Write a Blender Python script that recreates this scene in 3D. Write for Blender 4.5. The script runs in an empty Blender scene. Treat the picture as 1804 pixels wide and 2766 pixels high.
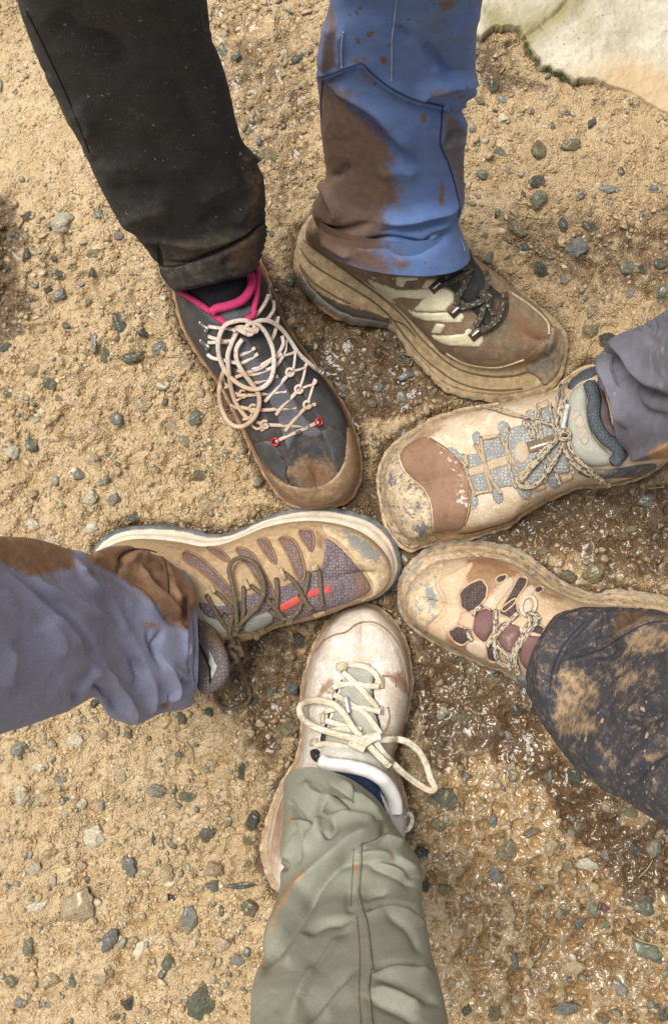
import bpy, bmesh, math, random
import numpy as np
from mathutils import Vector
from mathutils.bvhtree import BVHTree
from mathutils.geometry import delaunay_2d_cdt

# ------------------------------------------------------------------ camera, sky, sun, exposure
SC = bpy.context.scene
COL = SC.collection
PW, PH = 1804.0, 2766.0          # photograph frame, used to measure positions
CX, CY = PW / 2, PH / 2
CAMH = 1.15                      # phone held 1.15 m above the ground, looking straight down
FPX = CAMH * PW / 0.65           # 0.65 m of ground across the frame

cam_d = bpy.data.cameras.new('camera')
cam_d.sensor_fit = 'VERTICAL'
cam_d.sensor_height = 24.0
cam_d.lens = FPX * 24.0 / PH
cam_d.clip_start = 0.01
cam_d.clip_end = 200.0
cam = bpy.data.objects.new('camera', cam_d)
cam.location = (0, 0, CAMH)
COL.objects.link(cam)
SC.camera = cam

SUN_EL, SUN_AZ = math.radians(68), math.radians(140)   # azimuth measured from +X
world = bpy.data.worlds.new('World')
SC.world = world
world.use_nodes = True
wn = world.node_tree.nodes
wl = world.node_tree.links
bg = wn['Background']
sky = wn.new('ShaderNodeTexSky')
sky.sky_type = 'NISHITA'
sky.sun_disc = False
sky.sun_elevation = SUN_EL
sky.sun_rotation = math.pi / 2 - SUN_AZ
sky.dust_density = 4.0
sky.air_density = 1.0
hsv = wn.new('ShaderNodeHueSaturation')
hsv.inputs['Saturation'].default_value = 0.04
wl.new(sky.outputs[0], hsv.inputs['Color'])
wl.new(hsv.outputs[0], bg.inputs['Color'])
bg.inputs['Strength'].default_value = 0.05

sun_d = bpy.data.lights.new('sun', 'SUN')
sun_d.energy = 1.5
sun_d.angle = math.radians(28)
sun_d.color = (1.0, 0.965, 0.90)
sun = bpy.data.objects.new('sun', sun_d)
sdir = Vector((math.cos(SUN_EL) * math.cos(SUN_AZ), math.cos(SUN_EL) * math.sin(SUN_AZ), math.sin(SUN_EL)))
sun.rotation_euler = sdir.to_track_quat('Z', 'Y').to_euler()
sun.location = sdir * 5
COL.objects.link(sun)

SC.view_settings.view_transform = 'Standard'
SC.view_settings.look = 'None'
SC.view_settings.gamma = 1.0
SC.view_settings.use_curve_mapping = False
SC.view_settings.exposure = 1.52

# ------------------------------------------------------------------ helpers
rng = random.Random(7)
nrng = np.random.default_rng(11)

def P(x, y, z=0.0):
    k = (CAMH - z) / FPX
    return Vector(((x - CX) * k, (CY - y) * k, z))

def topx(co):
    """world points (n,3) -> photograph coordinates (n,2)"""
    k = FPX / (CAMH - co[:, 2])
    return np.stack([CX + co[:, 0] * k, CY - co[:, 1] * k], 1)

def reg(ox, oy, s):
    def f(pts):
        out = []
        for p in pts:
            out.append((ox + p[0] / s, oy + p[1] / s) + tuple(p[2:]))
        return out
    return f

def hashn(ix, iy, seed):
    h = (ix.astype(np.int64) * 374761393 + iy.astype(np.int64) * 668265263 + seed * 974634777) & 0xffffffff
    h = ((h ^ (h >> 13)) * 1274126177) & 0xffffffff
    h = h ^ (h >> 16)
    return (h & 0xffffff) / float(0xffffff)

def vnoise(x, y, seed=0):
    ix, iy = np.floor(x), np.floor(y)
    fx, fy = x - ix, y - iy
    fx = fx * fx * fx * (fx * (fx * 6 - 15) + 10)
    fy = fy * fy * fy * (fy * (fy * 6 - 15) + 10)
    a = hashn(ix, iy, seed); b = hashn(ix + 1, iy, seed)
    c = hashn(ix, iy + 1, seed); d = hashn(ix + 1, iy + 1, seed)
    return (a + (b - a) * fx) * (1 - fy) + (c + (d - c) * fx) * fy

def fbm(x, y, seed=0, octv=4, gain=0.5):
    s, a, t = 0.0, 1.0, 0.0
    for o in range(octv):
        s = s + a * vnoise(x * 2 ** o + 13.7 * o, y * 2 ** o - 7.3 * o, seed + o)
        t += a
        a *= gain
    return s / t

def sstep(a, b, x):
    t = np.clip((x - a) / (b - a), 0, 1)
    return t * t * (3 - 2 * t)

def seg_dist(pts, poly, closed=False):
    """distance, signed side and parameter from points to a polyline"""
    poly = np.asarray(poly, float)[:, :2]
    if closed:
        poly = np.vstack([poly, poly[:1]])
    best = np.full(len(pts), 1e9); side = np.zeros(len(pts)); par = np.zeros(len(pts))
    n = len(poly) - 1
    for i in range(n):
        a, b = poly[i], poly[i + 1]
        ab = b - a
        L2 = max((ab ** 2).sum(), 1e-9)
        t = np.clip(((pts - a) @ ab) / L2, 0, 1)
        q = a + t[:, None] * ab
        d = np.hypot(pts[:, 0] - q[:, 0], pts[:, 1] - q[:, 1])
        m = d < best
        best[m] = d[m]
        cr = ab[0] * (pts[:, 1] - a[1]) - ab[1] * (pts[:, 0] - a[0])
        side[m] = np.sign(cr[m])
        par[m] = (i + t[m]) / n
    return best, side, par

def inside(pts, poly):
    poly = np.asarray(poly, float)[:, :2]
    x, y = pts[:, 0], pts[:, 1]
    c = np.zeros(len(pts), bool)
    j = len(poly) - 1
    for i in range(len(poly)):
        xi, yi = poly[i]; xj, yj = poly[j]
        cond = ((yi > y) != (yj > y)) & (x < (xj - xi) * (y - yi) / ((yj - yi) if yj != yi else 1e-9) + xi)
        c ^= cond
        j = i
    return c

def region_mask(pts, poly, feather):
    d, _, _ = seg_dist(pts, poly, True)
    sd = np.where(inside(pts, poly), d, -d)
    return sstep(-feather, feather, sd)

def catmull(pts, spacing, closed=False):
    """resample a polyline (any dimension) along a Catmull-Rom curve with even spacing"""
    p = np.asarray([list(q) for q in pts], float)
    n = len(p)
    if n == 2 and not closed:
        k = max(2, int(np.linalg.norm(p[1, :2] - p[0, :2]) / spacing) + 1)
        t = np.linspace(0, 1, k)[:, None]
        return p[0] * (1 - t) + p[1] * t
    dense = []
    m = n if closed else n - 1
    for i in range(m):
        if closed:
            p0, p1, p2, p3 = p[(i - 1) % n], p[i], p[(i + 1) % n], p[(i + 2) % n]
        else:
            p0, p1, p2, p3 = p[max(i - 1, 0)], p[i], p[i + 1], p[min(i + 2, n - 1)]
        t = np.linspace(0, 1, 14, endpoint=False)[:, None]
        dense.append(0.5 * ((2 * p1) + (-p0 + p2) * t + (2 * p0 - 5 * p1 + 4 * p2 - p3) * t ** 2 + (-p0 + 3 * p1 - 3 * p2 + p3) * t ** 3))
    dense = np.vstack(dense + [p[:1] if closed else p[-1:]])
    L = np.concatenate([[0], np.cumsum(np.linalg.norm(np.diff(dense[:, :2], axis=0), axis=1))])
    k = max(3, int(round(L[-1] / spacing)) + 1)
    s = np.linspace(0, L[-1], k)
    out = np.stack([np.interp(s, L, dense[:, c]) for c in range(p.shape[1])], 1)
    return out[:-1] if closed else out

def resample_n(pts, n):
    d = catmull(pts, 2.0)
    L = np.concatenate([[0], np.cumsum(np.linalg.norm(np.diff(d[:, :2], axis=0), axis=1))])
    s = np.linspace(0, L[-1], n)
    return np.stack([np.interp(s, L, d[:, c]) for c in range(d.shape[1])], 1)

def np_mesh(name, verts, quads=None, tris=None, smooth=True, attrs=None, cattrs=None):
    me = bpy.data.meshes.new(name)
    verts = np.asarray(verts, np.float32)
    me.vertices.add(len(verts))
    me.vertices.foreach_set('co', verts.ravel())
    nq = 0 if quads is None else len(quads)
    nt = 0 if tris is None else len(tris)
    parts = []
    if nq: parts.append(np.asarray(quads, np.int32).ravel())
    if nt: parts.append(np.asarray(tris, np.int32).ravel())
    lv = np.concatenate(parts)
    me.loops.add(len(lv))
    me.loops.foreach_set('vertex_index', lv)
    me.polygons.add(nq + nt)
    ls = np.concatenate([np.arange(nq) * 4, nq * 4 + np.arange(nt) * 3]).astype(np.int32)
    lt = np.concatenate([np.full(nq, 4), np.full(nt, 3)]).astype(np.int32)
    me.polygons.foreach_set('loop_start', ls)
    me.polygons.foreach_set('loop_total', lt)
    me.polygons.foreach_set('use_smooth', np.full(nq + nt, smooth))
    for k, v in (attrs or {}).items():
        a = me.attributes.new(k, 'FLOAT', 'POINT')
        a.data.foreach_set('value', np.asarray(v, np.float32))
    for k, v in (cattrs or {}).items():
        a = me.attributes.new(k, 'FLOAT_COLOR', 'POINT')
        v = np.asarray(v, np.float32)
        v = np.concatenate([v, np.ones((len(v), 1), np.float32)], 1)
        a.data.foreach_set('color', v.ravel())
    me.update()
    me.validate()
    return me

def link(name, me, mat, parent=None, loc=None):
    o = bpy.data.objects.new(name, me)
    COL.objects.link(o)
    if mat is not None:
        me.materials.clear()
        me.materials.append(mat)
    if parent is not None:
        o.parent = parent
    if loc is not None:
        o.location = loc
    return o

def tag(o, label=None, cat=None, group=None, kind=None):
    if label: o['label'] = label
    if cat: o['category'] = cat
    if group: o['group'] = group
    if kind: o['kind'] = kind
    return o

def thing(name, label, cat, loc, group=None):
    o = bpy.data.objects.new(name, None)
    o.empty_display_size = 0.02
    COL.objects.link(o)
    o.location = loc
    return tag(o, label, cat, group)

def root_loc(o):
    v = Vector((0, 0, 0))
    while o is not None:
        v = v + o.location
        o = o.parent
    return np.array(v)

def add(name, verts, quads, tris, mat, parent=None, attrs=None, smooth=True):
    """mesh given in world coordinates, parented under a thing"""
    verts = np.asarray(verts, float)
    if parent is not None:
        verts = verts - root_loc(parent)
    me = np_mesh(name, verts, quads, tris, smooth, attrs)
    return link(name, me, mat, parent)

def grid_quads(nr, nc, wrap=False, off=0):
    r = np.arange(nr - 1)[:, None]
    c = np.arange(nc if wrap else nc - 1)[None, :]
    c2 = (c + 1) % nc
    q = np.stack([r * nc + c, r * nc + c2, (r + 1) * nc + c2, (r + 1) * nc + c], -1).reshape(-1, 4)
    return q + off

CAMP = Vector((0, 0, CAMH))

class Surf:
    """things are laid on this surface"""
    def __init__(self):
        self.b = []
    def add_mesh(self, verts, quads, tris=None):
        polys = [tuple(int(i) for i in f) for f in quads]
        if tris is not None:
            polys += [tuple(int(i) for i in f) for f in tris]
        self.b.append(BVHTree.FromPolygons([Vector(v) for v in verts], polys))
        return self
    def seen(self, x, y):
        d = (P(x, y, 0) - CAMP).normalized()
        return any(b.ray_cast(CAMP, d)[0] is not None for b in self.b)
    def pull(self, x, y, c):
        """move a point that lies past the edge back onto the surface"""
        for _ in range(14):
            if self.seen(x, y): break
            L = math.hypot(c[0] - x, c[1] - y) or 1
            x += (c[0] - x) / L * 2.5; y += (c[1] - y) / L * 2.5
        return x, y
    def hit(self, x, y):
        d = (P(x, y, 0) - CAMP).normalized()
        best = None
        for b in self.b:
            loc, n, i, dist = b.ray_cast(CAMP, d)
            if loc is not None and (best is None or dist < best[2]):
                best = (loc, n, dist)
        if best is None:
            g = P(x, y, 0.05)
            for b in self.b:
                loc, n, i, dist = b.find_nearest(g)
                if loc is not None and (best is None or dist < best[3]):
                    best = (loc, n, (loc - CAMP).length, dist)
        loc, n = best[0], best[1]
        if n.dot(d) > 0:
            n = -n
        return loc, n, d

def cdt(poly, spacing, smoothed=True):
    bd = catmull(poly, spacing, True) if smoothed else np.vstack([catmull([poly[i], poly[(i + 1) % len(poly)]], spacing)[:-1] for i in range(len(poly))])
    bd = bd[:, :2]
    lo, hi = bd.min(0), bd.max(0)
    gx = np.arange(lo[0], hi[0], spacing)
    gy = np.arange(lo[1], hi[1], spacing * 0.87)
    X, Y = np.meshgrid(gx, gy)
    X = X + (np.arange(len(gy)) % 2)[:, None] * spacing * 0.5
    pts = np.stack([X.ravel(), Y.ravel()], 1)
    ins = inside(pts, bd)
    pts = pts[ins]
    if len(pts):
        d, _, _ = seg_dist(pts, bd, True)
        pts = pts[d > spacing * 0.6]
    allp = np.vstack([bd, pts]) if len(pts) else bd
    nb = len(bd)
    r = delaunay_2d_cdt([Vector(p) for p in allp], [(i, (i + 1) % nb) for i in range(nb)], [], 1, 1e-4)
    V = np.array([[v.x, v.y] for v in r[0]])
    # make triangles face the camera (photograph y runs down)
    T = []
    for f in r[2]:
        a, b, c = V[f[0]], V[f[1]], V[f[2]]
        cr = (b[0] - a[0]) * (c[1] - a[1]) - (b[1] - a[1]) * (c[0] - a[0])
        T.append((f[0], f[1], f[2]) if cr < 0 else (f[0], f[2], f[1]))
    d, _, _ = seg_dist(V, bd, True)
    return V, np.array(T, int).reshape(-1, 3), d

def paint(co, lists):
    """lists: {attr: [(poly_px, feather_px, value), ...]} -> attrs"""
    px = topx(co)
    out = {}
    for k, items in lists.items():
        v = np.zeros(len(co))
        for it in items:
            if it[0] is None:
                v = np.maximum(v, it[2]) if it[2] >= 0 else np.clip(v + it[2], 0, 1)
                continue
            m = region_mask(px, it[0], it[1])
            v = np.maximum(v, m * it[2]) if it[2] >= 0 else np.clip(v + m * it[2], 0, 1)
        out[k] = v
    return out

def patch(name, poly, surf, mat, parent, lift=0.0014, edge=9.0, spacing=6.0, paints=None, smoothed=True, ridges=None, sink=0.0007, rim=.62):
    """a thin panel sewn or moulded on the surface: rounded rim, seated into what carries it"""
    V, T, d = cdt(poly, spacing, smoothed)
    if not smoothed and lift >= .0024:               # webbing laid over other panels
        sink, edge = -lift * .62, min(edge, 4.0)
    co = np.zeros((len(V), 3))
    cxy = V.mean(0)
    for i, (x, y) in enumerate(V):
        x, y = surf.pull(x, y, cxy)
        loc, n, r = surf.hit(x, y)
        e = min(d[i] / edge, 1.0)
        h = -sink + (lift + sink) * math.sqrt(max(0.0, 1 - (1 - e) ** 2))
        if ridges is not None:
            h += ridges(x, y) * e
        co[i] = loc + (n * 0.5 - r * 0.5).normalized() * h
    at = paint(co, paints) if paints else {'mud': np.full(len(co), .2)}
    at['wet'] = np.maximum(at.get('wet', np.zeros(len(co))), rim * (d < 1.5))       # dirt caught along the edge of the panel
    return add(name, co, None, T, mat, parent, at)

def puff(name, poly, zf, thick, mat, parent, edge=30.0, spacing=6.0, paints=None, groove=None, low=0.6):
    """a padded closed body; zf(x,y) gives the height of its middle sheet"""
    V, T, d = cdt(poly, spacing)
    n = len(V)
    onb = d < 1e-3
    top = np.zeros((n, 3)); bot = np.zeros((n, 3))
    for i, (x, y) in enumerate(V):
        z = zf(x, y)
        e = min(d[i] / edge, 1.0)
        h = thick * math.sqrt(max(0.0, 1 - (1 - e) ** 2))
        if groove is not None:
            h += groove(x, y) * e
        top[i] = P(x, y, z + h)
        bot[i] = P(x, y, z - h * low)
    idx = np.arange(n) + n
    idx[onb] = np.arange(n)[onb]
    T2 = idx[T][:, ::-1]
    co = np.vstack([top, bot])
    at = paint(co, paints) if paints else None
    o = add(name, co, None, np.vstack([T, T2]), mat, parent, at)
    return o, (top, T)

class Tubes:
    """several runs of one cord in one mesh"""
    def __init__(self):
        self.v = []; self.q = []; self.along = []; self.around = []; self.n = 0
    def run(self, pts3, r1, r2=None, sides=8, closed=False, up=None):
        r2 = r2 or r1
        p = np.asarray(pts3, float)
        m = len(p)
        if closed:
            tan = np.roll(p, -1, 0) - np.roll(p, 1, 0)
        else:
            tan = np.gradient(p, axis=0)
        tan /= np.maximum(np.linalg.norm(tan, axis=1)[:, None], 1e-9)
        upv = np.array([0, 0, 1.0]) if up is None else np.asarray(up)
        side = np.cross(tan, upv)
        ln = np.linalg.norm(side, axis=1)
        bad = ln < 0.15
        side[bad] = np.cross(tan[bad], np.array([1.0, 0.3, 0]))
        side /= np.maximum(np.linalg.norm(side, axis=1)[:, None], 1e-9)
        u = np.cross(side, tan)
        a = np.linspace(0, 2 * math.pi, sides, endpoint=False)
        ring = p[:, None, :] + np.cos(a)[None, :, None] * side[:, None, :] * r1 + np.sin(a)[None, :, None] * u[:, None, :] * r2
        L = np.concatenate([[0], np.cumsum(np.linalg.norm(np.diff(p, axis=0), axis=1))])
        vv = ring.reshape(-1, 3)
        q = grid_quads(m, sides, True)[:, ::-1]
        if closed:
            c = np.arange(sides); c2 = (c + 1) % sides
            q = np.vstack([q, np.stack([(m - 1) * sides + c, c, c2, (m - 1) * sides + c2], 1)])
        al = np.repeat(L, sides); ar = np.tile(np.cos(a) * 0.5 + 0.5, m)
        base = self.n
        self.v.append(vv); self.q.append(q + base); self.along.append(al + base * 0.0131); self.around.append(ar)
        self.n += len(vv)
        if not closed:                      # rounded ends
            for k, s in ((0, -1), (m - 1, 1)):
                tip = p[k] + tan[k] * s * min(r1, r2) * 0.7
                self.v.append(tip[None]); self.along.append(np.array([al[0]])); self.around.append(np.array([.5]))
                ti = self.n; self.n += 1
                c = np.arange(sides); c2 = (c + 1) % sides
                r0 = base + k * sides
                f = np.stack([r0 + c, r0 + c2, np.full(sides, ti), np.full(sides, ti)], 1)
                if s < 0: f = np.stack([r0 + c2, r0 + c, np.full(sides, ti), np.full(sides, ti)], 1)
                self.q.append(f)
        return self
    def drape(self, pts, surf, r1, r2=None, lift=0.0, spacing=7.0, sides=8, smooth=5, closed=False):
        """lay a run over the surface; a third number per point raises it (metres)"""
        pp = [(p[0], p[1], p[2] if len(p) > 2 else 0.0) for p in pts]
        s = catmull(pp, spacing, closed)
        D = []; t = []
        for x, y, l in s:
            loc, n, d = surf.hit(x, y)
            D.append(np.array(d)); t.append((loc - CAMP).length)
        t = np.array(t); D = np.array(D)
        k = smooth
        if k and len(t) > 2:
            tp = np.pad(t, k, mode='wrap' if closed else 'edge')
            mn = np.min(np.stack([tp[i:i + len(t)] for i in range(2 * k + 1)]), 0)
            mp = np.pad(mn, k, mode='wrap' if closed else 'edge')
            av = np.mean(np.stack([mp[i:i + len(t)] for i in range(2 * k + 1)]), 0)
            t = np.minimum(av * 0.7 + t * 0.3, t)
        rr = r2 or r1
        t = t - rr * 0.75 - lift - s[:, 2]
        return self.run(np.array(CAMP) + D * t[:, None], r1, r2, sides, closed)
    def build(self, name, mat, parent, paints=None, smooth=True):
        v = np.vstack(self.v)
        q = np.vstack(self.q)
        tri = q[:, 2] == q[:, 3]
        at = {'along': np.concatenate(self.along), 'around': np.concatenate(self.around)}
        if paints: at.update(paint(v, paints))
        return add(name, v, q[~tri] if (~tri).any() else None, q[tri][:, :3] if tri.any() else None, mat, parent, at, smooth)

# ------------------------------------------------------------------ materials
class N:
    def __init__(self, name):
        self.m = bpy.data.materials.new(name)
        self.m.use_nodes = True
        self.t = self.m.node_tree
        self.bsdf = self.t.nodes['Principled BSDF']
        self.tc = self.t.nodes.new('ShaderNodeTexCoord')
        self.co = self.tc.outputs['Object']
    def node(self, kind, **kw):
        n = self.t.nodes.new(kind)
        for k, v in kw.items():
            setattr(n, k, v)
        return n
    def put(self, sock, val):
        if hasattr(val, 'is_linked'):
            self.t.links.new(val, sock)
        else:
            if isinstance(val, tuple) and len(val) == 3 and sock.type == 'RGBA':
                val = val + (1,)
            sock.default_value = val
    def noise(self, scale, detail=4, rough=0.55, co=None, dist=0.0):
        n = self.node('ShaderNodeTexNoise')
        self.put(n.inputs['Vector'], co or self.co)
        n.inputs['Scale'].default_value = scale
        n.inputs['Detail'].default_value = detail
        n.inputs['Roughness'].default_value = rough
        n.inputs['Distortion'].default_value = dist
        return n.outputs['Fac']
    def voro(self, scale, feature='F1', co=None, rand=1.0):
        n = self.node('ShaderNodeTexVoronoi', feature=feature)
        self.put(n.inputs['Vector'], co or self.co)
        n.inputs['Scale'].default_value = scale
        n.inputs['Randomness'].default_value = rand
        return n
    def math(self, op, a, b=0.0, c=None, clamp=False):
        n = self.node('ShaderNodeMath', operation=op)
        n.use_clamp = clamp
        self.put(n.inputs[0], a); self.put(n.inputs[1], b)
        if c is not None: self.put(n.inputs[2], c)
        return n.outputs[0]
    def step(self, x, a, b, lo=0.0, hi=1.0):
        n = self.node('ShaderNodeMapRange', interpolation_type='SMOOTHSTEP')
        self.put(n.inputs['Value'], x)
        n.inputs['From Min'].default_value = a; n.inputs['From Max'].default_value = b
        n.inputs['To Min'].default_value = lo; n.inputs['To Max'].default_value = hi
        return n.outputs['Result']
    def mix(self, f, a, b):
        n = self.node('ShaderNodeMix', data_type='RGBA')
        self.put(n.inputs[0], f); self.put(n.inputs[6], a); self.put(n.inputs[7], b)
        return n.outputs[2]
    def attr(self, name):
        n = self.node('ShaderNodeAttribute', attribute_name=name)
        return n.outputs['Fac']
    def attrc(self, name):
        n = self.node('ShaderNodeAttribute', attribute_name=name)
        return n.outputs['Color']
    def bump(self, h, strength=0.3, dist=0.001, normal=None):
        n = self.node('ShaderNodeBump')
        self.put(n.inputs['Height'], h)
        n.inputs['Strength'].default_value = strength
        n.inputs['Distance'].default_value = dist
        if normal is not None: self.put(n.inputs['Normal'], normal)
        return n.outputs['Normal']
    def out(self, col=None, rough=None, normal=None, **kw):
        if col is not None: self.put(self.bsdf.inputs['Base Color'], col)
        if rough is not None: self.put(self.bsdf.inputs['Roughness'], rough)
        if normal is not None: self.put(self.bsdf.inputs['Normal'], normal)
        for k, v in kw.items():
            self.put(self.bsdf.inputs[k], v)
        return self.m

MUDC = (0.54, 0.385, 0.225)
BROWNC = (0.175, 0.088, 0.04)

def dirty(name, base, base2=None, mudc=MUDC, brownc=BROWNC, scuffc=(0.10, 0.11, 0.115), rough=0.75, nscale=70,
          cell=None, weave=None, speck=None, grain=0.35, sheen=0.0, stretch=None, mudn=1.0, grit=0.85, bumpd=0.0012):
    """cloth, leather or rubber with dried clay ('mud'), soaked mud ('wet') and rubbed places ('scuff') where those attributes say"""
    n = N(name)
    base2 = base2 or tuple(c * 0.75 for c in base)
    co = n.co
    col = n.mix(n.step(n.noise(nscale, 5), 0.35, 0.68), base, base2)
    hgt = n.noise(900, 2)
    hsum = n.math('MULTIPLY', hgt, grain)
    if cell:
        v = n.voro(cell, 'DISTANCE_TO_EDGE', rand=0.55)
        e = n.step(v.outputs['Distance'], 0.03, 0.22)
        col = n.mix(e, tuple(c * 0.55 for c in base), col)
        hsum = n.math('ADD', hsum, n.math('MULTIPLY', e, 0.8))
    if weave:
        w = n.node('ShaderNodeTexWave', wave_type='BANDS', bands_direction='DIAGONAL')
        n.put(w.inputs['Vector'], co)
        w.inputs['Scale'].default_value = weave
        w.inputs['Distortion'].default_value = 1.5
        hsum = n.math('ADD', hsum, n.math('MULTIPLY', w.outputs['Fac'], 0.35))
        col = n.mix(n.math('MULTIPLY', w.outputs['Fac'], 0.18), col, tuple(c * 0.6 for c in base))
    big, mid, fine = n.noise(38, 4, 0.6), n.noise(150, 5, 0.65), n.noise(520, 3, 0.6)
    nz = n.math('ADD', n.math('MULTIPLY', big, 0.30), n.math('ADD', n.math('MULTIPLY', mid, 0.40), n.math('MULTIPLY', fine, 0.30)))
    nz = n.math('ADD', n.math('MULTIPLY', n.math('SUBTRACT', nz, 0.5), 1.9 * mudn), 0.5)   # stretch contrast
    mudf = n.step(n.math('SUBTRACT', n.math('MULTIPLY', n.attr('mud'), 1.45), nz), -0.16, 0.42)
    mudf = n.math('MULTIPLY', mudf, n.step(n.attr('mud'), 0.0, 0.12))
    mudcol = n.mix(n.step(mid, 0.35, 0.7), mudc, tuple(c * 0.55 for c in mudc))
    col = n.mix(n.math('MULTIPLY', mudf, 0.93), col, mudcol)
    hsum = n.math('ADD', hsum, n.math('MULTIPLY', mudf, 0.5))
    wet2 = n.noise(120, 8, 0.75)
    wetn = n.math('ADD', n.math('MULTIPLY', n.math('SUBTRACT', wet2, 0.5), 2.0), 0.5)
    wetf = n.step(n.math('SUBTRACT', n.math('MULTIPLY', n.attr('wet'), 1.5), wetn), -0.26, 0.6)
    wetf = n.math('MULTIPLY', wetf, n.step(n.attr('wet'), 0.0, 0.12))
    wetc = n.mix(n.step(mid, 0.3, 0.7), brownc, tuple(min(1, c * 1.55) for c in brownc))
    col = n.mix(n.math('MULTIPLY', wetf, 0.92), col, wetc)
    scn = n.noise(190, 8, 0.78, dist=0.8)
    scf = n.step(n.math('SUBTRACT', n.math('MULTIPLY', n.attr('scuff'), 1.35), n.math('ADD', n.math('MULTIPLY', n.math('SUBTRACT', scn, 0.5), 2.6), 0.5)), 0.0, 0.2)
    scf = n.math('MULTIPLY', scf, n.step(n.attr('scuff'), 0.0, 0.1))
    col = n.mix(n.math('MULTIPLY', scf, 0.9), col, n.mix(fine, scuffc, tuple(min(1, c * 1.7) for c in scuffc)))
    if speck:
        sc, dens, rad, scol = speck
        dn = n.node('ShaderNodeTexNoise'); n.put(dn.inputs['Vector'], co); dn.inputs['Scale'].default_value = sc * 1.3
        va = n.node('ShaderNodeVectorMath', operation='MULTIPLY_ADD')
        n.put(va.inputs[0], dn.outputs['Color']); va.inputs[1].default_value = (0.6 / sc,) * 3; n.put(va.inputs[2], co)
        sf = None
        for k, (mul, dd) in enumerate(((1.0, dens), (0.42, dens * 0.6))):
            v = n.voro(sc * mul, co=va.outputs[0])
            rnd = n.node('ShaderNodeSeparateColor'); n.put(rnd.inputs[0], v.outputs['Color'])
            rr = n.math('MULTIPLY', n.math('ADD', n.math('MULTIPLY', rnd.outputs[1], 0.8), 0.3), rad)
            s1 = n.math('MULTIPLY', n.math('LESS_THAN', v.outputs['Distance'], rr), n.math('LESS_THAN', rnd.outputs[0], dd))
            sf = s1 if sf is None else n.math('MAXIMUM', sf, s1)
        sf = n.math('MULTIPLY', sf, n.step(n.noise(16, 3), 0.38, 0.6))
        col = n.mix(n.math('MULTIPLY', sf, 0.85), col, scol)
        hsum = n.math('ADD', hsum, n.math('MULTIPLY', sf, 0.6))
    gv_ = n.math('ADD', n.math('MULTIPLY', n.step(n.noise(760, 4, 0.7), .34, .66), 0.36), 0.80)
    gm_ = n.node('ShaderNodeMix', data_type='RGBA', blend_type='MULTIPLY'); n.put(gm_.inputs[0], grit); n.put(gm_.inputs[6], col)
    cg_ = n.node('ShaderNodeCombineColor'); [n.put(cg_.inputs[k_], gv_) for k_ in range(3)]
    n.put(gm_.inputs[7], cg_.outputs[0]); col = gm_.outputs[2]
    r = n.math('SUBTRACT', rough, n.math('MULTIPLY', wetf, 0.22))
    nor = n.bump(hsum, 0.55, bumpd)
    return n.out(col, r, nor, **({'Sheen Weight': sheen} if sheen else {}))

def cord(name, base, fleck, dirt, dens=0.55, fs=1.0):
    n = N(name)
    cx = n.node('ShaderNodeCombineXYZ')
    n.put(cx.inputs[0], n.math('MULTIPLY', n.attr('along'), 330 * fs))
    n.put(cx.inputs[1], n.math('MULTIPLY', n.attr('around'), 3.2))
    f = n.step(n.noise(1.0, 1, 0.5, co=cx.outputs[0]), dens, dens + 0.06)
    col = n.mix(f, base, fleck)
    d = n.step(n.math('ADD', n.math('MULTIPLY', n.noise(45, 4), 0.8), n.math('MULTIPLY', n.attr('mud'), 0.5)), 0.40, 0.68)
    col = n.mix(n.math('MULTIPLY', d, 0.75), col, dirt)
    w = n.node('ShaderNodeTexWave', wave_type='BANDS', bands_direction='X')
    n.put(w.inputs['Vector'], cx.outputs[0]); w.inputs['Scale'].default_value = 0.9
    return n.out(col, 0.8, n.bump(w.outputs['Fac'], 0.4, 0.0006))

def plain(name, col, rough=0.5, metal=0.0, col2=None, scale=200, bump=0.2, **kw):
    n = N(name)
    c = n.mix(n.step(n.noise(scale, 4), 0.4, 0.65), col, col2 or tuple(x * 0.7 for x in col))
    return n.out(c, rough, n.bump(n.noise(scale * 4, 2), bump, 0.0005), Metallic=metal, **kw)

# ------------------------------------------------------------------ where the six shoes stand (outlines measured on the photograph)
R1 = reg(400, 640, 2.503)
R2 = reg(760, 500, 1.94)
R3 = reg(980, 860, 1.8835)
R4 = reg(240, 1340, 1.7636)
R5 = reg(680, 1600, 2.833)
R6 = reg(1040, 1420, 2.031)

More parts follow.
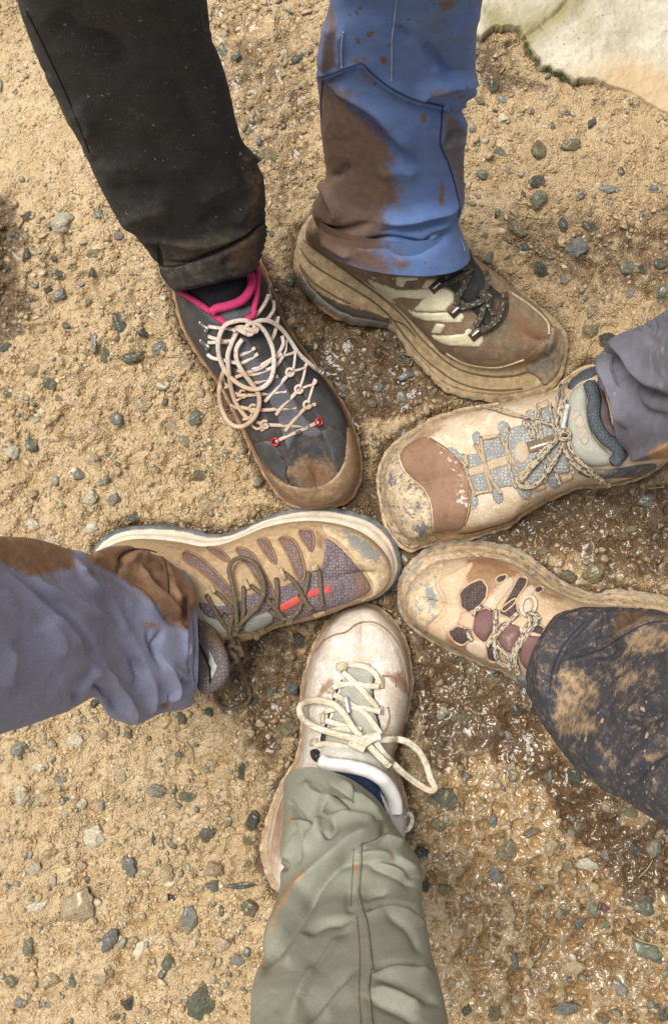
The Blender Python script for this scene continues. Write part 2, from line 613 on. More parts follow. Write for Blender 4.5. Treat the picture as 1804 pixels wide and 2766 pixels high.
SHOES = {
 'boot': dict(
  SA=R1([(400,-60),(270,0),(170,130),(165,300),(185,430),(230,600),(300,735),(400,885),(490,1010),(560,1145),(640,1300),(720,1480),(790,1610),(860,1720),(950,1805),(1080,1850),(1190,1845)]),
  SB=R1([(400,-60),(600,-30),(740,130),(830,330),(880,460),(940,610),(1050,760),(1180,930),(1295,1090),(1370,1240),(1425,1420),(1440,1580),(1405,1710),(1330,1795),(1190,1845)]),
  UA=R1([(400,-20),(290,30),(190,150),(182,300),(200,430),(245,595),(316,732),(412,880),(503,1006),(574,1142),(654,1296),(735,1468),(805,1590),(875,1690),(960,1765),(1080,1808),(1180,1805)]),
  UB=R1([(400,-20),(580,-10),(715,140),(812,330),(864,460),(926,610),(1036,770),(1164,935),(1276,1090),(1346,1240),(1396,1420),(1406,1570),(1372,1685),(1305,1765),(1180,1805)]),
  crest=[p for p in [(R1([(470,150)])[0]) + (.120,), R1([(560,440)])[0] + (.110,), R1([(690,760)])[0] + (.094,), R1([(850,1060)])[0] + (.078,), R1([(1000,1360)])[0] + (.064,), R1([(1080,1500)])[0] + (.057,), R1([(1130,1620)])[0] + (.046,)]],
  zs=(.030, .024), n=2.5),
 'blue': dict(
  SA=R2([(80,330),(72,410),(90,500),(150,585),(250,672),(350,715),(480,732),(570,745),(625,800),(665,875),(740,955),(800,1020),(880,1080),(1000,1112),(1130,1128),(1280,1112),(1400,1070),(1460,1000),(1492,910)]),
  SB=R2([(80,330),(115,215),(220,130),(450,110),(700,190),(900,310),(1060,425),(1200,530),(1320,612),(1420,695),(1480,770),(1498,840),(1492,910)]),
  UA=R2([(125,260),(140,300),(230,360),(340,440),(470,530),(590,625),(690,720),(770,805),(845,885),(950,935),(1050,957),(1140,960),(1270,935),(1370,895),(1425,830)]),
  UB=R2([(125,260),(170,185),(350,150),(650,215),(900,335),(1080,455),(1200,545),(1320,630),(1395,712),(1428,780),(1425,830)]),
  crest=[R2([(300,280)])[0] + (.105,), R2([(600,330)])[0] + (.106,), R2([(880,420)])[0] + (.098,), R2([(1010,540)])[0] + (.088,), R2([(1130,660)])[0] + (.075,), R2([(1270,770)])[0] + (.060,), R2([(1345,815)])[0] + (.048,)],
  zs=(.042, .028), n=2.5),
 'grey': dict(
  SA=R3([(1610,560),(1580,690),(1480,775),(1380,822),(1250,852),(1100,862),(1000,902),(900,952),(800,1012),(740,1060),(640,1092),(520,1125),(400,1138),(310,1160),(235,1183),(165,1130),(110,1030),(85,900),(78,800)]),
  SB=R3([(1610,560),(1560,400),(1380,255),(1190,238),(1100,262),(1030,310),(990,355),(920,378),(820,400),(720,428),(640,440),(560,452),(470,472),(370,503),(280,555),(180,620),(115,690),(78,800)]),
  UA=R3([(1580,560),(1550,680),(1460,760),(1370,805),(1250,836),(1100,845),(990,885),(890,932),(790,990),(730,1034),(640,1062),(520,1090),(400,1092),(310,1105),(245,1120),(190,1070),(140,980),(118,890),(112,805)]),
  UB=R3([(1580,560),(1530,410),(1370,272),(1195,256),(1105,278),(1040,322),(995,370),(920,394),(820,416),(720,443),(640,456),(560,470),(475,492),(380,525),(295,575),(205,640),(145,710),(112,805)]),
  crest=[R3([(1420,520)])[0] + (.115,), R3([(1130,555)])[0] + (.110,), R3([(940,600)])[0] + (.096,), R3([(740,690)])[0] + (.082,), R3([(560,770)])[0] + (.071,), R3([(400,820)])[0] + (.061,), R3([(280,850)])[0] + (.048,)],
  zs=(.028, .024), n=2.9),
 'purple': dict(
  SA=R4([(25,255),(70,205),(130,170),(200,151),(330,147),(430,154),(520,174),(600,189),(680,179),(760,145),(850,104),(950,75),(1060,60),(1160,65),(1270,85),(1370,125),(1432,185),(1468,250),(1480,330),(1474,370)]),
  SB=R4([(25,255),(50,330),(180,460),(430,590),(600,640),(700,650),(800,640),(900,600),(1050,570),(1150,548),(1230,520),(1330,498),(1400,468),(1450,425),(1474,370)]),
  UA=R4([(52,275),(130,225),(210,205),(300,205),(420,218),(540,240),(640,228),(740,190),(830,152),(950,125),(1060,118),(1160,128),(1260,155),(1340,200),(1400,260),(1435,320),(1438,370)]),
  UB=R4([(52,275),(80,350),(200,480),(430,620),(600,690),(700,690),(800,672),(900,625),(1050,590),(1150,560),(1230,527),(1325,500),(1390,465),(1425,422),(1438,370)]),
  crest=[R4([(250,380)])[0] + (.112,), R4([(520,500)])[0] + (.104,), R4([(720,490)])[0] + (.093,), R4([(900,465)])[0] + (.083,), R4([(1080,420)])[0] + (.072,), R4([(1220,375)])[0] + (.061,), R4([(1310,352)])[0] + (.048,)],
  zs=(.034, .026), n=2.6),
 'white': dict(
  SA=R5([(340,2420),(230,2320),(140,2225),(90,2080),(75,1940),(110,1780),(150,1650),(200,1520),(270,1400),(340,1270),(378,1100),(378,900),(380,750),(415,600),(460,450),(540,290),(620,190),(720,115),(850,90)]),
  SB=R5([(340,2420),(520,2440),(760,2330),(960,2150),(1110,1980),(1185,1800),(1185,1640),(1140,1450),(1080,1280),(1120,1130),(1180,985),(1215,820),(1228,700),(1215,560),(1190,430),(1140,310),(1050,190),(950,112),(850,90)]),
  UA=R5([(350,2370),(270,2270),(195,2160),(150,2050),(148,1930),(175,1780),(205,1650),(250,1530),(315,1400),(375,1270),(408,1100),(408,900),(412,755),(445,605),(490,460),(565,310),(640,215),(735,142),(850,118)]),
  UB=R5([(350,2370),(520,2390),(740,2290),(930,2120),(1075,1950),(1150,1790),(1152,1640),(1110,1460),(1055,1290),(1090,1130),(1150,985),(1188,820),(1200,700),(1188,560),(1163,440),(1115,322),(1030,208),(945,138),(850,118)]),
  crest=[R5([(560,2050)])[0] + (.118,), R5([(690,1560)])[0] + (.112,), R5([(770,1200)])[0] + (.100,), R5([(800,950)])[0] + (.088,), R5([(830,700)])[0] + (.077,), R5([(845,450)])[0] + (.064,), R5([(850,290)])[0] + (.050,)],
  zs=(.030, .024), n=2.5),
 'brown': dict(
  SA=R6([(1720,600),(1660,450),(1550,398),(1400,372),(1250,358),(1180,378),(1100,366),(1020,335),(940,285),(860,228),(780,165),(690,120),(580,99),(470,89),(380,92),(280,110),(190,158),(130,220),(88,290),(72,370)]),
  SB=R6([(1720,600),(1600,780),(1350,900),(1100,960),(950,980),(830,925),(740,862),(640,800),(550,768),(440,722),(330,672),(240,622),(170,572),(110,510),(78,440),(72,370)]),
  UA=R6([(1690,600),(1640,510),(1540,470),(1400,450),(1250,440),(1100,425),(1000,390),(900,340),(810,282),(730,225),(640,190),(540,172),(450,172),(360,185),(270,215),(200,260),(145,320),(120,380)]),
  UB=R6([(1690,600),(1580,760),(1340,880),(1100,940),(960,960),(845,905),(755,845),(655,785),(560,752),(450,706),(340,655),(255,604),(190,552),(142,496),(118,440),(120,380)]),
  crest=[R6([(1350,680)])[0] + (.112,), R6([(1000,700)])[0] + (.105,), R6([(800,650)])[0] + (.092,), R6([(660,580)])[0] + (.081,), R6([(520,510)])[0] + (.071,), R6([(380,450)])[0] + (.060,), R6([(280,410)])[0] + (.048,)],
  zs=(.034, .026), n=2.6),
}

def world2(pts, z):
    return np.array([list(P(p[0], p[1], z))[:2] for p in pts])

FOOT = {k: np.vstack([catmull(world2(s['SA'], .006), .006)[:, :2], catmull(world2(s['SB'], .006), .006)[::-1][1:-1, :2]]) for k, s in SHOES.items()}

# ------------------------------------------------------------------ ground
T3 = reg(1200, 0, 2.57)
CRACK = T3([(190,240),(240,265),(300,235),(350,200),(410,182),(450,195),(510,205),(560,245),(545,290),(590,350),(640,410),(700,460),(760,490),(820,520),(880,550),(950,553),(1040,560),(1140,590)])
_c = catmull(CRACK, 7)
CRACK = [(a + 16 * (vnoise(np.array(i * .9), np.array(3.1), 2) - .5) + 8 * (vnoise(np.array(i * 2.3), np.array(1.1), 4) - .5), b + 16 * (vnoise(np.array(i * .9), np.array(8.1), 5) - .5) + 8 * (vnoise(np.array(i * 2.3), np.array(6.1), 7) - .5)) for i, (a, b) in enumerate(_c)]
SLAB = CRACK + T3([(1300,640),(1450,730),(1600,800),(1900,860),(1900,-300),(100,-300),(150,120)])

def spread(half, step, far, g):
    a = list(np.arange(0, half, step))
    d = step
    while a[-1] < far:
        d *= g
        a.append(a[-1] + d)
    a = np.array(a)
    return np.concatenate([-a[:0:-1], a])

GX = spread(0.365, 0.0015, 7.0, 1.13)
GY = spread(0.540, 0.0015, 7.0, 1.13)
XX, YY = np.meshgrid(GX, GY)
gx, gy = XX.ravel(), YY.ravel()
GPX = topx(np.stack([gx, gy, np.zeros_like(gx)], 1))
near = (np.abs(gx) < 0.5) & (np.abs(gy) < 0.7)

def zone(items):
    v = np.zeros(len(gx))
    idx = np.where(near)[0]
    p = GPX[idx]
    wob = np.stack([fbm(p[:, 0] / 90, p[:, 1] / 90, 5) - .5, fbm(p[:, 0] / 90, p[:, 1] / 90, 9) - .5], 1) * 130
    p = p + wob
    for poly, f, val in items:
        v[idx] = np.maximum(v[idx], region_mask(p, poly, f) * val)
    return v

SOAK_SHADE = zone([
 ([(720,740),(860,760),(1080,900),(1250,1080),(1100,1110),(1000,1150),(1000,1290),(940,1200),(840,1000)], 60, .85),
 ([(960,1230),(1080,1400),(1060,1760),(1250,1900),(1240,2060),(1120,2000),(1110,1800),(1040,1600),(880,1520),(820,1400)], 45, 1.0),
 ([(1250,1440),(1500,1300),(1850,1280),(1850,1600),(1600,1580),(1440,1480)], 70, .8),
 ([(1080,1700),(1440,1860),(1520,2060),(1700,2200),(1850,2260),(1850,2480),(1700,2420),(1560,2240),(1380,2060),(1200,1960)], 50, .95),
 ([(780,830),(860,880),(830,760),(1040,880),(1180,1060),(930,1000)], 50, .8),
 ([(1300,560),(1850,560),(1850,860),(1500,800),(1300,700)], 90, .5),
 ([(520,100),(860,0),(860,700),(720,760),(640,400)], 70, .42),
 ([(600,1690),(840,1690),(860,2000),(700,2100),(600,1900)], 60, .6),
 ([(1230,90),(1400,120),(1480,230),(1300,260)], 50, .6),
 ([(-60,520),(40,540),(60,700),(50,900),(-60,960)], 60, 1.0),  # cast shadow of someone out of view, painted into the mud colour
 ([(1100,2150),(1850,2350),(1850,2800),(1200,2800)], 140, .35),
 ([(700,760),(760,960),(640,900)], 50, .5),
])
SMOOTH = zone([([(-60,100),(160,100),(300,560),(-60,560)], 120, 1.0), ([(1280,230),(1850,230),(1850,560),(1300,560)], 120, .55)])
lump = (1 - .72 * SMOOTH) * (1 + .55 * zone([([(-60,560),(400,620),(560,1000),(620,1440),(-60,1440)], 120, 1.0), ([(520,1960),(720,1960),(720,2500),(480,2400)], 80, .6), ([(1100,2100),(1850,2300),(1850,2800),(1150,2800)], 120, .7)]))
h = 0.012 * (fbm(gx * 9, gy * 9, 1) - .5)
h += lump * 0.0110 * (fbm(gx * 34, gy * 34, 21, 4, .55) - .5)
rid = 1 - np.abs(2 * fbm(gx * 62, gy * 62, 31, 3) - 1)
h += lump * 0.0075 * (rid - .75)
h += lump * 0.0026 * (fbm(gx * 170, gy * 170, 41, 3) - .5)
h += 0.0013 * (fbm(gx * 330, gy * 420, 51, 2) - .5)
h += 0.0008
h -= SOAK_SHADE * 0.0035
# worn runnel where the water drains
run_d, _, _ = seg_dist(GPX, [(980,1330),(1060,1560),(1090,1740),(1260,1880),(1430,1960),(1560,2120),(1650,2260),(1820,2330)])
h -= np.where(near, 0.0045 * np.exp(-(run_d / 55) ** 2), 0)
# rock slab's edge: mud falls away along the crack
cd, _, _ = seg_dist(GPX, CRACK)
slab_in = np.zeros(len(gx), bool)
slab_in[near] = inside(GPX[near], SLAB)
fade = sstep(1700, 1560, GPX[:, 0])
h -= np.where(near, 0.009 * np.exp(-(cd / 12) ** 2) * fade, 0)
h = np.where(slab_in, np.minimum(h, -0.004), h)
# pressed flat under the soles, squeezed up a little round them
pts2 = np.stack([gx, gy], 1)
for k, poly in FOOT.items():
    lo, hi = poly.min(0) - .05, poly.max(0) + .05
    m = np.where((gx > lo[0]) & (gx < hi[0]) & (gy > lo[1]) & (gy < hi[1]))[0]
    d, _, _ = seg_dist(pts2[m], poly, True)
    sd = np.where(inside(pts2[m], poly), -d, d)
    t = sstep(-.004, .014, sd)
    h[m] = h[m] * t + (1 - t) * np.minimum(h[m], -0.0015)
    h[m] += (0.0012 + .0042 * (fbm(gx[m] * 60, gy[m] * 60, 88, 3) - .35)) * np.exp(-((sd - .013) / .008) ** 2)
    SOAK_SHADE[m] = np.maximum(SOAK_SHADE[m], .85 * np.exp(-np.clip(sd, 0, 1) / .011) * (.55 + .9 * (fbm(gx[m] * 40, gy[m] * 40, 89, 3))))
far = np.maximum(np.abs(gx) - .5, np.abs(gy) - .7)
h = np.where(far > 0, np.maximum(h, 0) + 0.02 * np.clip(far, 0, 1) * fbm(gx * 2, gy * 2, 77), h)
HH = h.reshape(XX.shape)

def gz(x, y):
    """ground height"""
    i = np.clip(np.searchsorted(GX, x) - 1, 0, len(GX) - 2)
    j = np.clip(np.searchsorted(GY, y) - 1, 0, len(GY) - 2)
    fx = (x - GX[i]) / (GX[i + 1] - GX[i]); fy = (y - GY[j]) / (GY[j + 1] - GY[j])
    return (HH[j, i] * (1 - fx) + HH[j, i + 1] * fx) * (1 - fy) + (HH[j + 1, i] * (1 - fx) + HH[j + 1, i + 1] * fx) * fy

DAMP = 0.40 + 0.30 * sstep(500, 1500, GPX[:, 0]) + 0.12 * (fbm(gx * 14, gy * 14, 61) - .5) * 2
DAMP += zone([([(1290,240),(1850,330),(1850,900),(1500,840),(1290,640)], 120, .30), ([(1150,2100),(1850,2300),(1850,2800),(1200,2800)], 150, .22)])
DAMP = np.clip(np.maximum(DAMP - .35 * SMOOTH, SOAK_SHADE), 0, 1)  # also carries the painted shadow at the left edge

GLOSS = np.clip(.10 + .22 * SOAK_SHADE + .85 * zone([([(1060,1560),(1240,1780),(1500,1900),(1850,2200),(1850,2800),(1180,2800),(1130,2200),(1080,1800)], 140, 1.0), ([(1250,1440),(1500,1300),(1850,1300),(1850,1600),(1500,1560)], 80, .5)]), 0, 1)
g = N('wet_gravelly_mud')
soak = g.attr('soak')
damp = g.attr('damp')
vg = g.voro(520, rand=1.0)
vs = g.node('ShaderNodeSeparateColor'); g.put(vs.inputs[0], vg.outputs['Color'])
tan = g.mix(g.step(g.noise(26, 5), .35, .65), (.44, .32, .17), (.55, .42, .25))
tan = g.mix(g.math('MULTIPLY', g.step(g.noise(70, 5, .6), .5, .72), .55), tan, (.50, .39, .28))       # pinkish grey clay
ramp = g.node('ShaderNodeValToRGB'); g.put(ramp.inputs[0], vs.outputs[0])
el = ramp.color_ramp.elements
el[0].position, el[0].color = 0, (.12, .075, .035, 1)
el[1].position, el[1].color = 1, (.70, .56, .37, 1)
for p, c in ((.22, (.33, .22, .10)), (.5, (.43, .30, .15)), (.78, (.50, .33, .16)), (.9, (.30, .29, .24))):
    e = el.new(p); e.color = c + (1,)
sandf = g.math('MULTIPLY', g.step(g.noise(75, 5, .65), .42, .62), .80)
colr = g.mix(sandf, tan, ramp.outputs[0])
vg2 = g.voro(240)
vs2 = g.node('ShaderNodeSeparateColor'); g.put(vs2.inputs[0], vg2.outputs['Color'])
colr = g.mix(g.math('MULTIPLY', g.math('GREATER_THAN', vs2.outputs[0], .86), g.math('LESS_THAN', vg2.outputs['Distance'], .36)), colr, g.mix(vs2.outputs[1], (.10, .105, .08), (.62, .45, .26)))
alg = g.math('MULTIPLY', g.step(g.noise(48, 5, .65), .56, .74), .55)
colr = g.mix(alg, colr, (.17, .135, .05))                                                              # greenish film
soaked = g.mix(g.step(g.noise(130, 5, .6), .3, .7), (.072, .042, .017), (.165, .098, .045))  # soaked mud colour, also used for the painted shadow at the left edge
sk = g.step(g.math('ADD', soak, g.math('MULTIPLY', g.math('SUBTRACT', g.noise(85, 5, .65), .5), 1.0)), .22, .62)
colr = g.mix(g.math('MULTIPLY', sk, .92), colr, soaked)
dampc = g.mix(1.0, colr, colr)
dm = g.node('ShaderNodeMix', data_type='RGBA', blend_type='MULTIPLY')
g.put(dm.inputs[0], g.math('MULTIPLY', damp, .62)); g.put(dm.inputs[6], colr); g.put(dm.inputs[7], (.56, .48, .38, 1))
gr = g.math('SUBTRACT', 1.0, g.math('MULTIPLY', vg.outputs['Distance'], 1.4))
hb = g.math('ADD', g.math('MULTIPLY', gr, .9), g.math('MULTIPLY', g.noise(240, 4, .6), 1.4))
nb = g.bump(hb, .75, .0018)
film = g.bump(g.noise(78, 2, .5), 1.0, .0042)
g.put(g.bsdf.inputs['Coat Normal'], film)
g.put(g.bsdf.inputs['Coat Roughness'], .16)
g.put(g.bsdf.inputs['Coat Weight'], g.math('MULTIPLY', g.attr('gloss'), g.step(g.math('ADD', damp, g.math('MULTIPLY', g.math('SUBTRACT', g.noise(30, 4), .5), .8)), .18, .6)))
MAT_GROUND = g.out(dm.outputs[2], .55, nb)

gv = np.stack([gx, gy, h], 1)
gq = grid_quads(len(GY), len(GX))
ground = link('ground', np_mesh('ground', gv, gq, None, True, {'soak': SOAK_SHADE, 'damp': DAMP, 'gloss': GLOSS}), MAT_GROUND)
tag(ground, 'wet tan gravelly mud trodden by six shoes', 'ground', kind='structure')

# water standing in the hollows: the sheet follows the lie of the mud, smoothed, and shows wherever the mud dips below it
w = N('muddy_water')
gl = w.node('ShaderNodeBsdfGlossy'); gl.inputs['Roughness'].default_value = .17
tr = w.node('ShaderNodeBsdfTransparent'); tr.inputs['Color'].default_value = (.93, .87, .78, 1)
fr = w.node('ShaderNodeFresnel'); fr.inputs['IOR'].default_value = 1.38
mx = w.node('ShaderNodeMixShader')
wb = w.bump(w.math('ADD', w.noise(70, 2, .5), w.math('MULTIPLY', w.noise(160, 1), .06)), 1.0, .0036)
w.put(gl.inputs['Normal'], wb); w.put(fr.inputs['Normal'], wb)
w.put(mx.inputs[0], fr.outputs[0]); w.put(mx.inputs[1], tr.outputs[0]); w.put(mx.inputs[2], gl.outputs[0])
w.t.links.new(mx.outputs[0], w.t.nodes['Material Output'].inputs['Surface'])
def boxblur(A, k, times=2):
    for _ in range(times):
        for ax in (0, 1):
            p = np.pad(A, [(k, k) if i == ax else (0, 0) for i in (0, 1)], mode='edge')
            c = np.cumsum(p, axis=ax)
            c = np.concatenate([np.zeros_like(np.take(c, [0], ax)), c], ax)
            n_ = A.shape[ax]
            A = (np.take(c, np.arange(2 * k + 1, 2 * k + 1 + n_), ax) - np.take(c, np.arange(n_), ax)) / (2 * k + 1)
    return A
ix0, ix1 = np.searchsorted(GX, -.345), np.searchsorted(GX, .345)
iy0, iy1 = np.searchsorted(GY, -.52), np.searchsorted(GY, .52)
HB = boxblur(HH[iy0:iy1, ix0:ix1], 6)
sub_ = lambda A: A.reshape(XX.shape)[iy0:iy1, ix0:ix1]
WETZ = np.clip(sub_(zone([
 ([(1000,1420),(1120,1560),(1260,1800),(1460,1860),(1560,2080),(1850,2220),(1850,2800),(1300,2800),(1160,2400),(1130,2100),(1080,1800)], 90, .8),
 ([(720,780),(860,780),(1100,960),(1240,1090),(1060,1140),(1000,1300),(900,1180)], 60, .62), ([(1250,1440),(1500,1300),(1850,1300),(1850,1600),(1500,1560)], 70, .8),
 ([(1060,1560),(1180,1640),(1240,1860),(1120,2040),(1090,1800)], 40, 1.0), ([(1300,1850),(1480,1900),(1700,2200),(1850,2280),(1850,2440),(1600,2340),(1400,2060)], 50, 1.0),
 ([(1380,600),(1850,560),(1850,860),(1500,820)], 100, .26), ([(540,0),(900,0),(860,500),(700,700),(620,420)], 70, .24), ([(560,1640),(840,1680),(840,2050),(640,2060)], 70, .6), ([(100,2500),(600,2300),(600,2700),(200,2766)], 150, .3)])), 0, 1)
off = .0034 * (1 - WETZ) - .0011 + .0010 * (vnoise(sub_(gx) * 40, sub_(gy) * 40, 71) - .5)
WZ = HB - off
keep = (WETZ > .18) & (WZ > HH[iy0:iy1, ix0:ix1] - .0012)
for k, poly in FOOT.items():
    pass
ny_, nx_ = WZ.shape
wq = grid_quads(ny_, nx_)
kq = keep.ravel()[wq].any(1)
wq = wq[kq]
used = np.unique(wq)
remap = np.zeros(ny_ * nx_, np.int64); remap[used] = np.arange(len(used))
wv_ = np.stack([sub_(gx).ravel(), sub_(gy).ravel(), WZ.ravel()], 1)[used]
water = link('water', np_mesh('water', wv_, remap[wq]), w.m)
tag(water, 'shallow brown water lying in the hollows between the shoes', 'water', kind='structure')
print('water quads', len(wq))

# pale rock slab behind the blue leg
s = N('pale_rock')
rc = s.mix(s.step(s.noise(22, 5, .6), .36, .62), (.44, .40, .315), (.34, .295, .215))
rc = s.mix(s.math('MULTIPLY', s.step(s.noise(9, 5), .45, .62), .75), rc, (.52, .47, .37))
rv = s.voro(420)
rs = s.node('ShaderNodeSeparateColor'); s.put(rs.inputs[0], rv.outputs['Color'])
rc = s.mix(s.math('MULTIPLY', s.math('GREATER_THAN', rs.outputs[0], .95), s.math('LESS_THAN', rv.outputs['Distance'], s.math('MULTIPLY', s.noise(70, 3), .6))), rc, (.17, .14, .07))
rc = s.mix(s.math('MULTIPLY', s.step(s.noise(230, 6, .7), .48, .66), .5), rc, (.30, .25, .16))
rc = s.mix(s.math('MULTIPLY', s.attr('moss'), .85), rc, s.mix(s.noise(90, 4), (.13, .115, .04), (.30, .24, .10)))
rc = s.mix(s.math('MULTIPLY', s.attr('mud'), .9), rc, s.mix(s.noise(60, 5), (.36, .25, .13), (.46, .33, .18)))
MAT_SLAB = s.out(rc, .7, s.bump(s.math('ADD', s.noise(180, 5, .65), s.math('MULTIPLY', rv.outputs['Distance'], .4)), .6, .0016))
V, T, d = cdt(SLAB, 4.5)
V0 = V.copy()
sx = np.array([list(P(a, b, .006))[:2] for a, b in V])
edge_d, _, _ = seg_dist(V, CRACK)
joint = T3([(900,-60),(800,80),(720,140),(650,200),(590,240)])
jd, _, _ = seg_dist(V, joint)
lip = .0045 * sstep(1720, 1500, V[:, 0]) + .0010
zz = lip * sstep(0, 6, d + 0) + .003 * (fbm(sx[:, 0] * 12, sx[:, 1] * 12, 3) - .5) + .0030 * (fbm(sx[:, 0] * 130, sx[:, 1] * 130, 18, 4, .6) - .5) + .0022 * (fbm(sx[:, 0] * 70, sx[:, 1] * 70, 8) - .5)
zz -= .0040 * np.exp(-(jd / 9) ** 2) * (.5 + vnoise(V[:, 0] / 20, V[:, 1] / 20, 4))
zz -= .012 * (1 - sstep(0, 5, d))
sv = np.stack([sx[:, 0], sx[:, 1], zz], 1)
moss = np.clip(np.exp(-(jd / 34) ** 2) * .9 + np.exp(-(edge_d / 18) ** 2) * .35 + region_mask(V, T3([(260,60),(400,40),(440,170),(300,190)]), 25) * .6 + .35 * sstep(.55, .72, fbm(sx[:, 0] * 25, sx[:, 1] * 25, 15)), 0, 1)
mudm = np.clip(sstep(1560, 1800, V[:, 0]) * sstep(130, 10, d) * 1.1 + region_mask(V, T3([(900,500),(1250,600),(1700,850),(1700,560),(1300,430)]), 60) * .8, 0, 1)
slab = thing('rock_slab', 'pale cream rock slab with a mossy cracked edge behind the blue leg', 'rock', P(1500, 90, 0))
add('slab_face', sv, None, T, MAT_SLAB, slab, {'moss': moss, 'mud': mudm})

mm = plain('moss_green', (.055, .085, .012), .9, col2=(.10, .12, .02))
mv, mt = [], []
for _ in range(420):
    q = catmull(T3([(560,250),(590,350),(640,410),(700,460),(760,490),(820,520),(880,550),(950,553)]), 1)
    c = q[int(rng.random() ** .8 * (len(q) - 1))] if rng.random() < .5 else q[int((.45 + .4 * rng.random()) * (len(q) - 1))]
    b = P(c[0] + rng.gauss(0, 4), c[1] + rng.gauss(0, 4), 0)
    b.z = -.003 + rng.random() * .003
    a = rng.random() * 6.28
    w_, l_ = .0006, .002 + .0035 * rng.random()
    n0 = len(mv)
    dx, dy = math.cos(a), math.sin(a)
    mv += [b + Vector((dy * w_, -dx * w_, 0)), b - Vector((dy * w_, -dx * w_, 0)), b + Vector((dx * l_ * .7, dy * l_ * .7, l_))]
    mt.append((n0, n0 + 1, n0 + 2))
tag(add('moss', [tuple(v) for v in mv], None, mt, mm), 'green moss tufts growing in the crack along the rock slab', 'moss', kind='stuff')

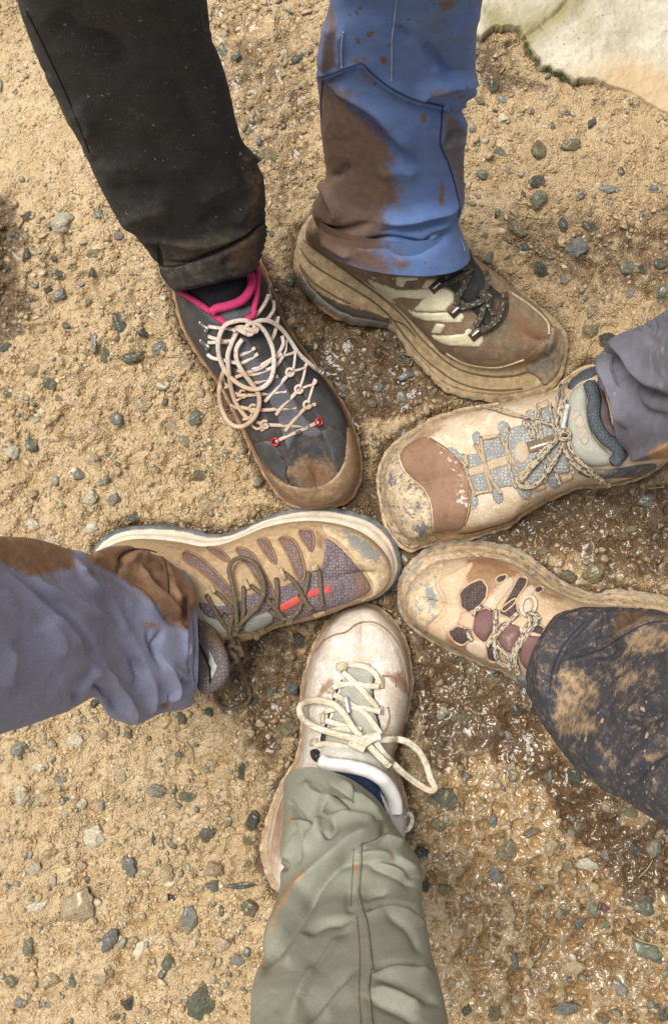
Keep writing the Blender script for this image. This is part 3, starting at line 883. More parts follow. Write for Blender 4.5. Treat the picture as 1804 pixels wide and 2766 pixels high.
# ------------------------------------------------------------------ shoes
def shoe_body(key, root, m_out, m_mid, m_up, mud_up, mud_sole, NS=96, M=34):
    s = SHOES[key]
    z0, z1 = s['zs']
    q = np.linspace(0, 1, NS)
    zs = z0 + (z1 - z0) * q
    # soles: closed contours, heel -> toe along A, back along B
    def contour(A, B, zA):
        a, b = resample_n(A, NS), resample_n(B, NS)
        za = zA if hasattr(zA, '__len__') else np.full(NS, zA)
        wa = np.array([list(P(a[i, 0], a[i, 1], za[i])) for i in range(NS)])
        wb = np.array([list(P(b[i, 0], b[i, 1], za[i])) for i in range(NS)])
        return wa, wb
    SAw, SBw = contour(s['SA'], s['SB'], .010)
    UAw, UBw = contour(s['UA'], s['UB'], zs)
    loopS = np.vstack([SAw, SBw[::-1][1:-1]]); loopU = np.vstack([UAw, UBw[::-1][1:-1]])
    zl = np.concatenate([zs, zs[::-1][1:-1]])
    NL = len(loopS)
    cen = loopS[:, :2].mean(0)
    nxt = np.roll(loopS[:, :2], -1, 0) - np.roll(loopS[:, :2], 1, 0)
    nrm = np.stack([nxt[:, 1], -nxt[:, 0]], 1); nrm /= np.linalg.norm(nrm, axis=1)[:, None]
    if ((loopS[:, :2] - cen) * nrm).sum() < 0: nrm = -nrm
    arc = np.concatenate([[0], np.cumsum(np.linalg.norm(np.diff(loopS[:, :2], axis=0), axis=1))])
    lug = sstep(-.2, .3, np.sin(arc / .0135 * 2 * math.pi)) * .0007
    def ring(t):
        """t 0 at the ground, 1 where the upper starts"""
        if t < .12: hz, lerp, off = t / .12 * .12, 0, -.004 * (1 - t / .12)
        else: hz, lerp, off = t, (0.0 if t < .235 else .10 + .90 * sstep(.10, 1.0, np.array(t))), (.0006 if t < .235 else -.0012)
        off2 = .0012 * math.sin(min(1, t) * math.pi) + .0007 * math.sin(t * 21 + 1.5 * math.sin(t * 5)) * (1 if t > .3 else 0)
        xy = loopS[:, :2] * (1 - lerp) + loopU[:, :2] * lerp
        wob = .0022 * (fbm(arc * 110, np.full(NL, t * 5.0), 5, 4, .6) - .5)
        xy = xy + nrm * (off + off2 + wob + (lug if t < .22 else 0))[:, None] if hasattr(lug, '__len__') else xy
        return np.concatenate([xy, (zl * hz + .0002)[:, None]], 1)
    to = [0, .05, .12, .17, .215, .23, .26]
    rings = [ring(t) for t in to]
    inner = rings[-1].copy(); inner[:, :2] -= nrm * .006
    rings.append(inner)
    v = np.vstack(rings)
    qd = grid_quads(len(rings), NL, True)
    at = paint(v, mud_sole)
    flip = np.cross(loopS[1] - loopS[0], loopS[0] - np.append(cen, 0))[2] > 0
    def fx(f): return f[:, ::-1] if flip else f
    outsole = add('outsole', v, fx(qd), None, m_out, root, at)
    bm = bmesh.new(); bm.from_mesh(outsole.data)
    bm.verts.ensure_lookup_table()
    bm.faces.new([bm.verts[i] for i in range(NL)])
    bmesh.ops.recalc_face_normals(bm, faces=bm.faces[:])
    bm.to_mesh(outsole.data); bm.free()
    tm = [.24, .28, .32, .36, .40, .44, .48, .52, .56, .60, .64, .68, .72, .76, .80, .84, .88, .92, .96, .985, 1.0]
    rings = [ring(t) for t in tm]
    a0 = rings[0].copy(); a0[:, :2] -= nrm * .005
    top = rings[-1].copy(); top[:, :2] -= nrm * .004; top[:, 2] += .0004
    top2 = top.copy(); top2[:, :2] -= nrm * .006; top2[:, 2] -= .002
    rings = [a0] + rings + [top, top2]
    vm = np.vstack(rings); qm = grid_quads(len(rings), NL, True)
    midsole = add('midsole', vm, fx(qm), None, m_mid, root, paint(vm, mud_sole))
    bm = bmesh.new(); bm.from_mesh(midsole.data); bmesh.ops.recalc_face_normals(bm, faces=bm.faces[:])
    # open tube: make sure it faces outwards
    bm.faces.ensure_lookup_table()
    f = bm.faces[NL * 6 + NS // 2]
    c = f.calc_center_median() + Vector(root_loc(root))
    if f.normal.x * (c.x - cen[0]) + f.normal.y * (c.y - cen[1]) < 0:
        bmesh.ops.reverse_faces(bm, faces=bm.faces[:])
    bm.to_mesh(midsole.data); bm.free()
    # upper: both sides rise to the crest line
    cr = resample_n(s['crest'], NS)
    cw = np.array([list(P(*c)) for c in cr])
    n = s['n']
    rows = []
    qa = np.linspace(0, 1, NS)
    for j in range(M + 1):
        a = (j / M) ** .9 * math.pi / 2
        hz = 1 - max(math.cos(a), 0) ** (2 / n)
        vt = math.sin(a) ** (2 / n)
        for_side = []
        for U in (UAw, UBw):
            p = U + (cw - U) * hz
            p[:, 2] = zs - .002 + (cw[:, 2] - zs + .002) * vt
            for_side.append(p)
        rows.append(for_side)
    A = np.stack([r[0] for r in rows]); B = np.stack([r[1] for r in rows])      # (M+1, NS, 3)
    full = np.concatenate([A, B[::-1][1:]], 0)                                   # edge A .. crest .. edge B
    K = len(full)
    wv = full.reshape(-1, 3).copy()
    nzx = fbm(wv[:, 0] * 55, wv[:, 1] * 55, 3, 4) - .5
    wv[:, 2] += .0022 * nzx * np.repeat(np.sin(np.linspace(0, math.pi, K)), NS)
    qd = grid_quads(K, NS)
    me_v = wv
    up = add('upper', me_v, qd, None, m_up, root, paint(me_v, mud_up))
    bm = bmesh.new(); bm.from_mesh(up.data)
    bmesh.ops.remove_doubles(bm, verts=bm.verts[:], dist=1e-5)
    bmesh.ops.recalc_face_normals(bm, faces=bm.faces[:])
    zsum = sum(f.normal.z * f.calc_area() for f in bm.faces)
    if zsum < 0: bmesh.ops.reverse_faces(bm, faces=bm.faces[:])
    for f in bm.faces: f.smooth = True
    bm.to_mesh(up.data); bm.free()
    S = Surf().add_mesh(me_v, qd).add_mesh(vm, qm)
    for pl in outsole.data.polygons: pl.use_smooth = True
    for pl in midsole.data.polygons: pl.use_smooth = True
    return up, S

def lay_text(txt, name, centre, h_px, rot, surf, mat, parent, lift=.0006, italic=0.0):
    """lettering laid flat on the surface; rot in degrees clockwise on the photograph"""
    fc = bpy.data.curves.new('lettering', 'FONT')
    fc.body = txt; fc.align_x = 'CENTER'; fc.align_y = 'CENTER'; fc.size = 1.0; fc.resolution_u = 3
    fc.shear = italic
    fo = bpy.data.objects.new('lettering', fc)
    COL.objects.link(fo)
    dg = bpy.context.evaluated_depsgraph_get()
    me = bpy.data.meshes.new_from_object(fo.evaluated_get(dg))
    bpy.data.objects.remove(fo); bpy.data.curves.remove(fc)
    c, s_ = math.cos(math.radians(rot)), math.sin(math.radians(rot))
    rl = root_loc(parent)
    for v in me.vertices:
        x, y = v.co.x * h_px, -v.co.y * h_px
        px, py = centre[0] + x * c - y * s_, centre[1] + x * s_ + y * c
        loc, n, d = surf.hit(px, py)
        v.co = loc - d * lift - Vector(rl)
    me.update()
    return link(name, me, mat, parent)

def ring_at(name, c, rpx, surf, r, mat, parent, lift=.0, ry=None, rot=0):
    t = Tubes()
    pts = []
    for i in range(12):
        a = i / 12 * 2 * math.pi
        x, y = math.cos(a) * rpx, math.sin(a) * (ry or rpx)
        cr, sr = math.cos(rot), math.sin(rot)
        pts.append((c[0] + x * cr - y * sr, c[1] + x * sr + y * cr))
    t.drape(pts, surf, r, lift=lift, spacing=3, sides=6, smooth=0, closed=True)
    return t.build(name, mat, parent)

def one(f, p):
    return f([p])[0]

# ---- shared shoe materials
M_RUBBER = dirty('black_rubber', (.035, .036, .036), rough=.6)
M_TANSOLE = dirty('clay_caked_midsole', (.44, .33, .19), (.36, .26, .14), rough=.7, scuffc=(.075, .08, .08))

# ================= black boot with pink collar
boot = thing('hiking_boot', 'black hiking boot with pink collar and pink flecked white laces', 'boot', P(700, 1030, 0))
m_bk = dirty('black_suede', (.018, .018, .019), (.030, .030, .032), rough=.72, scuffc=(.05, .05, .055), brownc=(.16, .085, .04), mudc=(.26, .16, .085))
mudU = {'mud': [(None, 0, .14), (R1([(860,1560),(1000,1420),(1200,1420),(1340,1540),(1300,1760),(1000,1800)]), 40, .42), (R1([(150,300),(260,620),(420,880),(380,900),(180,600)]), 20, .5), (R1([(760,1480),(900,1650),(1080,1740),(1300,1700),(1400,1500),(1440,1700),(1100,1860),(800,1650)]), 30, .75)],
        'wet': [(None, 0, .2), (R1([(1050,1480),(1230,1500),(1300,1640),(1100,1740),(980,1640)]), 40, .55), (R1([(760,1480),(900,1650),(1080,1740),(1300,1700),(1400,1500),(1440,1700),(1100,1860),(800,1650)]), 20, .55)],
        'scuff': [(None, 0, 0.0)]}
mudS = {'mud': [(None, 0, .62)], 'wet': [(None, 0, .55), (R1([(1300,1200),(1500,1400),(1450,1700),(1350,1500)]), 30, .3)], 'scuff': [(None, 0, .3)]}
bup, BS = shoe_body('boot', boot, M_RUBBER, dirty('black_boot_midsole', (.05, .045, .04), mudc=(.42, .28, .15), rough=.65), m_bk, mudU, mudS)
patch('toe_rand', R1([(760,1530),(830,1590),(930,1665),(1040,1690),(1160,1680),(1260,1620),(1320,1520),(1335,1400),(1340,1290),(1365,1240),(1420,1380),(1440,1560),(1405,1690),(1320,1775),(1190,1815),(1060,1815),(930,1770),(840,1690)]), BS,
      dirty('boot_rand_rubber', (.06, .055, .05), mudc=(.40, .26, .14), brownc=(.13, .07, .03), rough=.6), bup, .0016, 8, 5,
      {'mud': [(None, 0, .68)], 'wet': [(None, 0, .38), (R1([(880,1640),(1080,1690),(1260,1620),(1300,1700),(1080,1780)]), 20, .5)], 'scuff': [(None, 0, .3)]})
m_gmesh = dirty('grey_mesh_textile', (.15, .15, .17), (.09, .09, .105), rough=.85, cell=650, mudc=(.36, .27, .19))
patch('tongue', R1([(610,700),(680,690),(760,840),(880,930),(980,1080),(1070,1230),(1180,1320),(1120,1360),(1010,1350),(950,1440),(905,1330),(860,1190),(790,1080),(700,960),(630,860)]), BS, m_gmesh, bup, .0020, 12, 5, {'mud': [(None, 0, .22)]})
patch('tongue_flap', R1([(435,510),(480,485),(570,468),(640,480),(700,460),(720,500),(690,540),(600,590),(520,580),(470,550)]), BS, m_gmesh, bup, .0030, 12, 5)
m_bkp = dirty('black_leather_panel', (.034, .034, .036), (.055, .054, .054), rough=.62, mudc=(.2, .13, .075))
sfU = {'mud': [(None, 0, .13), (R1([(150,300),(260,620),(420,880),(380,900),(180,600)]), 20, .5)], 'wet': [(None, 0, .14)]}
for poly in ([(215,420),(300,440),(420,530),(520,600),(500,700),(540,820),(600,900),(640,960),(740,1090),(800,1200),(830,1330),(720,1380),(640,1260),(540,1080),(420,880),(320,730),(250,600)],
             [(860,420),(900,560),(960,700),(1080,860),(1200,1010),(1290,1150),(1330,1280),(1200,1290),(1110,1180),(1000,980),(900,860),(850,760),(800,640),(740,560),(760,460),(820,330)],
             [(830,1380),(910,1480),(940,1560),(935,1640),(880,1640),(800,1560),(740,1460),(710,1400)],
             [(1170,1310),(1300,1300),(1335,1400),(1320,1520),(1285,1600),(1245,1540),(1225,1440)]):
    patch('suede_panel', R1(poly), BS, m_bkp, bup, .0011, 7, 6, sfU)
m_pink = plain('pink_fleece', (.56, .035, .15), .9, col2=(.42, .025, .11), scale=600)
t = Tubes()
t.drape(R1([(215,368),(270,400),(340,446),(430,512),(480,552),(530,590)]), BS, .0028, lift=.001, smooth=3)
t.drape(R1([(735,175),(742,250),(738,330),(730,420),(716,480),(712,530),(650,560)]), BS, .0028, lift=.001, smooth=3)
t.build('collar', m_pink, boot)
t = Tubes()
t.drape(R1([(432,510),(460,484),(520,470),(590,450),(650,414),(692,350),(700,285),(680,235)]), BS, .0040, lift=.0025, smooth=4, sides=10)
t.build('tongue_binding', m_pink, boot)
m_ring = plain('red_metal', (.45, .03, .025), .4, .4)
for c in ((860,1385), (1155,1250)):
    ring_at('eyelet', one(R1, c), 9.5, BS, .0011, m_ring, bup, .0008)
m_steel = plain('dull_steel', (.36, .35, .33), .35, .9)
for c, rt in (((372,600), .6), ((378,722), .6), ((818,372), 1.3), ((842,505), 1.3)):
    x, y = one(R1, c)
    t = Tubes()
    t.drape([(x - 14 * math.cos(rt) + 4, y - 14 * math.sin(rt)), (x, y - 2, .002), (x + 16 * math.cos(rt), y + 16 * math.sin(rt), .003), (x + 20 * math.cos(rt) - 8, y + 20 * math.sin(rt) + 3, .001)], BS, .0022, .0016, smooth=0, spacing=4)
    t.build('lace_hook', m_steel, bup)
m_lace = cord('white_cord_pink_flecks', (.60, .52, .44), (.55, .16, .20), (.42, .27, .15), .60)
t = Tubes()
def lace(tb, f, S, r, runs, r2=None, smooth=4, lift=.0005):
    r2 = (r2 * .9) if r2 else r * .50
    r = r * 1.05
    for pts in runs:
        tb.drape(f(pts), S, r, r2, lift=lift, smooth=smooth)
lace(t, R1, BS, .00165, [
 [(862,1385),(935,1350),(1010,1318,.001),(1080,1285),(1153,1250)],
 [(735,1250),(790,1268),(900,1274),(1000,1276),(1080,1276)],
 [(925,1315),(980,1245),(1030,1190),(1075,1150),(1135,1130)],
 [(625,1150),(700,1165),(800,1170),(900,1160),(1000,1153)],
 [(865,1205),(920,1130),(975,1080),(1020,1030)],
 [(600,1070),(680,1070),(800,1058),(935,1042)],
 [(790,1115),(850,1045),(910,975),(962,915)],
 [(690,1000),(780,970),(880,940)],
 [(600,900),(700,930),(800,900),(870,865),(915,800)],
 [(590,950),(680,915),(770,880),(840,830),(905,790)],
 [(405,605),(470,615),(540,620),(600,630)],
 [(405,672),(460,690),(520,705),(580,700)],
 [(405,715),(470,712),(540,712)],
 [(400,792),(440,820),(500,830),(560,845),(640,850),(745,790)],
 [(620,802),(680,775),(725,750)],
 [(690,560),(740,520),(790,450),(815,390)],
 [(660,610),(730,570),(800,560),(850,490),(845,430)],
 [(880,540),(865,620),(845,680),(815,720)],
 [(905,670),(915,720),(885,780),(830,830),(700,900)],
], )
lace(t, R1, BS, .0012, [
 [(935,700),(930,770),(915,800),(980,785),(995,770),(985,880),(962,912)],
 [(960,905),(1010,900),(1065,880),(1068,850),(1050,950),(1020,1030)],
 [(1020,1030),(1075,1010),(1130,990),(1128,960),(1100,1060),(1078,1130)],
 [(500,930),(530,1000),(600,1060),(640,1050)], [(520,1020),(560,1000),(590,970)],
 [(560,1135),(610,1160),(690,1165)], [(580,1120),(640,1080),(660,1060)],
 [(640,1235),(690,1220),(720,1150)], [(690,1260),(740,1300),(790,1260)], [(760,1310),(800,1290),(780,1255)],
])
for c in ((960,915), (1020,1030), (1078,1135), (645,1060), (712,1160), (790,1268)):
    x, y = one(R1, c)
    t.drape([(x + 10 * math.cos(a), y + 10 * math.sin(a)) for a in np.linspace(0, 5.4, 8)], BS, .0014, lift=.0016, spacing=4, smooth=2)
lace(t, R1, BS, .0020, [
 [(690,650,.006),(720,600,.007),(660,565,.007),(590,570,.006),(520,600,.006),(478,690,.005),(480,800,.005),(525,910,.005),(600,985,.005),(690,1028,.005),(770,1020,.006),(830,960,.006),(852,850,.006),(838,740,.006),(790,640,.007),(730,585,.008),(680,590,.008),(650,630,.007)],
 [(600,640,.007),(565,720,.005),(540,800,.004),(545,900,.004),(560,1010,.004),(590,1110,.004),(640,1190,.004),(690,1245,.003)],
 [(640,690,.006),(600,750,.006),(600,830,.006),(640,910,.006),(700,990,.006),(745,1060,.005),(750,1140,.004),(715,1225,.004),(640,1280,.004),(560,1265,.004),(505,1180,.004),(482,1080,.004),(490,980,.004),(520,890,.005)],
 [(700,590,.007),(760,565,.007),(830,572,.006),(900,620,.005),(960,700,.005),(1020,790,.005),(1090,855,.004),(1150,905,.004),(1180,918,.003)],
 [(575,640,.007),(620,610,.008),(680,625,.009),(730,640,.008),(740,610,.008)],
 [(590,610,.008),(640,640,.009),(690,660,.008),(730,620,.008)],
], smooth=6)
t.build('shoelace', m_lace, boot, {'mud': [(R1([(440,950),(640,900),(760,1000),(800,1320),(460,1320)]), 40, .75), (R1([(700,1130),(1200,1100),(1200,1450),(800,1450)]), 40, .5)]})
patch('lace_keeper', R1([(985,1315),(1000,1300),(1040,1295),(1050,1320),(1030,1340),(995,1345)]), BS, m_bkp, bup, .004, 6, 4)
m_dthr = plain('dark_thread', (.012, .012, .012), .8)
for run in ([(1210,1130),(1228,1230),(1260,1290),(1320,1340)], [(940,1550),(930,1600),(950,1660)], [(850,1440),(900,1490),(915,1505)], [(1110,1000),(1200,1130),(1225,1170)]):
    t = Tubes(); t.drape(R1(run), BS, .0006, smooth=0, spacing=4, sides=6)
    t.build('stitching', m_dthr, bup)
patch('heel_tab', R1([(1255,1848),(1290,1825),(1335,1805),(1345,1815),(1310,1850),(1275,1862)]), BS, plain('red_rubber', (.40, .02, .03), .5), boot, .002, 5, 4)
# sock inside it
sock1 = thing('sock', 'black sock showing inside the pink collar of the black boot', 'sock', P(590, 760, .1))
sock1_poly = R1([(240,385),(300,330),(420,300),(600,270),(690,250),(700,300),(680,360),(640,400),(560,440),(470,470),(425,510),(340,450)])
V_, T_, d_ = cdt(sock1_poly, 6)
sco = []
for i, (x, y) in enumerate(V_):
    loc, nn, rr_ = BS.hit(x, y)
    sco.append(loc + Vector((0, 0, .0008 + .004 * sstep(0, 40, d_[i] + 0.0) - .002 * (1 - sstep(0, 12, d_[i])))))
add('ribbed_knit', np.array([list(c) for c in sco]), None, T_, plain('black_knit', (.010, .010, .014), .9, col2=(.016, .016, .022), scale=300), sock1)

# ================= tan trail shoe under the blue trousers
trail = thing('trail_shoe', 'tan caked trail shoe with black ribbed tongue below the blue trouser leg', 'shoe', P(1200, 900, 0))
m_moss = dirty('olive_brown_textile', (.135, .115, .075), (.19, .135, .085), rough=.8, weave=420, mudc=(.36, .26, .15), brownc=(.20, .085, .04))
soleM = {'mud': [(None, 0, .58)], 'wet': [(R2([(60,350),(200,480),(350,560),(560,700),(560,790),(60,790)]), 40, .55), (None, 0, .30)], 'scuff': [(None, 0, .16), (R2([(70,400),(110,480),(180,560),(300,620),(440,660),(560,700),(570,750),(340,730),(140,600),(70,500)]), 14, 1.0), (R2([(120,330),(220,420),(260,480),(180,440)]), 16, .5), (R2([(620,800),(760,960),(900,1075),(860,1090),(700,960)]), 10, .55)]}
upM = {'mud': [(None, 0, .38), (R2([(850,880),(1000,930),(1280,900),(1400,800),(1440,900),(1200,980),(850,960)]), 15, .9), (R2([(100,200),(300,300),(600,560),(700,700),(640,700),(400,520),(120,320)]), 25, .9)],
       'wet': [(None, 0, .30), (R2([(1160,640),(1400,720),(1390,860),(1200,860)]), 50, .55)]}
tup, TS = shoe_body('blue', trail, dirty('dark_green_outsole', (.045, .05, .04), (.10, .11, .075), rough=.55, mudc=(.38, .28, .15), scuffc=(.028, .024, .018)), dirty('pale_green_midsole', (.36, .34, .20), (.44, .36, .21), rough=.62, mudc=(.54, .40, .225), brownc=(.20, .105, .05), scuffc=(.030, .026, .02)), m_moss, upM, soleM)
m_cream = dirty('cream_overlay', (.68, .63, .44), (.60, .53, .35), rough=.6, mudc=(.45, .31, .17))
cm = {'mud': [(None, 0, .24)], 'wet': [(None, 0, .12)]}
def stripes(f, a, b, w=9.0):
    p0, p1 = one(f, a), one(f, b)
    dx, dy = p1[0] - p0[0], p1[1] - p0[1]
    L = math.hypot(dx, dy)
    def r(x, y):
        s_ = ((x - p0[0]) * -dy + (y - p0[1]) * dx) / L
        return .00045 * math.sin(s_ / w * 2 * math.pi)
    return r
for poly, a, b in (
 ([(430,480),(540,520),(600,545),(690,545),(770,535),(815,560),(805,588),(720,602),(620,592),(590,600),(640,650),(560,610),(480,540)], (560,560), (800,570)),
 ([(690,650),(735,600),(765,560),(840,520),(900,560),(915,605),(880,640),(865,662),(780,668),(700,664)], (700,650), (700,560)),
 ([(640,640),(700,660),(790,668),(870,662),(945,668),(962,688),(945,722),(850,722),(740,712),(690,690)], (690,690), (950,700)),
 ([(808,722),(868,726),(835,782),(778,778)], (800,720), (780,780)),
 ([(740,750),(785,780),(860,785),(955,778),(965,755),(995,745),(1005,785),(1058,790),(1062,822),(1038,850),(950,850),(860,842),(800,812)], (790,800), (1040,820)),
 ([(596,478),(725,478),(715,500),(655,505),(640,540),(595,530)], (600,500), (640,540)),
 ([(722,545),(755,492),(808,490),(830,520),(785,545)], (722,545), (760,490)),
 ([(430,470),(520,485),(600,480),(590,500),(480,495)], (430,470), (600,485))):
    patch('overlay', R2(poly), TS, m_cream, tup, .0018, 6, 5, cm, False, stripes(R2, a, b, 7.5))
def ribs(f, a, b, w):
    return lambda x, y, r=stripes(f, a, b, w): r(x, y) * 1.3
m_btong = dirty('black_ribbed_knit', (.012, .012, .013), (.02, .02, .02), rough=.8, brownc=(.10, .055, .03), mudc=(.25, .17, .1))
patch('tongue', R2([(795,460),(880,400),(975,330),(1010,390),(1055,450),(1090,510),(1125,550),(1185,590),(1190,660),(1150,735),(1085,775),(1040,710),(980,640),(910,570),(850,510)]), TS, m_btong, tup, .0045, 22, 4, {'wet': [(R2([(1110,600),(1200,600),(1200,760),(1090,790)]), 25, .75), (None, 0, .15)], 'mud': [(None, 0, .08)]}, True, ribs(R2, (900,560), (1000,420), 5.5))
m_groove = dirty('groove_dirt', (.10, .068, .035), (.16, .11, .06), rough=.8, mudc=(.30, .21, .12))
for run in ([(100,330),(150,400),(250,470),(370,540),(480,610),(560,680),(610,740),(650,800)], [(120,290),(200,350),(300,420),(420,510),(540,600),(640,690),(720,790),(800,870),(870,930),(960,975),(1080,1000),(1200,1000),(1300,975)], [(95,420),(160,500),(260,570),(360,620)], [(640,780),(720,880),(800,950),(900,1020),(1010,1060),(1130,1075),(1260,1065)], [(560,700),(640,730),(700,790)]):
    t = Tubes(); t.drape(R2(run), TS, .0010, lift=-.0004, smooth=0, spacing=4, sides=6)
    t.build('sole_groove', m_groove, trail)
rnd = dirty('toe_rubber', (.10, .105, .105), (.15, .15, .145), rough=.6, mudc=(.42, .29, .16))
patch('toe_cap', R2([(1275,940),(1340,905),(1385,860),(1400,800),(1408,745),(1440,740),(1480,790),(1492,870),(1478,960),(1440,1015),(1385,1062),(1335,1010),(1290,985)]), TS, rnd, tup, .0022, 10, 5,
      {'mud': [(None, 0, .42), (R2([(1420,740),(1500,800),(1490,900),(1440,860)]), 15, .9)], 'wet': [(R2([(1380,1000),(1440,900),(1500,950),(1440,1080)]), 25, .4)]})
t = Tubes()
for run in ([(860,880),(950,930),(1050,952),(1150,952),(1270,915)], [(1195,560),(1300,630),(1390,715),(1400,780)]):
    t = Tubes(); t.drape(R2(run), TS, .0012, smooth=0, spacing=4, sides=6)
    t.build('piping', m_cream, tup, {'mud': [(None, 0, .5)]})
m_clip = plain('dark_lace_clip', (.03, .02, .015), .4, .1, col2=(.12, .05, .02))
m_sil = plain('bright_clip_bar', (.62, .60, .58), .2, .9)
for c, rt in (((812,528), -.7), ((912,655), -.75), ((1018,775), -.7)):
    x, y = one(R2, c)
    ca, sa = math.cos(rt), math.sin(rt)
    def bx(w_, h_, c_=ca, s_=sa, x_=x, y_=y): return [(x_ + i * w_ * c_ - j * h_ * s_, y_ + i * w_ * s_ + j * h_ * c_) for i, j in ((-1, -1), (1, -1), (1, 1), (-1, 1))]
    clip = patch('lace_clip', bx(19, 12), TS, m_clip, tup, .0055, 5, 4, None, False)
    t = Tubes()
    t.drape([(x - 13 * ca, y - 13 * sa), (x + 13 * ca, y + 13 * sa)], TS, .0011, lift=.0062, smooth=0, spacing=4, sides=6)
    t.build('clip_bar', m_sil, tup)
for c in ((1062,470), (1163,580)):
    x, y = one(R2, c)
    patch('lace_clip', [(x - 9, y - 9), (x + 8, y - 10), (x + 11, y + 10), (x - 6, y + 11)], TS, m_clip, tup, .005, 4, 4, None, False)
m_dlace = cord('dark_olive_lace', (.045, .04, .028), (.30, .26, .17), (.14, .09, .045), .60)
t = Tubes()
lace(t, R2, TS, .0026, [
 [(825,530),(870,515),(930,485),(985,455)], [(930,485),(960,520),(925,580),(915,630)], [(985,470),(960,520)],
 [(935,640),(1000,628),(1060,600)], [(1060,600),(1050,680),(1015,740)], [(1060,595),(1090,640),(1110,680)],
 [(1040,770),(1090,740),(1140,690),(1165,600)], [(1070,470),(1080,520),(1060,560)], [(950,430),(900,440),(850,480)],
], .0010, lift=.0045)
lace(t, R2, TS, .0042, [[(935,400),(960,425),(990,460)], [(1030,560),(1060,575),(1090,600)], [(1060,560),(1080,590),(1075,640)]], .0016, lift=.006)
t.build('shoelace', m_dlace, trail)

# ================= grey cream shoe with the big toe bumper
keen = thing('hiking_shoe', 'cream and tan hiking shoe with brown vamp and broad rubber toe', 'shoe', P(1380, 1200, 0))
m_nub = dirty('dusty_cream_nubuck', (.60, .48, .35), (.68, .57, .44), rough=.8, mudc=(.50, .34, .19), brownc=(.24, .13, .065), scuffc=(.60, .54, .46))
upK = {'mud': [(None, 0, .42), (R3([(300,1060),(700,1020),(1000,880),(1000,960),(700,1080),(300,1160)]), 30, .7)],
       'wet': [(None, 0, .12), (R3([(180,690),(300,580),(420,540),(330,620),(250,700)]), 20, .8), (R3([(560,900),(640,920),(600,960)]), 15, .4), (R3([(700,930),(960,860),(980,920),(800,980)]), 25, .4), (R3([(400,480),(640,440),(660,470),(420,520)]), 15, .4)], 'scuff': [(None, 0, .22)]}
solK = {'mud': [(None, 0, .62)], 'wet': [(None, 0, .25), (R3([(120,680),(300,540),(500,450),(420,430),(100,640)]), 20, .5)], 'scuff': [(None, 0, .3)]}
kup, KS = shoe_body('grey', keen, M_RUBBER, M_TANSOLE, m_nub, upK, solK)
m_vamp = dirty('brown_soaked_suede', (.22, .125, .075), (.27, .16, .10), rough=.85, mudc=(.42, .28, .17), brownc=(.17, .085, .045), scuffc=(.50, .42, .36))
patch('vamp', R3([(185,690),(235,630),(300,600),(340,610),(420,665),(475,705),(512,755),(540,815),(545,890),(540,965),(515,1055),(480,1085),(420,1088),(362,1085),(352,1000),(338,925),(300,860),(245,812),(205,765)]), KS, m_vamp, kup, .0014, 8, 5,
      {'mud': [(R3([(300,620),(440,700),(520,800),(400,780)]), 25, .35), (None, 0, .12)], 'wet': [(None, 0, .45)], 'scuff': [(R3([(380,660),(480,720),(540,820),(540,960),(460,960),(470,800)]), 30, .42)]})
patch('toe_bumper', R3([(78,800),(105,715),(165,655),(182,700),(205,768),(250,818),(305,862),(340,925),(353,1000),(358,1080),(385,1128),(310,1160),(238,1184),(165,1130),(110,1030),(84,900)]), KS, dirty('tan_toe_rubber', (.40, .30, .19), (.33, .26, .18), rough=.65, mudc=(.62, .455, .28), scuffc=(.055, .062, .07)), kup, .0026, 14, 5,
      {'mud': [(None, 0, .50)], 'scuff': [(None, 0, .36), (R3([(90,770),(180,760),(200,860),(120,880)]), 25, .55), (R3([(180,880),(320,920),(330,1000),(200,1000)]), 40, .50), (R3([(270,1040),(330,1040),(330,1110),(280,1110)]), 18, .75)]})
patch('foxing_strip', R3([(362,1092),(440,1090),(540,1092),(640,1070),(730,1040),(790,1000),(800,1012),(740,1060),(640,1090),(520,1124),(400,1138),(380,1125)]), KS, m_nub, kup, .0014, 5, 5, {'mud': [(None, 0, .65)], 'wet': [(None, 0, .25)]})
m_kmesh = dirty('blue_grey_mesh', (.39, .385, .36), (.27, .275, .265), rough=.85, cell=330, mudc=(.44, .36, .27))
patch('tongue', R3([(525,705),(580,680),(620,625),(690,600),(740,560),(815,530),(880,470),(950,440),(990,480),(1010,560),(1040,680),(1055,780),(1000,800),(930,820),(870,848),(750,860),(640,878),(580,888),(545,850)]), KS, m_kmesh, kup, .0016, 12, 5, {'mud': [(R3([(520,680),(760,560),(800,860),(560,900)]), 40, .25)], 'scuff': []})
for poly in ([(552,590),(575,570),(600,585),(618,620),(600,650),(575,655),(555,625)], [(680,545),(700,520),(735,525),(750,560),(738,595),(705,600),(685,580)],
             [(820,480),(850,460),(880,475),(890,510),(860,545),(825,530)], [(420,662),(460,655),(500,690),(502,745),(470,720),(440,700)],
             [(543,900),(565,885),(590,925),(580,965),(550,978),(540,945)], [(650,880),(680,870),(712,890),(715,930),(690,948),(660,925)],
             [(780,870),(830,855),(868,870),(860,905),(830,928),(795,905)], [(930,815),(965,800),(1005,840),(990,868),(955,865)]):
    patch('mesh_window', R3(poly), KS, m_kmesh, kup, .0009, 5, 4, {'mud': [(None, 0, .15)]})
m_web = dirty('cream_webbing', (.50, .42, .31), (.42, .33, .22), rough=.8, weave=500)
patch('tongue_bar', R3([(525,770),(600,740),(690,705),(760,690),(765,738),(690,760),(610,790),(530,810)]), KS, m_web, kup, .0030, 6, 4, {'mud': [(None, 0, .42)]}, False)
patch('tongue_disc', R3([(760,680),(775,635),(810,620),(842,650),(848,705),(822,742),(785,735)]), KS, m_web, kup, .0032, 10, 4, {'mud': [(None, 0, .35)]})
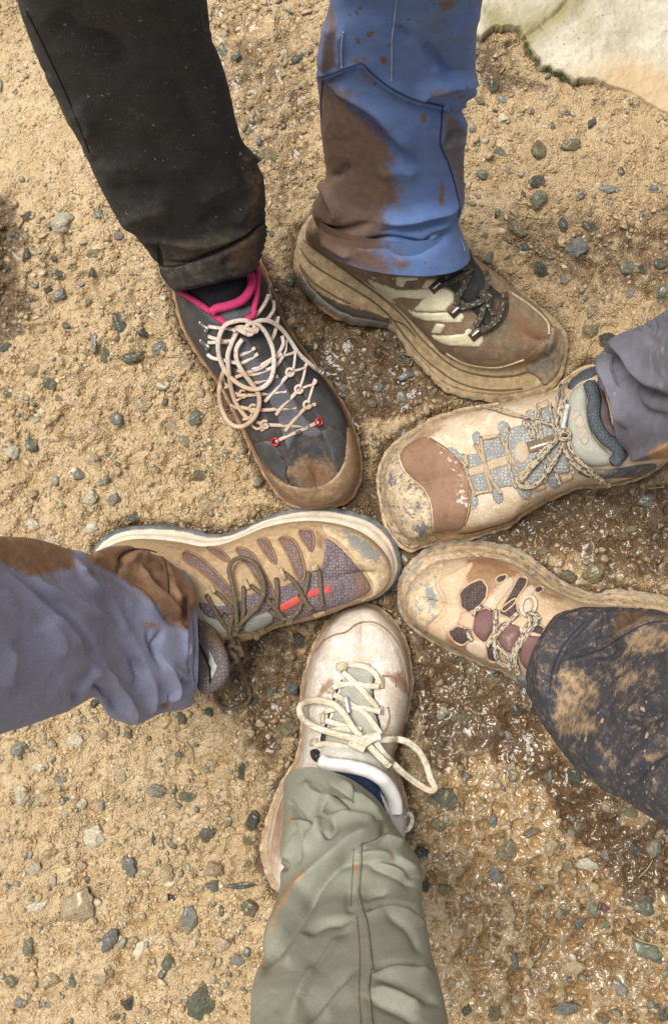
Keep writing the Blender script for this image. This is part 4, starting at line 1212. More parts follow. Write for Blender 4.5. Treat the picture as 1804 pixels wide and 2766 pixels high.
m_brstrap = dirty('brown_webbing', (.16, .10, .06), (.24, .16, .10), rough=.8, weave=500)
patch('lace_strap', R3([(832,632),(900,612),(970,590),(985,640),(915,668),(848,688)]), KS, m_brstrap, kup, .0040, 6, 4, {'mud': [(None, 0, .2)]}, False)
patch('strap_stripe', R3([(845,655),(905,636),(970,618),(973,634),(908,652),(849,672)]), KS, plain('white_band', (.72, .68, .60), .7), kup, .0050, 3, 4, None, False)
for poly in ([(880,440),(940,415),(948,450),(890,475)], [(1000,800),(1060,790),(1068,815),(1010,835)], [(870,850),(920,838),(930,862),(880,880)], [(600,600),(680,590),(690,606),(610,622)], [(500,690),(530,690),(540,750),(512,755)], [(560,880),(640,868),(645,885),(570,900)]):
    patch('lace_loop', R3(poly), KS, m_web, kup, .0032, 5, 4, {'mud': [(None, 0, .45)]}, False)
m_pad = dirty('grey_tongue_pad', (.36, .35, .29), (.31, .30, .25), rough=.7, mudc=(.46, .37, .26))
pad = patch('tongue_pad', R3([(1050,390),(1090,345),(1130,325),(1145,360),(1140,430),(1150,520),(1175,600),(1225,660),(1272,705),(1270,738),(1195,755),(1110,738),(1062,690),(1040,610),(1032,500)]), KS, m_pad, keen, .0065, 26, 5, {'mud': [(None, 0, .12)]})
PADS = Surf().add_mesh(np.array([list(v.co) for v in pad.data.vertices]) + root_loc(pad.parent), [tuple(p.vertices) for p in pad.data.polygons])
m_print = plain('dusty_print', (.52, .40, .30), .8)
t = Tubes()
t.drape(R3([(1066,480),(1085,462),(1102,480),(1122,545),(1142,610),(1132,635),(1112,628),(1090,575),(1072,520)]), PADS, .0006, lift=.0004, smooth=0, spacing=4, sides=6, closed=True)
t.build('logo_ring', m_print, pad)
lay_text('KEEN', 'logo_lettering', one(R3, (1103,549)), 27, 71, PADS, m_print, pad, .0008)
m_coll = dirty('blue_black_padded_mesh', (.085, .10, .115), (.05, .06, .07), rough=.8, cell=330, mudc=(.36, .28, .18))
t = Tubes()
t.drape(R3([(1150,330),(1175,400),(1172,480),(1190,550),(1230,610),(1285,650),(1300,700),(1275,735)]), KS, .0060, .0048, lift=.003, smooth=6, sides=10)
t.build('tongue_binding', m_coll, keen)
patch('collar', R3([(1035,345),(1070,300),(1120,265),(1195,240),(1192,285),(1150,310),(1100,330),(1060,365)]), KS, m_coll, keen, .0040, 14, 5, {'mud': [(None, 0, .12)]})
patch('collar', R3([(1085,775),(1180,765),(1280,762),(1400,742),(1490,738),(1480,772),(1390,805),(1270,815),(1170,815),(1100,795)]), KS, m_coll, keen, .0036, 12, 5, {'mud': [(None, 0, .35)]})
patch('lining', R3([(1185,330),(1215,340),(1250,450),(1270,540),(1320,610),(1350,700),(1310,735),(1300,690),(1240,625),(1195,560),(1180,480)]), KS, dirty('purple_grey_lining', (.13, .085, .09), rough=.9), keen, .0050, 12, 5)
m_klace = cord('tan_grey_speckled_lace', (.40, .33, .23), (.075, .06, .045), (.42, .30, .18), .50, .8)
t = Tubes()
lace(t, R3, KS, .00155, [
 [(508,690),(522,760),(550,850),(575,902)], [(598,605),(612,700),(630,800),(652,882)], [(568,640),(615,730),(655,820),(700,892)],
 [(738,548),(730,640),(745,760),(776,862)], [(690,590),(738,680),(790,780),(842,852)], [(812,520),(845,575),(862,610)], [(830,520),(862,570),(880,610)],
 [(878,450),(885,560),(905,680),(932,790),(922,832)], [(895,450),(900,560),(925,680)], [(948,430),(965,540),(1005,640),(1070,785)], [(1000,330),(1020,420),(985,520),(1000,580)],
 [(960,450),(970,480),(990,400),(1010,340),(1040,320)], [(915,660),(960,740),(1000,840)],
 [(565,448),(650,455),(760,488),(880,512),(970,548),(1018,585)], [(600,448),(700,462),(800,495),(900,520),(980,560)],
], lift=.002)
lace(t, R3, KS, .0021, [
 [(1020,590,.004),(950,640,.004),(880,715,.003),(810,790,.003),(785,830,.003),(810,856,.003),(870,850,.003),(930,790,.003),(980,715,.004),(1030,610,.005)],
 [(1000,600,.004),(930,680,.004),(850,770,.003),(800,830,.003)],
 [(1008,610,.005),(1045,710,.004),(1120,775,.004),(1190,810,.003),(1255,850,.002)], [(1035,600,.005),(1070,690,.005),(1140,760,.005),(1210,830,.002)],
 [(985,575,.006),(1020,560,.008),(1050,585,.007),(1040,615,.006),(1005,610,.007),(990,590,.007)], [(995,600,.007),(1030,575,.009),(1055,600,.006)],
 [(1020,560,.006),(1010,480,.004),(1030,400,.003)],
], lift=.002)
t.build('shoelace', m_klace, keen, {'mud': [(R3([(480,600),(800,500),(860,900),(520,920)]), 60, .35)]})
t = Tubes(); t.drape(R3([(1040,440,.006),(1028,500,.007),(1015,560,.007)]), KS, .0021, lift=.003, smooth=2)
t.build('aglet', plain('grey_plastic_tip', (.50, .50, .50), .4), keen)
m_rthr = plain('rust_thread', (.20, .11, .06), .8)
for run in ([(360,1088),(520,1094),(640,1066),(740,1034),(800,992)], [(545,820),(545,960),(515,1060)], [(340,608),(430,668),(510,750)], [(1250,845),(1380,812),(1480,765)]):
    t = Tubes(); t.drape(R3(run), KS, .0007, smooth=0, spacing=4, sides=6)
    t.build('stitching', m_rthr, kup)

# ================= purple mesh shoe on the left
purp = thing('running_shoe', 'tan and purple mesh shoe with a red strip under its dark laces', 'shoe', P(700, 1500, 0))
m_tan = dirty('tan_caked_overlay', (.38, .26, .14), (.45, .32, .19), rough=.8, mudc=(.50, .34, .185), brownc=(.16, .085, .042), scuffc=(.30, .31, .28))
upP = {'mud': [(None, 0, .5), (R4([(300,200),(700,230),(1100,110),(1100,180),(700,320),(400,300)]), 30, .7)],
       'wet': [(None, 0, .22), (R4([(1080,160),(1140,200),(1120,260),(1080,240)]), 20, .7), (R4([(420,280),(700,260),(900,200),(1000,260),(800,440),(640,430)]), 60, .35), (R4([(1280,330),(1350,400),(1330,480),(1240,500)]), 20, .5)],
       'scuff': [(R4([(480,480),(700,520),(720,680),(520,640)]), 40, .7)]}
solP = {'mud': [(None, 0, .22)], 'wet': [(None, 0, .0), (R4([(600,150),(1000,60),(1000,110),(640,210)]), 15, .15)], 'scuff': [(None, 0, .08)]}
pup, PS = shoe_body('purple', purp, dirty('charcoal_outsole', (.055, .06, .065), (.11, .115, .12), rough=.6, mudc=(.40, .30, .19)), dirty('cream_midsole', (.70, .62, .50), (.62, .53, .40), rough=.65, mudc=(.52, .37, .21)), m_tan, upP, solP)
m_pmesh = dirty('purple_grey_mesh', (.20, .15, .165), (.27, .21, .22), rough=.85, cell=360, mudc=(.46, .34, .24), brownc=(.15, .075, .045))
patch('vamp_mesh', R4([(520,500),(620,520),(700,505),(780,460),(880,440),(960,410),(1040,385),(1105,330),(1118,250),(1125,200),(1165,215),(1225,270),(1290,345),(1340,415),(1335,460),(1245,508),(1150,540),(1050,575),(940,605),(850,600),(760,590),(690,570),(600,590),(540,555)]), PS, m_pmesh, pup, .0013, 8, 5,
      {'mud': [(None, 0, .14)], 'wet': [(None, 0, .18), (R4([(1250,330),(1350,400),(1340,480),(1260,500)]), 20, .6)]})
for poly in ([(448,272),(485,268),(540,300),(600,355),(650,410),(690,465),(688,500),(640,462),(580,400),(510,345),(455,308)],
             [(562,245),(600,246),(640,268),(668,302),(655,312),(615,292),(580,268)],
             [(702,250),(740,250),(780,275),(815,330),(850,395),(875,450),(880,500),(850,482),(815,425),(770,350),(728,300)],
             [(802,212),(842,203),(868,240),(888,290),(890,322),(862,305),(832,262)],
             [(905,205),(945,195),(980,215),(1010,275),(1028,350),(1020,400),(990,380),(955,300),(925,240)],
             [(1002,168),(1035,160),(1062,170),(1072,215),(1060,262),(1035,235),(1012,200)]):
    patch('mesh_window', R4(poly), PS, m_pmesh, pup, .0010, 5, 4, {'mud': [(None, 0, .18)], 'wet': [(None, 0, .45)]})
    t = Tubes(); t.drape(R4(poly), PS, .0011, lift=-.0002, smooth=0, spacing=4, sides=6, closed=True)
    t.build('window_rim', m_tan, pup, {'mud': [(None, 0, .25)], 'wet': [(None, 0, .7)]})
patch('toe_cap', R4([(1110,132),(1190,142),(1280,172),(1360,228),(1418,290),(1440,350),(1438,400),(1405,452),(1330,496),(1240,512),(1310,485),(1348,455),(1348,408),(1300,340),(1235,262),(1170,205),(1128,185)]), PS, dirty('tan_toe_cap', (.46, .34, .20), (.40, .30, .18), rough=.7, mudc=(.62, .455, .28), scuffc=(.16, .165, .15)), pup, .0020, 12, 5,
      {'mud': [(None, 0, .55)], 'scuff': [(R4([(1190,150),(1300,190),(1380,270),(1400,330),(1330,310),(1250,240)]), 25, .78), (None, 0, .22)], 'wet': [(R4([(1120,180),(1170,205),(1350,420),(1310,480),(1240,512),(1300,420)]), 8, .3)]})
m_red = dirty('red_webbing', (.62, .09, .08), (.52, .06, .06), rough=.7, weave=500, mudc=(.40, .26, .18))
for poly in ([(903,520),(960,490),(1003,468),(1012,502),(965,530),(916,556)], [(1034,455),(1075,440),(1110,435),(1114,468),(1075,478),(1040,488)], [(1120,432),(1150,425),(1156,460),(1122,468)]):
    patch('red_strip', R4(poly), PS, m_red, pup, .0026, 6, 4, {'mud': [(None, 0, .2)]}, False)
for poly in ([(900,345),(920,340),(942,395),(922,402)], [(728,398),(748,392),(772,440),(750,448)], [(575,435),(592,425),(608,455),(590,468)], [(1050,335),(1085,320),(1098,350),(1060,362)],
             [(930,572),(965,562),(972,600),(938,612)], [(780,655),(808,648),(815,680),(788,686)], [(1060,555),(1120,540),(1130,556),(1070,580)]):
    patch('lace_loop', R4(poly), PS, m_web, pup, .0042, 6, 4, {'mud': [(None, 0, .55)]}, False)
badge = patch('badge', R4([(735,605),(760,572),(810,555),(860,548),(885,565),(868,600),(820,630),(770,650),(738,640)]), PS, dirty('grey_badge', (.22, .21, .18), rough=.7), pup, .0050, 12, 4, {'mud': [(None, 0, .2)]})
BDG = Surf().add_mesh(np.array([list(v.co) for v in badge.data.vertices]) + root_loc(badge.parent), [tuple(p.vertices) for p in badge.data.polygons])
lay_text('omon', 'badge_lettering', one(R4, (806,600)), 27, -13, BDG, plain('faded_print', (.34, .325, .28), .7), pup, .0006)
m_place = cord('muddy_olive_lace', (.105, .075, .042), (.24, .17, .10), (.17, .10, .05), .62)
t = Tubes()
lace(t, R4, PS, .0019, [
 [(705,600,.004),(700,530,.005),(685,430,.006),(668,350,.006),(690,305,.006),(740,295,.006),(790,325,.006),(825,390,.006),(832,465,.006),(800,530,.006),(745,585,.005),(715,615,.004)],
 [(738,430),(736,500),(735,560),(705,640)], [(770,425),(830,475),(890,540),(930,590)], [(892,390),(898,460),(890,560)], [(930,365),(975,405),(1015,470),(1050,540)],
 [(1048,360),(1032,450),(1000,540),(965,582)], [(1098,350),(1104,450),(1112,525)], [(605,455),(650,500),(690,545),(705,620)], [(560,470),(605,555),(650,620),(700,660)],
 [(1000,470),(1025,500),(1060,540)], [(955,590),(900,575),(860,540)], [(800,660),(760,640),(715,650)], [(840,640),(880,610),(935,595)], [(870,490),(900,560),(930,590)],
 [(690,560,.004),(675,610,.004),(670,660,.003),(690,700,.002)], [(640,560),(680,600),(740,590)],
], lift=.002, smooth=5)
t.build('shoelace', m_place, purp)
# padded tongue end hanging beside the cuff
TZ = lambda x, y: .088
tp, (tpv, tpt) = puff('tongue_pad', R4([(492,570),(530,570),(575,602),(615,650),(645,710),(668,780),(670,840),(645,895),(600,932),(555,945),(520,920),(505,860),(498,760),(500,660)]), TZ, .011, dirty('purple_grey_padding', (.30, .24, .235), (.25, .19, .19), rough=.85, cell=300, mudc=(.36, .25, .18), brownc=(.14, .075, .04)), purp, 34, 5,
    {'mud': [], 'wet': [(R4([(490,560),(600,600),(660,720),(600,720),(520,640)]), 40, .8)]})
TPS = Surf().add_mesh(tpv, tpt)
patch('emblem', R4([(570,728),(592,765),(604,795),(614,808),(606,835),(590,868),(578,880),(572,850),(582,818),(566,800),(572,770)]), TPS, plain('white_rubber', (.66, .68, .60), .6), tp, .0012, 5, 3, None, False)
t = Tubes()
t.drape(R4([(512,650),(520,690),(545,740),(570,800),(580,850),(578,890)]), TPS, .0012, lift=-.0006, smooth=0, spacing=4, sides=6)
t.build('fold_seam', plain('dark_seam', (.03, .025, .025), .9), tp)
# free end of its lace lying on the mud
t = Tubes()
pts = catmull([p + (0,) for p in R4([(668,650),(690,720),(718,800),(745,870),(768,940),(755,985),(700,1008),(640,1008),(605,970),(600,935)])], 6)
zf_ = np.interp(np.linspace(0, 1, len(pts)), [0, .25, .5, 1], [.075, .04, .008, .006])
t.run([list(P(p[0], p[1], z)) for p, z in zip(pts, zf_)], .0019)
t.build('lace_end', m_place, purp)
t = Tubes()
for c in ((685,690), (700,735), (676,765)):
    x, y = one(R4, c)
    z = .066
    t.run([list(P(x + dx, y + dy, z + dz)) for dx, dy, dz in ((-22, -6, 0), (-8, -14, .004), (10, -4, .006), (20, 10, .002), (4, 16, -.002), (-18, 8, 0))], .0026)
t.build('lace_knot', m_place, purp)

# ================= white shoe with cream laces
whit = thing('walking_shoe', 'white mud stained shoe with cream laces below the olive trouser leg', 'shoe', P(970, 1950, 0))
m_wh = dirty('dirty_white_leather', (.78, .74, .69), (.68, .62, .55), rough=.7, mudc=(.57, .43, .31), brownc=(.22, .125, .075))
upW = {'mud': [(None, 0, .45), (R5([(440,500),(600,300),(760,180),(1000,190),(1150,400),(1220,650),(1160,900),(1120,600),(1000,330),(760,260),(560,420)]), 40, .62), (R5([(80,1500),(330,1400),(300,2000),(200,2200),(60,2100)]), 40, .75), (R5([(1050,800),(1200,760),(1150,1100),(1040,1200)]), 40, .62)],
       'wet': [(None, 0, .06), (R5([(590,650),(645,650),(600,760),(500,820),(520,720)]), 14, .75), (R5([(1005,600),(1150,615),(1195,690),(1205,800),(1150,770),(1080,690),(1010,640)]), 14, .75), (R5([(400,560),(470,440),(560,330),(580,360),(480,480),(430,620)]), 10, .6),
               (R5([(160,1640),(250,1560),(260,1800),(230,2050),(160,2000),(170,1800)]), 24, .7), (R5([(480,470),(700,400),(720,470),(500,560)]), 40, .3)]}
solW = {'mud': [(None, 0, .52)], 'wet': [(None, 0, .30), (R5([(360,700),(440,560),(420,900),(380,900)]), 15, .5)], 'scuff': [(None, 0, .1)]}
wup, WS = shoe_body('white', whit, dirty('worn_brown_outsole', (.16, .11, .075), rough=.7), dirty('white_midsole', (.60, .50, .40), rough=.65, mudc=(.48, .33, .20)), m_wh, upW, solW)
m_bthr = dirty('brown_seam', (.30, .19, .11))
for run in ([(470,470),(560,368),(640,325),(720,305),(800,245),(880,225),(960,240),(1050,310),(1120,410),(1165,540),(1190,680),(1200,790)], [(1000,640),(1080,650),(1100,720)], [(1040,880),(1050,960),(1020,1060)]):
    t = Tubes(); t.drape(R5(run), WS, .0009, lift=-.0002, smooth=0, spacing=4, sides=6)
    t.build('stitching', m_bthr, wup)
patch('toe_panel', R5([(500,455),(565,375),(650,330),(725,312),(800,255),(880,235),(955,250),(1040,318),(1108,415),(1150,540),(1160,640),(1010,590),(960,560),(850,520),(740,510),(640,520),(540,560),(470,600)]), WS, m_wh, wup, .0009, 8, 6, upW)
m_slit = plain('dark_gap', (.030, .028, .028), .9)
for poly in ([(690,650),(706,662),(660,770),(625,880),(590,990),(570,1130),(520,1140),(530,1075),(565,985),(600,850),(645,740)], [(940,580),(955,600),(940,760),(965,900),(995,1060),(972,1085),(935,910),(912,760),(925,640)]):
    patch('throat_gap', R5(poly), WS, m_slit, wup, .0010, 5, 4)
m_gt = dirty('grey_canvas', (.40, .385, .32), (.33, .31, .25), rough=.85, weave=480, mudc=(.34, .22, .12))
patch('tongue', R5([(730,575),(800,560),(890,580),(938,605),(930,700),(918,780),(940,900),(975,1010),(985,1100),(960,1240),(880,1215),(760,1190),(570,1155),(590,1020),(630,900),(665,780),(705,660)]), WS, m_gt, wup, .0030, 14, 5, {'mud': [(None, 0, .16), (R5([(700,700),(900,760),(860,1060),(700,900)]), 60, .28)]})
m_yl = dirty('yellowed_webbing', (.50, .44, .26), (.58, .54, .40), rough=.8, weave=600, mudc=(.36, .22, .10))
for poly in ([(648,545),(700,528),(735,545),(720,610),(690,615),(645,595)], [(820,535),(905,545),(905,585),(815,572)], [(960,640),(1010,660),(1010,735),(975,740)], [(575,735),(620,700),(660,715),(640,765),(580,775)],
             [(525,930),(565,915),(560,1000),(530,1010)], [(970,860),(1005,880),(1000,940),(975,935)], [(455,1130),(510,1115),(500,1170),(450,1180)]):
    patch('lace_loop', R5(poly), WS, m_yl, wup, .0030, 6, 4, {'mud': [(None, 0, .32)]}, False)
m_wpad = plain('white_fleece', (.72, .70, .68), .95, col2=(.60, .57, .53), scale=90, bump=.4)
patch('tongue_pad', R5([(540,1175),(640,1150),(760,1175),(880,1210),(970,1260),(1040,1330),(1000,1390),(900,1330),(780,1300),(640,1290),(520,1300)]), WS, dirty('grey_white_felt', (.50, .47, .41), rough=.9, mudc=(.45, .34, .24)), whit, .0060, 22, 5, {'mud': [(None, 0, .2)]})
t = Tubes()
t.drape(R5([(525,1290),(590,1318),(680,1325),(780,1340),(870,1362),(950,1400),(1020,1455),(1070,1530),(1098,1610),(1100,1690)]), WS, .0062, .0052, lift=.004, smooth=6, sides=12)
t.build('collar', m_wpad, whit)
patch('heel_counter', R5([(960,1500),(1010,1560),(1060,1640),(1130,1660),(1165,1640),(1185,1740),(1165,1900),(1090,1840),(1040,1760),(980,1640)]), WS, dirty('grey_white_collar_cloth', (.55, .54, .52), rough=.85), whit, .0040, 20, 5, {'mud': [(None, 0, .15)]})
m_clace = cord('cream_flat_lace', (.66, .60, .48), (.48, .42, .31), (.42, .30, .17), .52, .5)
t = Tubes()
lace(t, R5, WS, .0026, [
 [(730,552),(800,558),(870,572),(930,610),(965,660),(975,705)], [(690,605),(760,665),(830,735),(890,800),(945,865),(975,925)], [(615,735),(680,708),(780,702),(880,715),(972,722)],
 [(555,912),(640,890),(740,880),(860,890),(982,912)], [(620,780),(700,820),(780,870),(880,940),(940,1020),(985,1085)], [(560,980),(640,1005),(740,1025),(840,1050)],
 [(480,1172),(560,1160),(660,1170),(760,1195),(820,1205)], [(600,1060),(680,1050),(760,1048)],
], .0012, lift=.0025)
lace(t, R5, WS, .0030, [
 [(835,1105,.005),(770,1035,.005),(720,950,.006),(660,880,.006),(580,840,.006),(480,828,.005),(395,848,.005),(364,900,.005),(395,970,.005),(480,1030,.005),(600,1072,.005),(720,1105,.005),(845,1130,.005)],
 [(770,1165,.005),(830,1130,.006),(900,1105,.006),(970,1095,.006)], [(800,1190,.005),(860,1165,.006),(930,1120,.006),(985,1105,.006)], [(745,1150,.004),(800,1180,.006),(860,1205,.005)],
 [(950,1120,.006),(1020,1128,.006),(1110,1125,.008),(1200,1150,.012),(1280,1220,.014),(1335,1320,.012),(1365,1420,.010),(1400,1495,.008),(1370,1518,.007),(1290,1480,.008),(1180,1400,.009),(1080,1310,.009),(1000,1225,.007),(945,1140,.006)],
 [(880,1150,.005),(930,1210,.005),(990,1270,.006),(1050,1330,.006)],
], .0013, lift=.003, smooth=7)
t.build('shoelace', m_clace, whit, {'mud': [(None, 0, .2)]})
t = Tubes(); t.drape(R5([(1045,1330,.008),(1090,1352,.008),(1135,1375,.008)]), WS, .0019, lift=.003, smooth=3)
t.build('aglet', plain('white_plastic_tip', (.70, .68, .66), .4), whit)
t = Tubes(); t.drape(R5([(716,800,.004),(728,860,.005),(740,920,.004)]), WS, .0019, lift=.003, smooth=3)
t.build('aglet', plain('pale_blue_plastic_tip', (.50, .58, .63), .4), whit)
hk = one(R5, (492, 1248))
patch('lace_hook', [(hk[0] - 13, hk[1] - 14), (hk[0] + 4, hk[1] - 18), (hk[0] + 14, hk[1] - 2), (hk[0] + 6, hk[1] + 19), (hk[0] - 9, hk[1] + 12)], WS, plain('black_gloss', (.02, .02, .022), .15), wup, .006, 10, 4)
t = Tubes()
lp = [list(P(*one(R5, c), z)) for c, z in (((1170,1710), .072), ((1205,1690), .066), ((1226,1730), .060), ((1215,1790), .058), ((1180,1830), .062), ((1165,1800), .066))]
t.run(catmull(lp, .004), .0022, .0012)
t.build('pull_loop', plain('pale_green_cord', (.56, .57, .46), .8), whit)
sock2 = thing('sock', 'navy blue sock showing above the white padded collar', 'sock', P(990, 2130, .1))
V_, T_, d_ = cdt(R5([(590,1335),(680,1340),(790,1358),(880,1385),(950,1440),(1010,1540),(1060,1660),(1110,1770),(1100,1860),(1000,1760),(900,1640),(780,1500),(660,1400)]), 6)
sco = []
for i, (x, y) in enumerate(V_):
    loc, nn, rr_ = WS.hit(x, y)
    sco.append(list(loc + Vector((0, 0, .0055 + .003 * math.sin(x * .35 + y * .30) * .15 - .006 * (1 - sstep(0, 14, d_[i]))))))
add('ribbed_knit', np.array(sco), None, T_, dirty('navy_knit', (.010, .022, .060), (.014, .032, .085), rough=.9, weave=330), sock2)

# ================= brown shoe on the right
brwn = thing('trekking_shoe', 'clay coated shoe with purple brown mesh and speckled laces below the dark leg', 'shoe', P(1350, 1640, 0))
m_clay = dirty('clay_coated_leather', (.56, .41, .27), (.64, .49, .37), rough=.8, mudc=(.52, .355, .195), brownc=(.20, .105, .05), scuffc=(.22, .24, .235))
upB = {'mud': [(None, 0, .5), (R6([(850,300),(1100,420),(1100,500),(900,500)]), 40, .7)],
       'wet': [(None, 0, .10), (R6([(450,185),(520,178),(620,195),(730,255),(640,300),(590,350),(560,400),(555,330),(520,292),(450,325)]), 22, 1.15), (R6([(700,300),(780,280),(900,350),(1000,390),(960,420),(850,390),(780,360)]), 20, .6), (R6([(810,310),(990,390),(880,400)]), 25, .5), (R6([(320,590),(400,560),(480,640),(560,670),(560,720),(430,700),(340,650)]), 20, .75)], 'scuff': []}
solB = {'mud': [(None, 0, .55)], 'wet': [(None, 0, .18), (R6([(820,200),(1050,330),(1000,400),(760,210)]), 30, .35)], 'scuff': [(None, 0, .33)]}
wbup, XS = shoe_body('brown', brwn, dirty('slate_outsole', (.08, .09, .09), (.13, .135, .13), rough=.6, mudc=(.40, .30, .18)), M_TANSOLE, m_clay, upB, solB)
patch('toe_cap', R6([(80,310),(130,225),(195,175),(290,150),(380,150),(330,215),(290,270),(285,340),(318,400),(325,450),(290,500),(240,550),(222,600),(165,560),(108,490),(78,410)]), XS, dirty('clay_toe_rubber', (.44, .31, .175), (.38, .28, .17), rough=.65, mudc=(.62, .455, .28), scuffc=(.15, .17, .175)), wbup, .0022, 12, 5,
      {'mud': [(None, 0, .55)], 'scuff': [(None, 0, .34), (R6([(190,300),(280,320),(300,450),(230,480)]), 25, .6), (R6([(110,230),(180,170),(230,200),(160,300)]), 25, .5)]})
patch('vamp_overlay', R6([(300,285),(380,245),(470,195),(485,215),(455,270),(435,330),(405,375),(402,430),(420,475),(400,540),(345,590),(330,640),(250,605),(235,570),(290,520),(330,460),(325,400),(295,345)]), XS, dirty('pink_clay_overlay', (.60, .44, .32), (.54, .37, .24), rough=.8, mudc=(.54, .37, .21)), wbup, .0015, 9, 5, {'mud': [(None, 0, .42)]})
m_bm = dirty('purple_brown_mesh', (.085, .052, .048), (.12, .078, .068), rough=.85, cell=420, mudc=(.40, .28, .20))
m_edge = dirty('pale_stitched_edge', (.50, .38, .27), (.40, .29, .19), rough=.8)
for poly in ([(408,372),(440,335),(480,310),(525,295),(558,335),(552,395),(510,445),(455,478),(418,445)], [(640,440),(672,390),(705,330),(732,282),(776,285),(772,325),(735,380),(705,430),(650,472)], [(605,295),(625,275),(665,268),(660,295),(625,318)],
             [(345,582),(398,550),(465,568),(475,615),(425,655),(375,632)], [(550,662),(590,640),(612,700),(602,750),(562,732)], [(815,345),(850,330),(870,350),(830,372)], [(640,450),(715,400),(728,478),(690,512),(622,482)], [(500,448),(545,440),(600,466),(588,484),(555,450),(505,470)], [(752,575),(860,602),(872,560),(800,520),(770,540)]):
    patch('mesh_panel', R6(poly), XS, m_bm, wbup, .0011, 6, 4, {'mud': [(None, 0, .12)]}, False)
    t = Tubes(); t.drape(R6(poly), XS, .0009, lift=-.0001, smooth=0, spacing=4, sides=6, closed=True)
    t.build('stitched_edge', m_edge, wbup, {'mud': [(None, 0, .5)]})
m_tp = dirty('mauve_padded_tongue', (.155, .075, .07), (.19, .10, .09), rough=.75, weave=420, mudc=(.46, .33, .25))
for poly in ([(482,520),(500,475),(555,452),(592,475),(610,520),(600,560),(575,605),(545,640),(500,610),(478,570)], [(618,560),(650,520),(700,530),(745,562),(735,640),(705,705),(650,680),(612,620)], [(750,600),(800,598),(862,615),(850,700),(815,835),(770,790),(735,740),(735,670)]):
    patch('tongue_pad', R6(poly), XS, m_tp, wbup, .0042, 18, 5, {'mud': [(R6([(630,600),(720,590),(680,680)]), 25, .5), (None, 0, .06)]})
patch('tongue_tab', R6([(418,478),(450,472),(495,490),(482,572),(400,542)]), XS, dirty('peach_webbing', (.66, .40, .27), rough=.8, weave=600), wbup, .0026, 7, 4, {'mud': [(None, 0, .15)]}, False)
m_st = dirty('pale_strip', (.60, .47, .36), (.50, .38, .27), rough=.8, mudc=(.52, .36, .21))
for poly in ([(535,440),(560,400),(600,360),(655,290),(700,285),(705,320),(665,380),(625,430),(605,465),(565,455)], [(725,420),(760,350),(800,320),(830,345),(800,400),(815,440),(780,490),(735,470)], [(620,500),(690,510),(760,560),(870,600),(860,615),(760,600),(690,560),(625,540)], [(475,625),(540,640),(560,668),(545,735),(460,700),(440,665)]):
    patch('eyestay', R6(poly), XS, m_st, wbup, .0018, 7, 4, {'mud': [(None, 0, .4)]})
ring_at('lace_loop', one(R6, (785,440)), 19, XS, .0018, m_st, wbup, .0025, 26, .25)
patch('collar', R6([(722,820),(750,815),(790,850),(822,900),(835,925),(800,908),(755,885),(728,855)]), XS, dirty('teal_grey_collar', (.22, .25, .25), rough=.7, mudc=(.44, .33, .22)), brwn, .0050, 10, 4, {'mud': [(None, 0, .3)]})
m_slace = cord('speckled_lace', (.50, .42, .29), (.09, .085, .08), (.44, .31, .18), .48, .9)
t = Tubes()
lace(t, R6, XS, .0021, [
 [(480,492),(495,465),(530,440)], [(606,460),(602,560),(598,640),(618,740),(690,785)], [(728,480),(680,525),(620,590),(555,662)], [(595,640),(640,690),(690,745),(705,775)],
 [(775,478),(795,510),(780,560),(730,640),(695,710),(680,775)], [(842,518),(790,580),(735,660),(712,720),(730,815)], [(455,575),(460,605),(472,632)], [(800,470),(830,490),(845,515)],
], lift=.003)
t.build('shoelace', m_slace, brwn, {'mud': [(None, 0, .15)]})

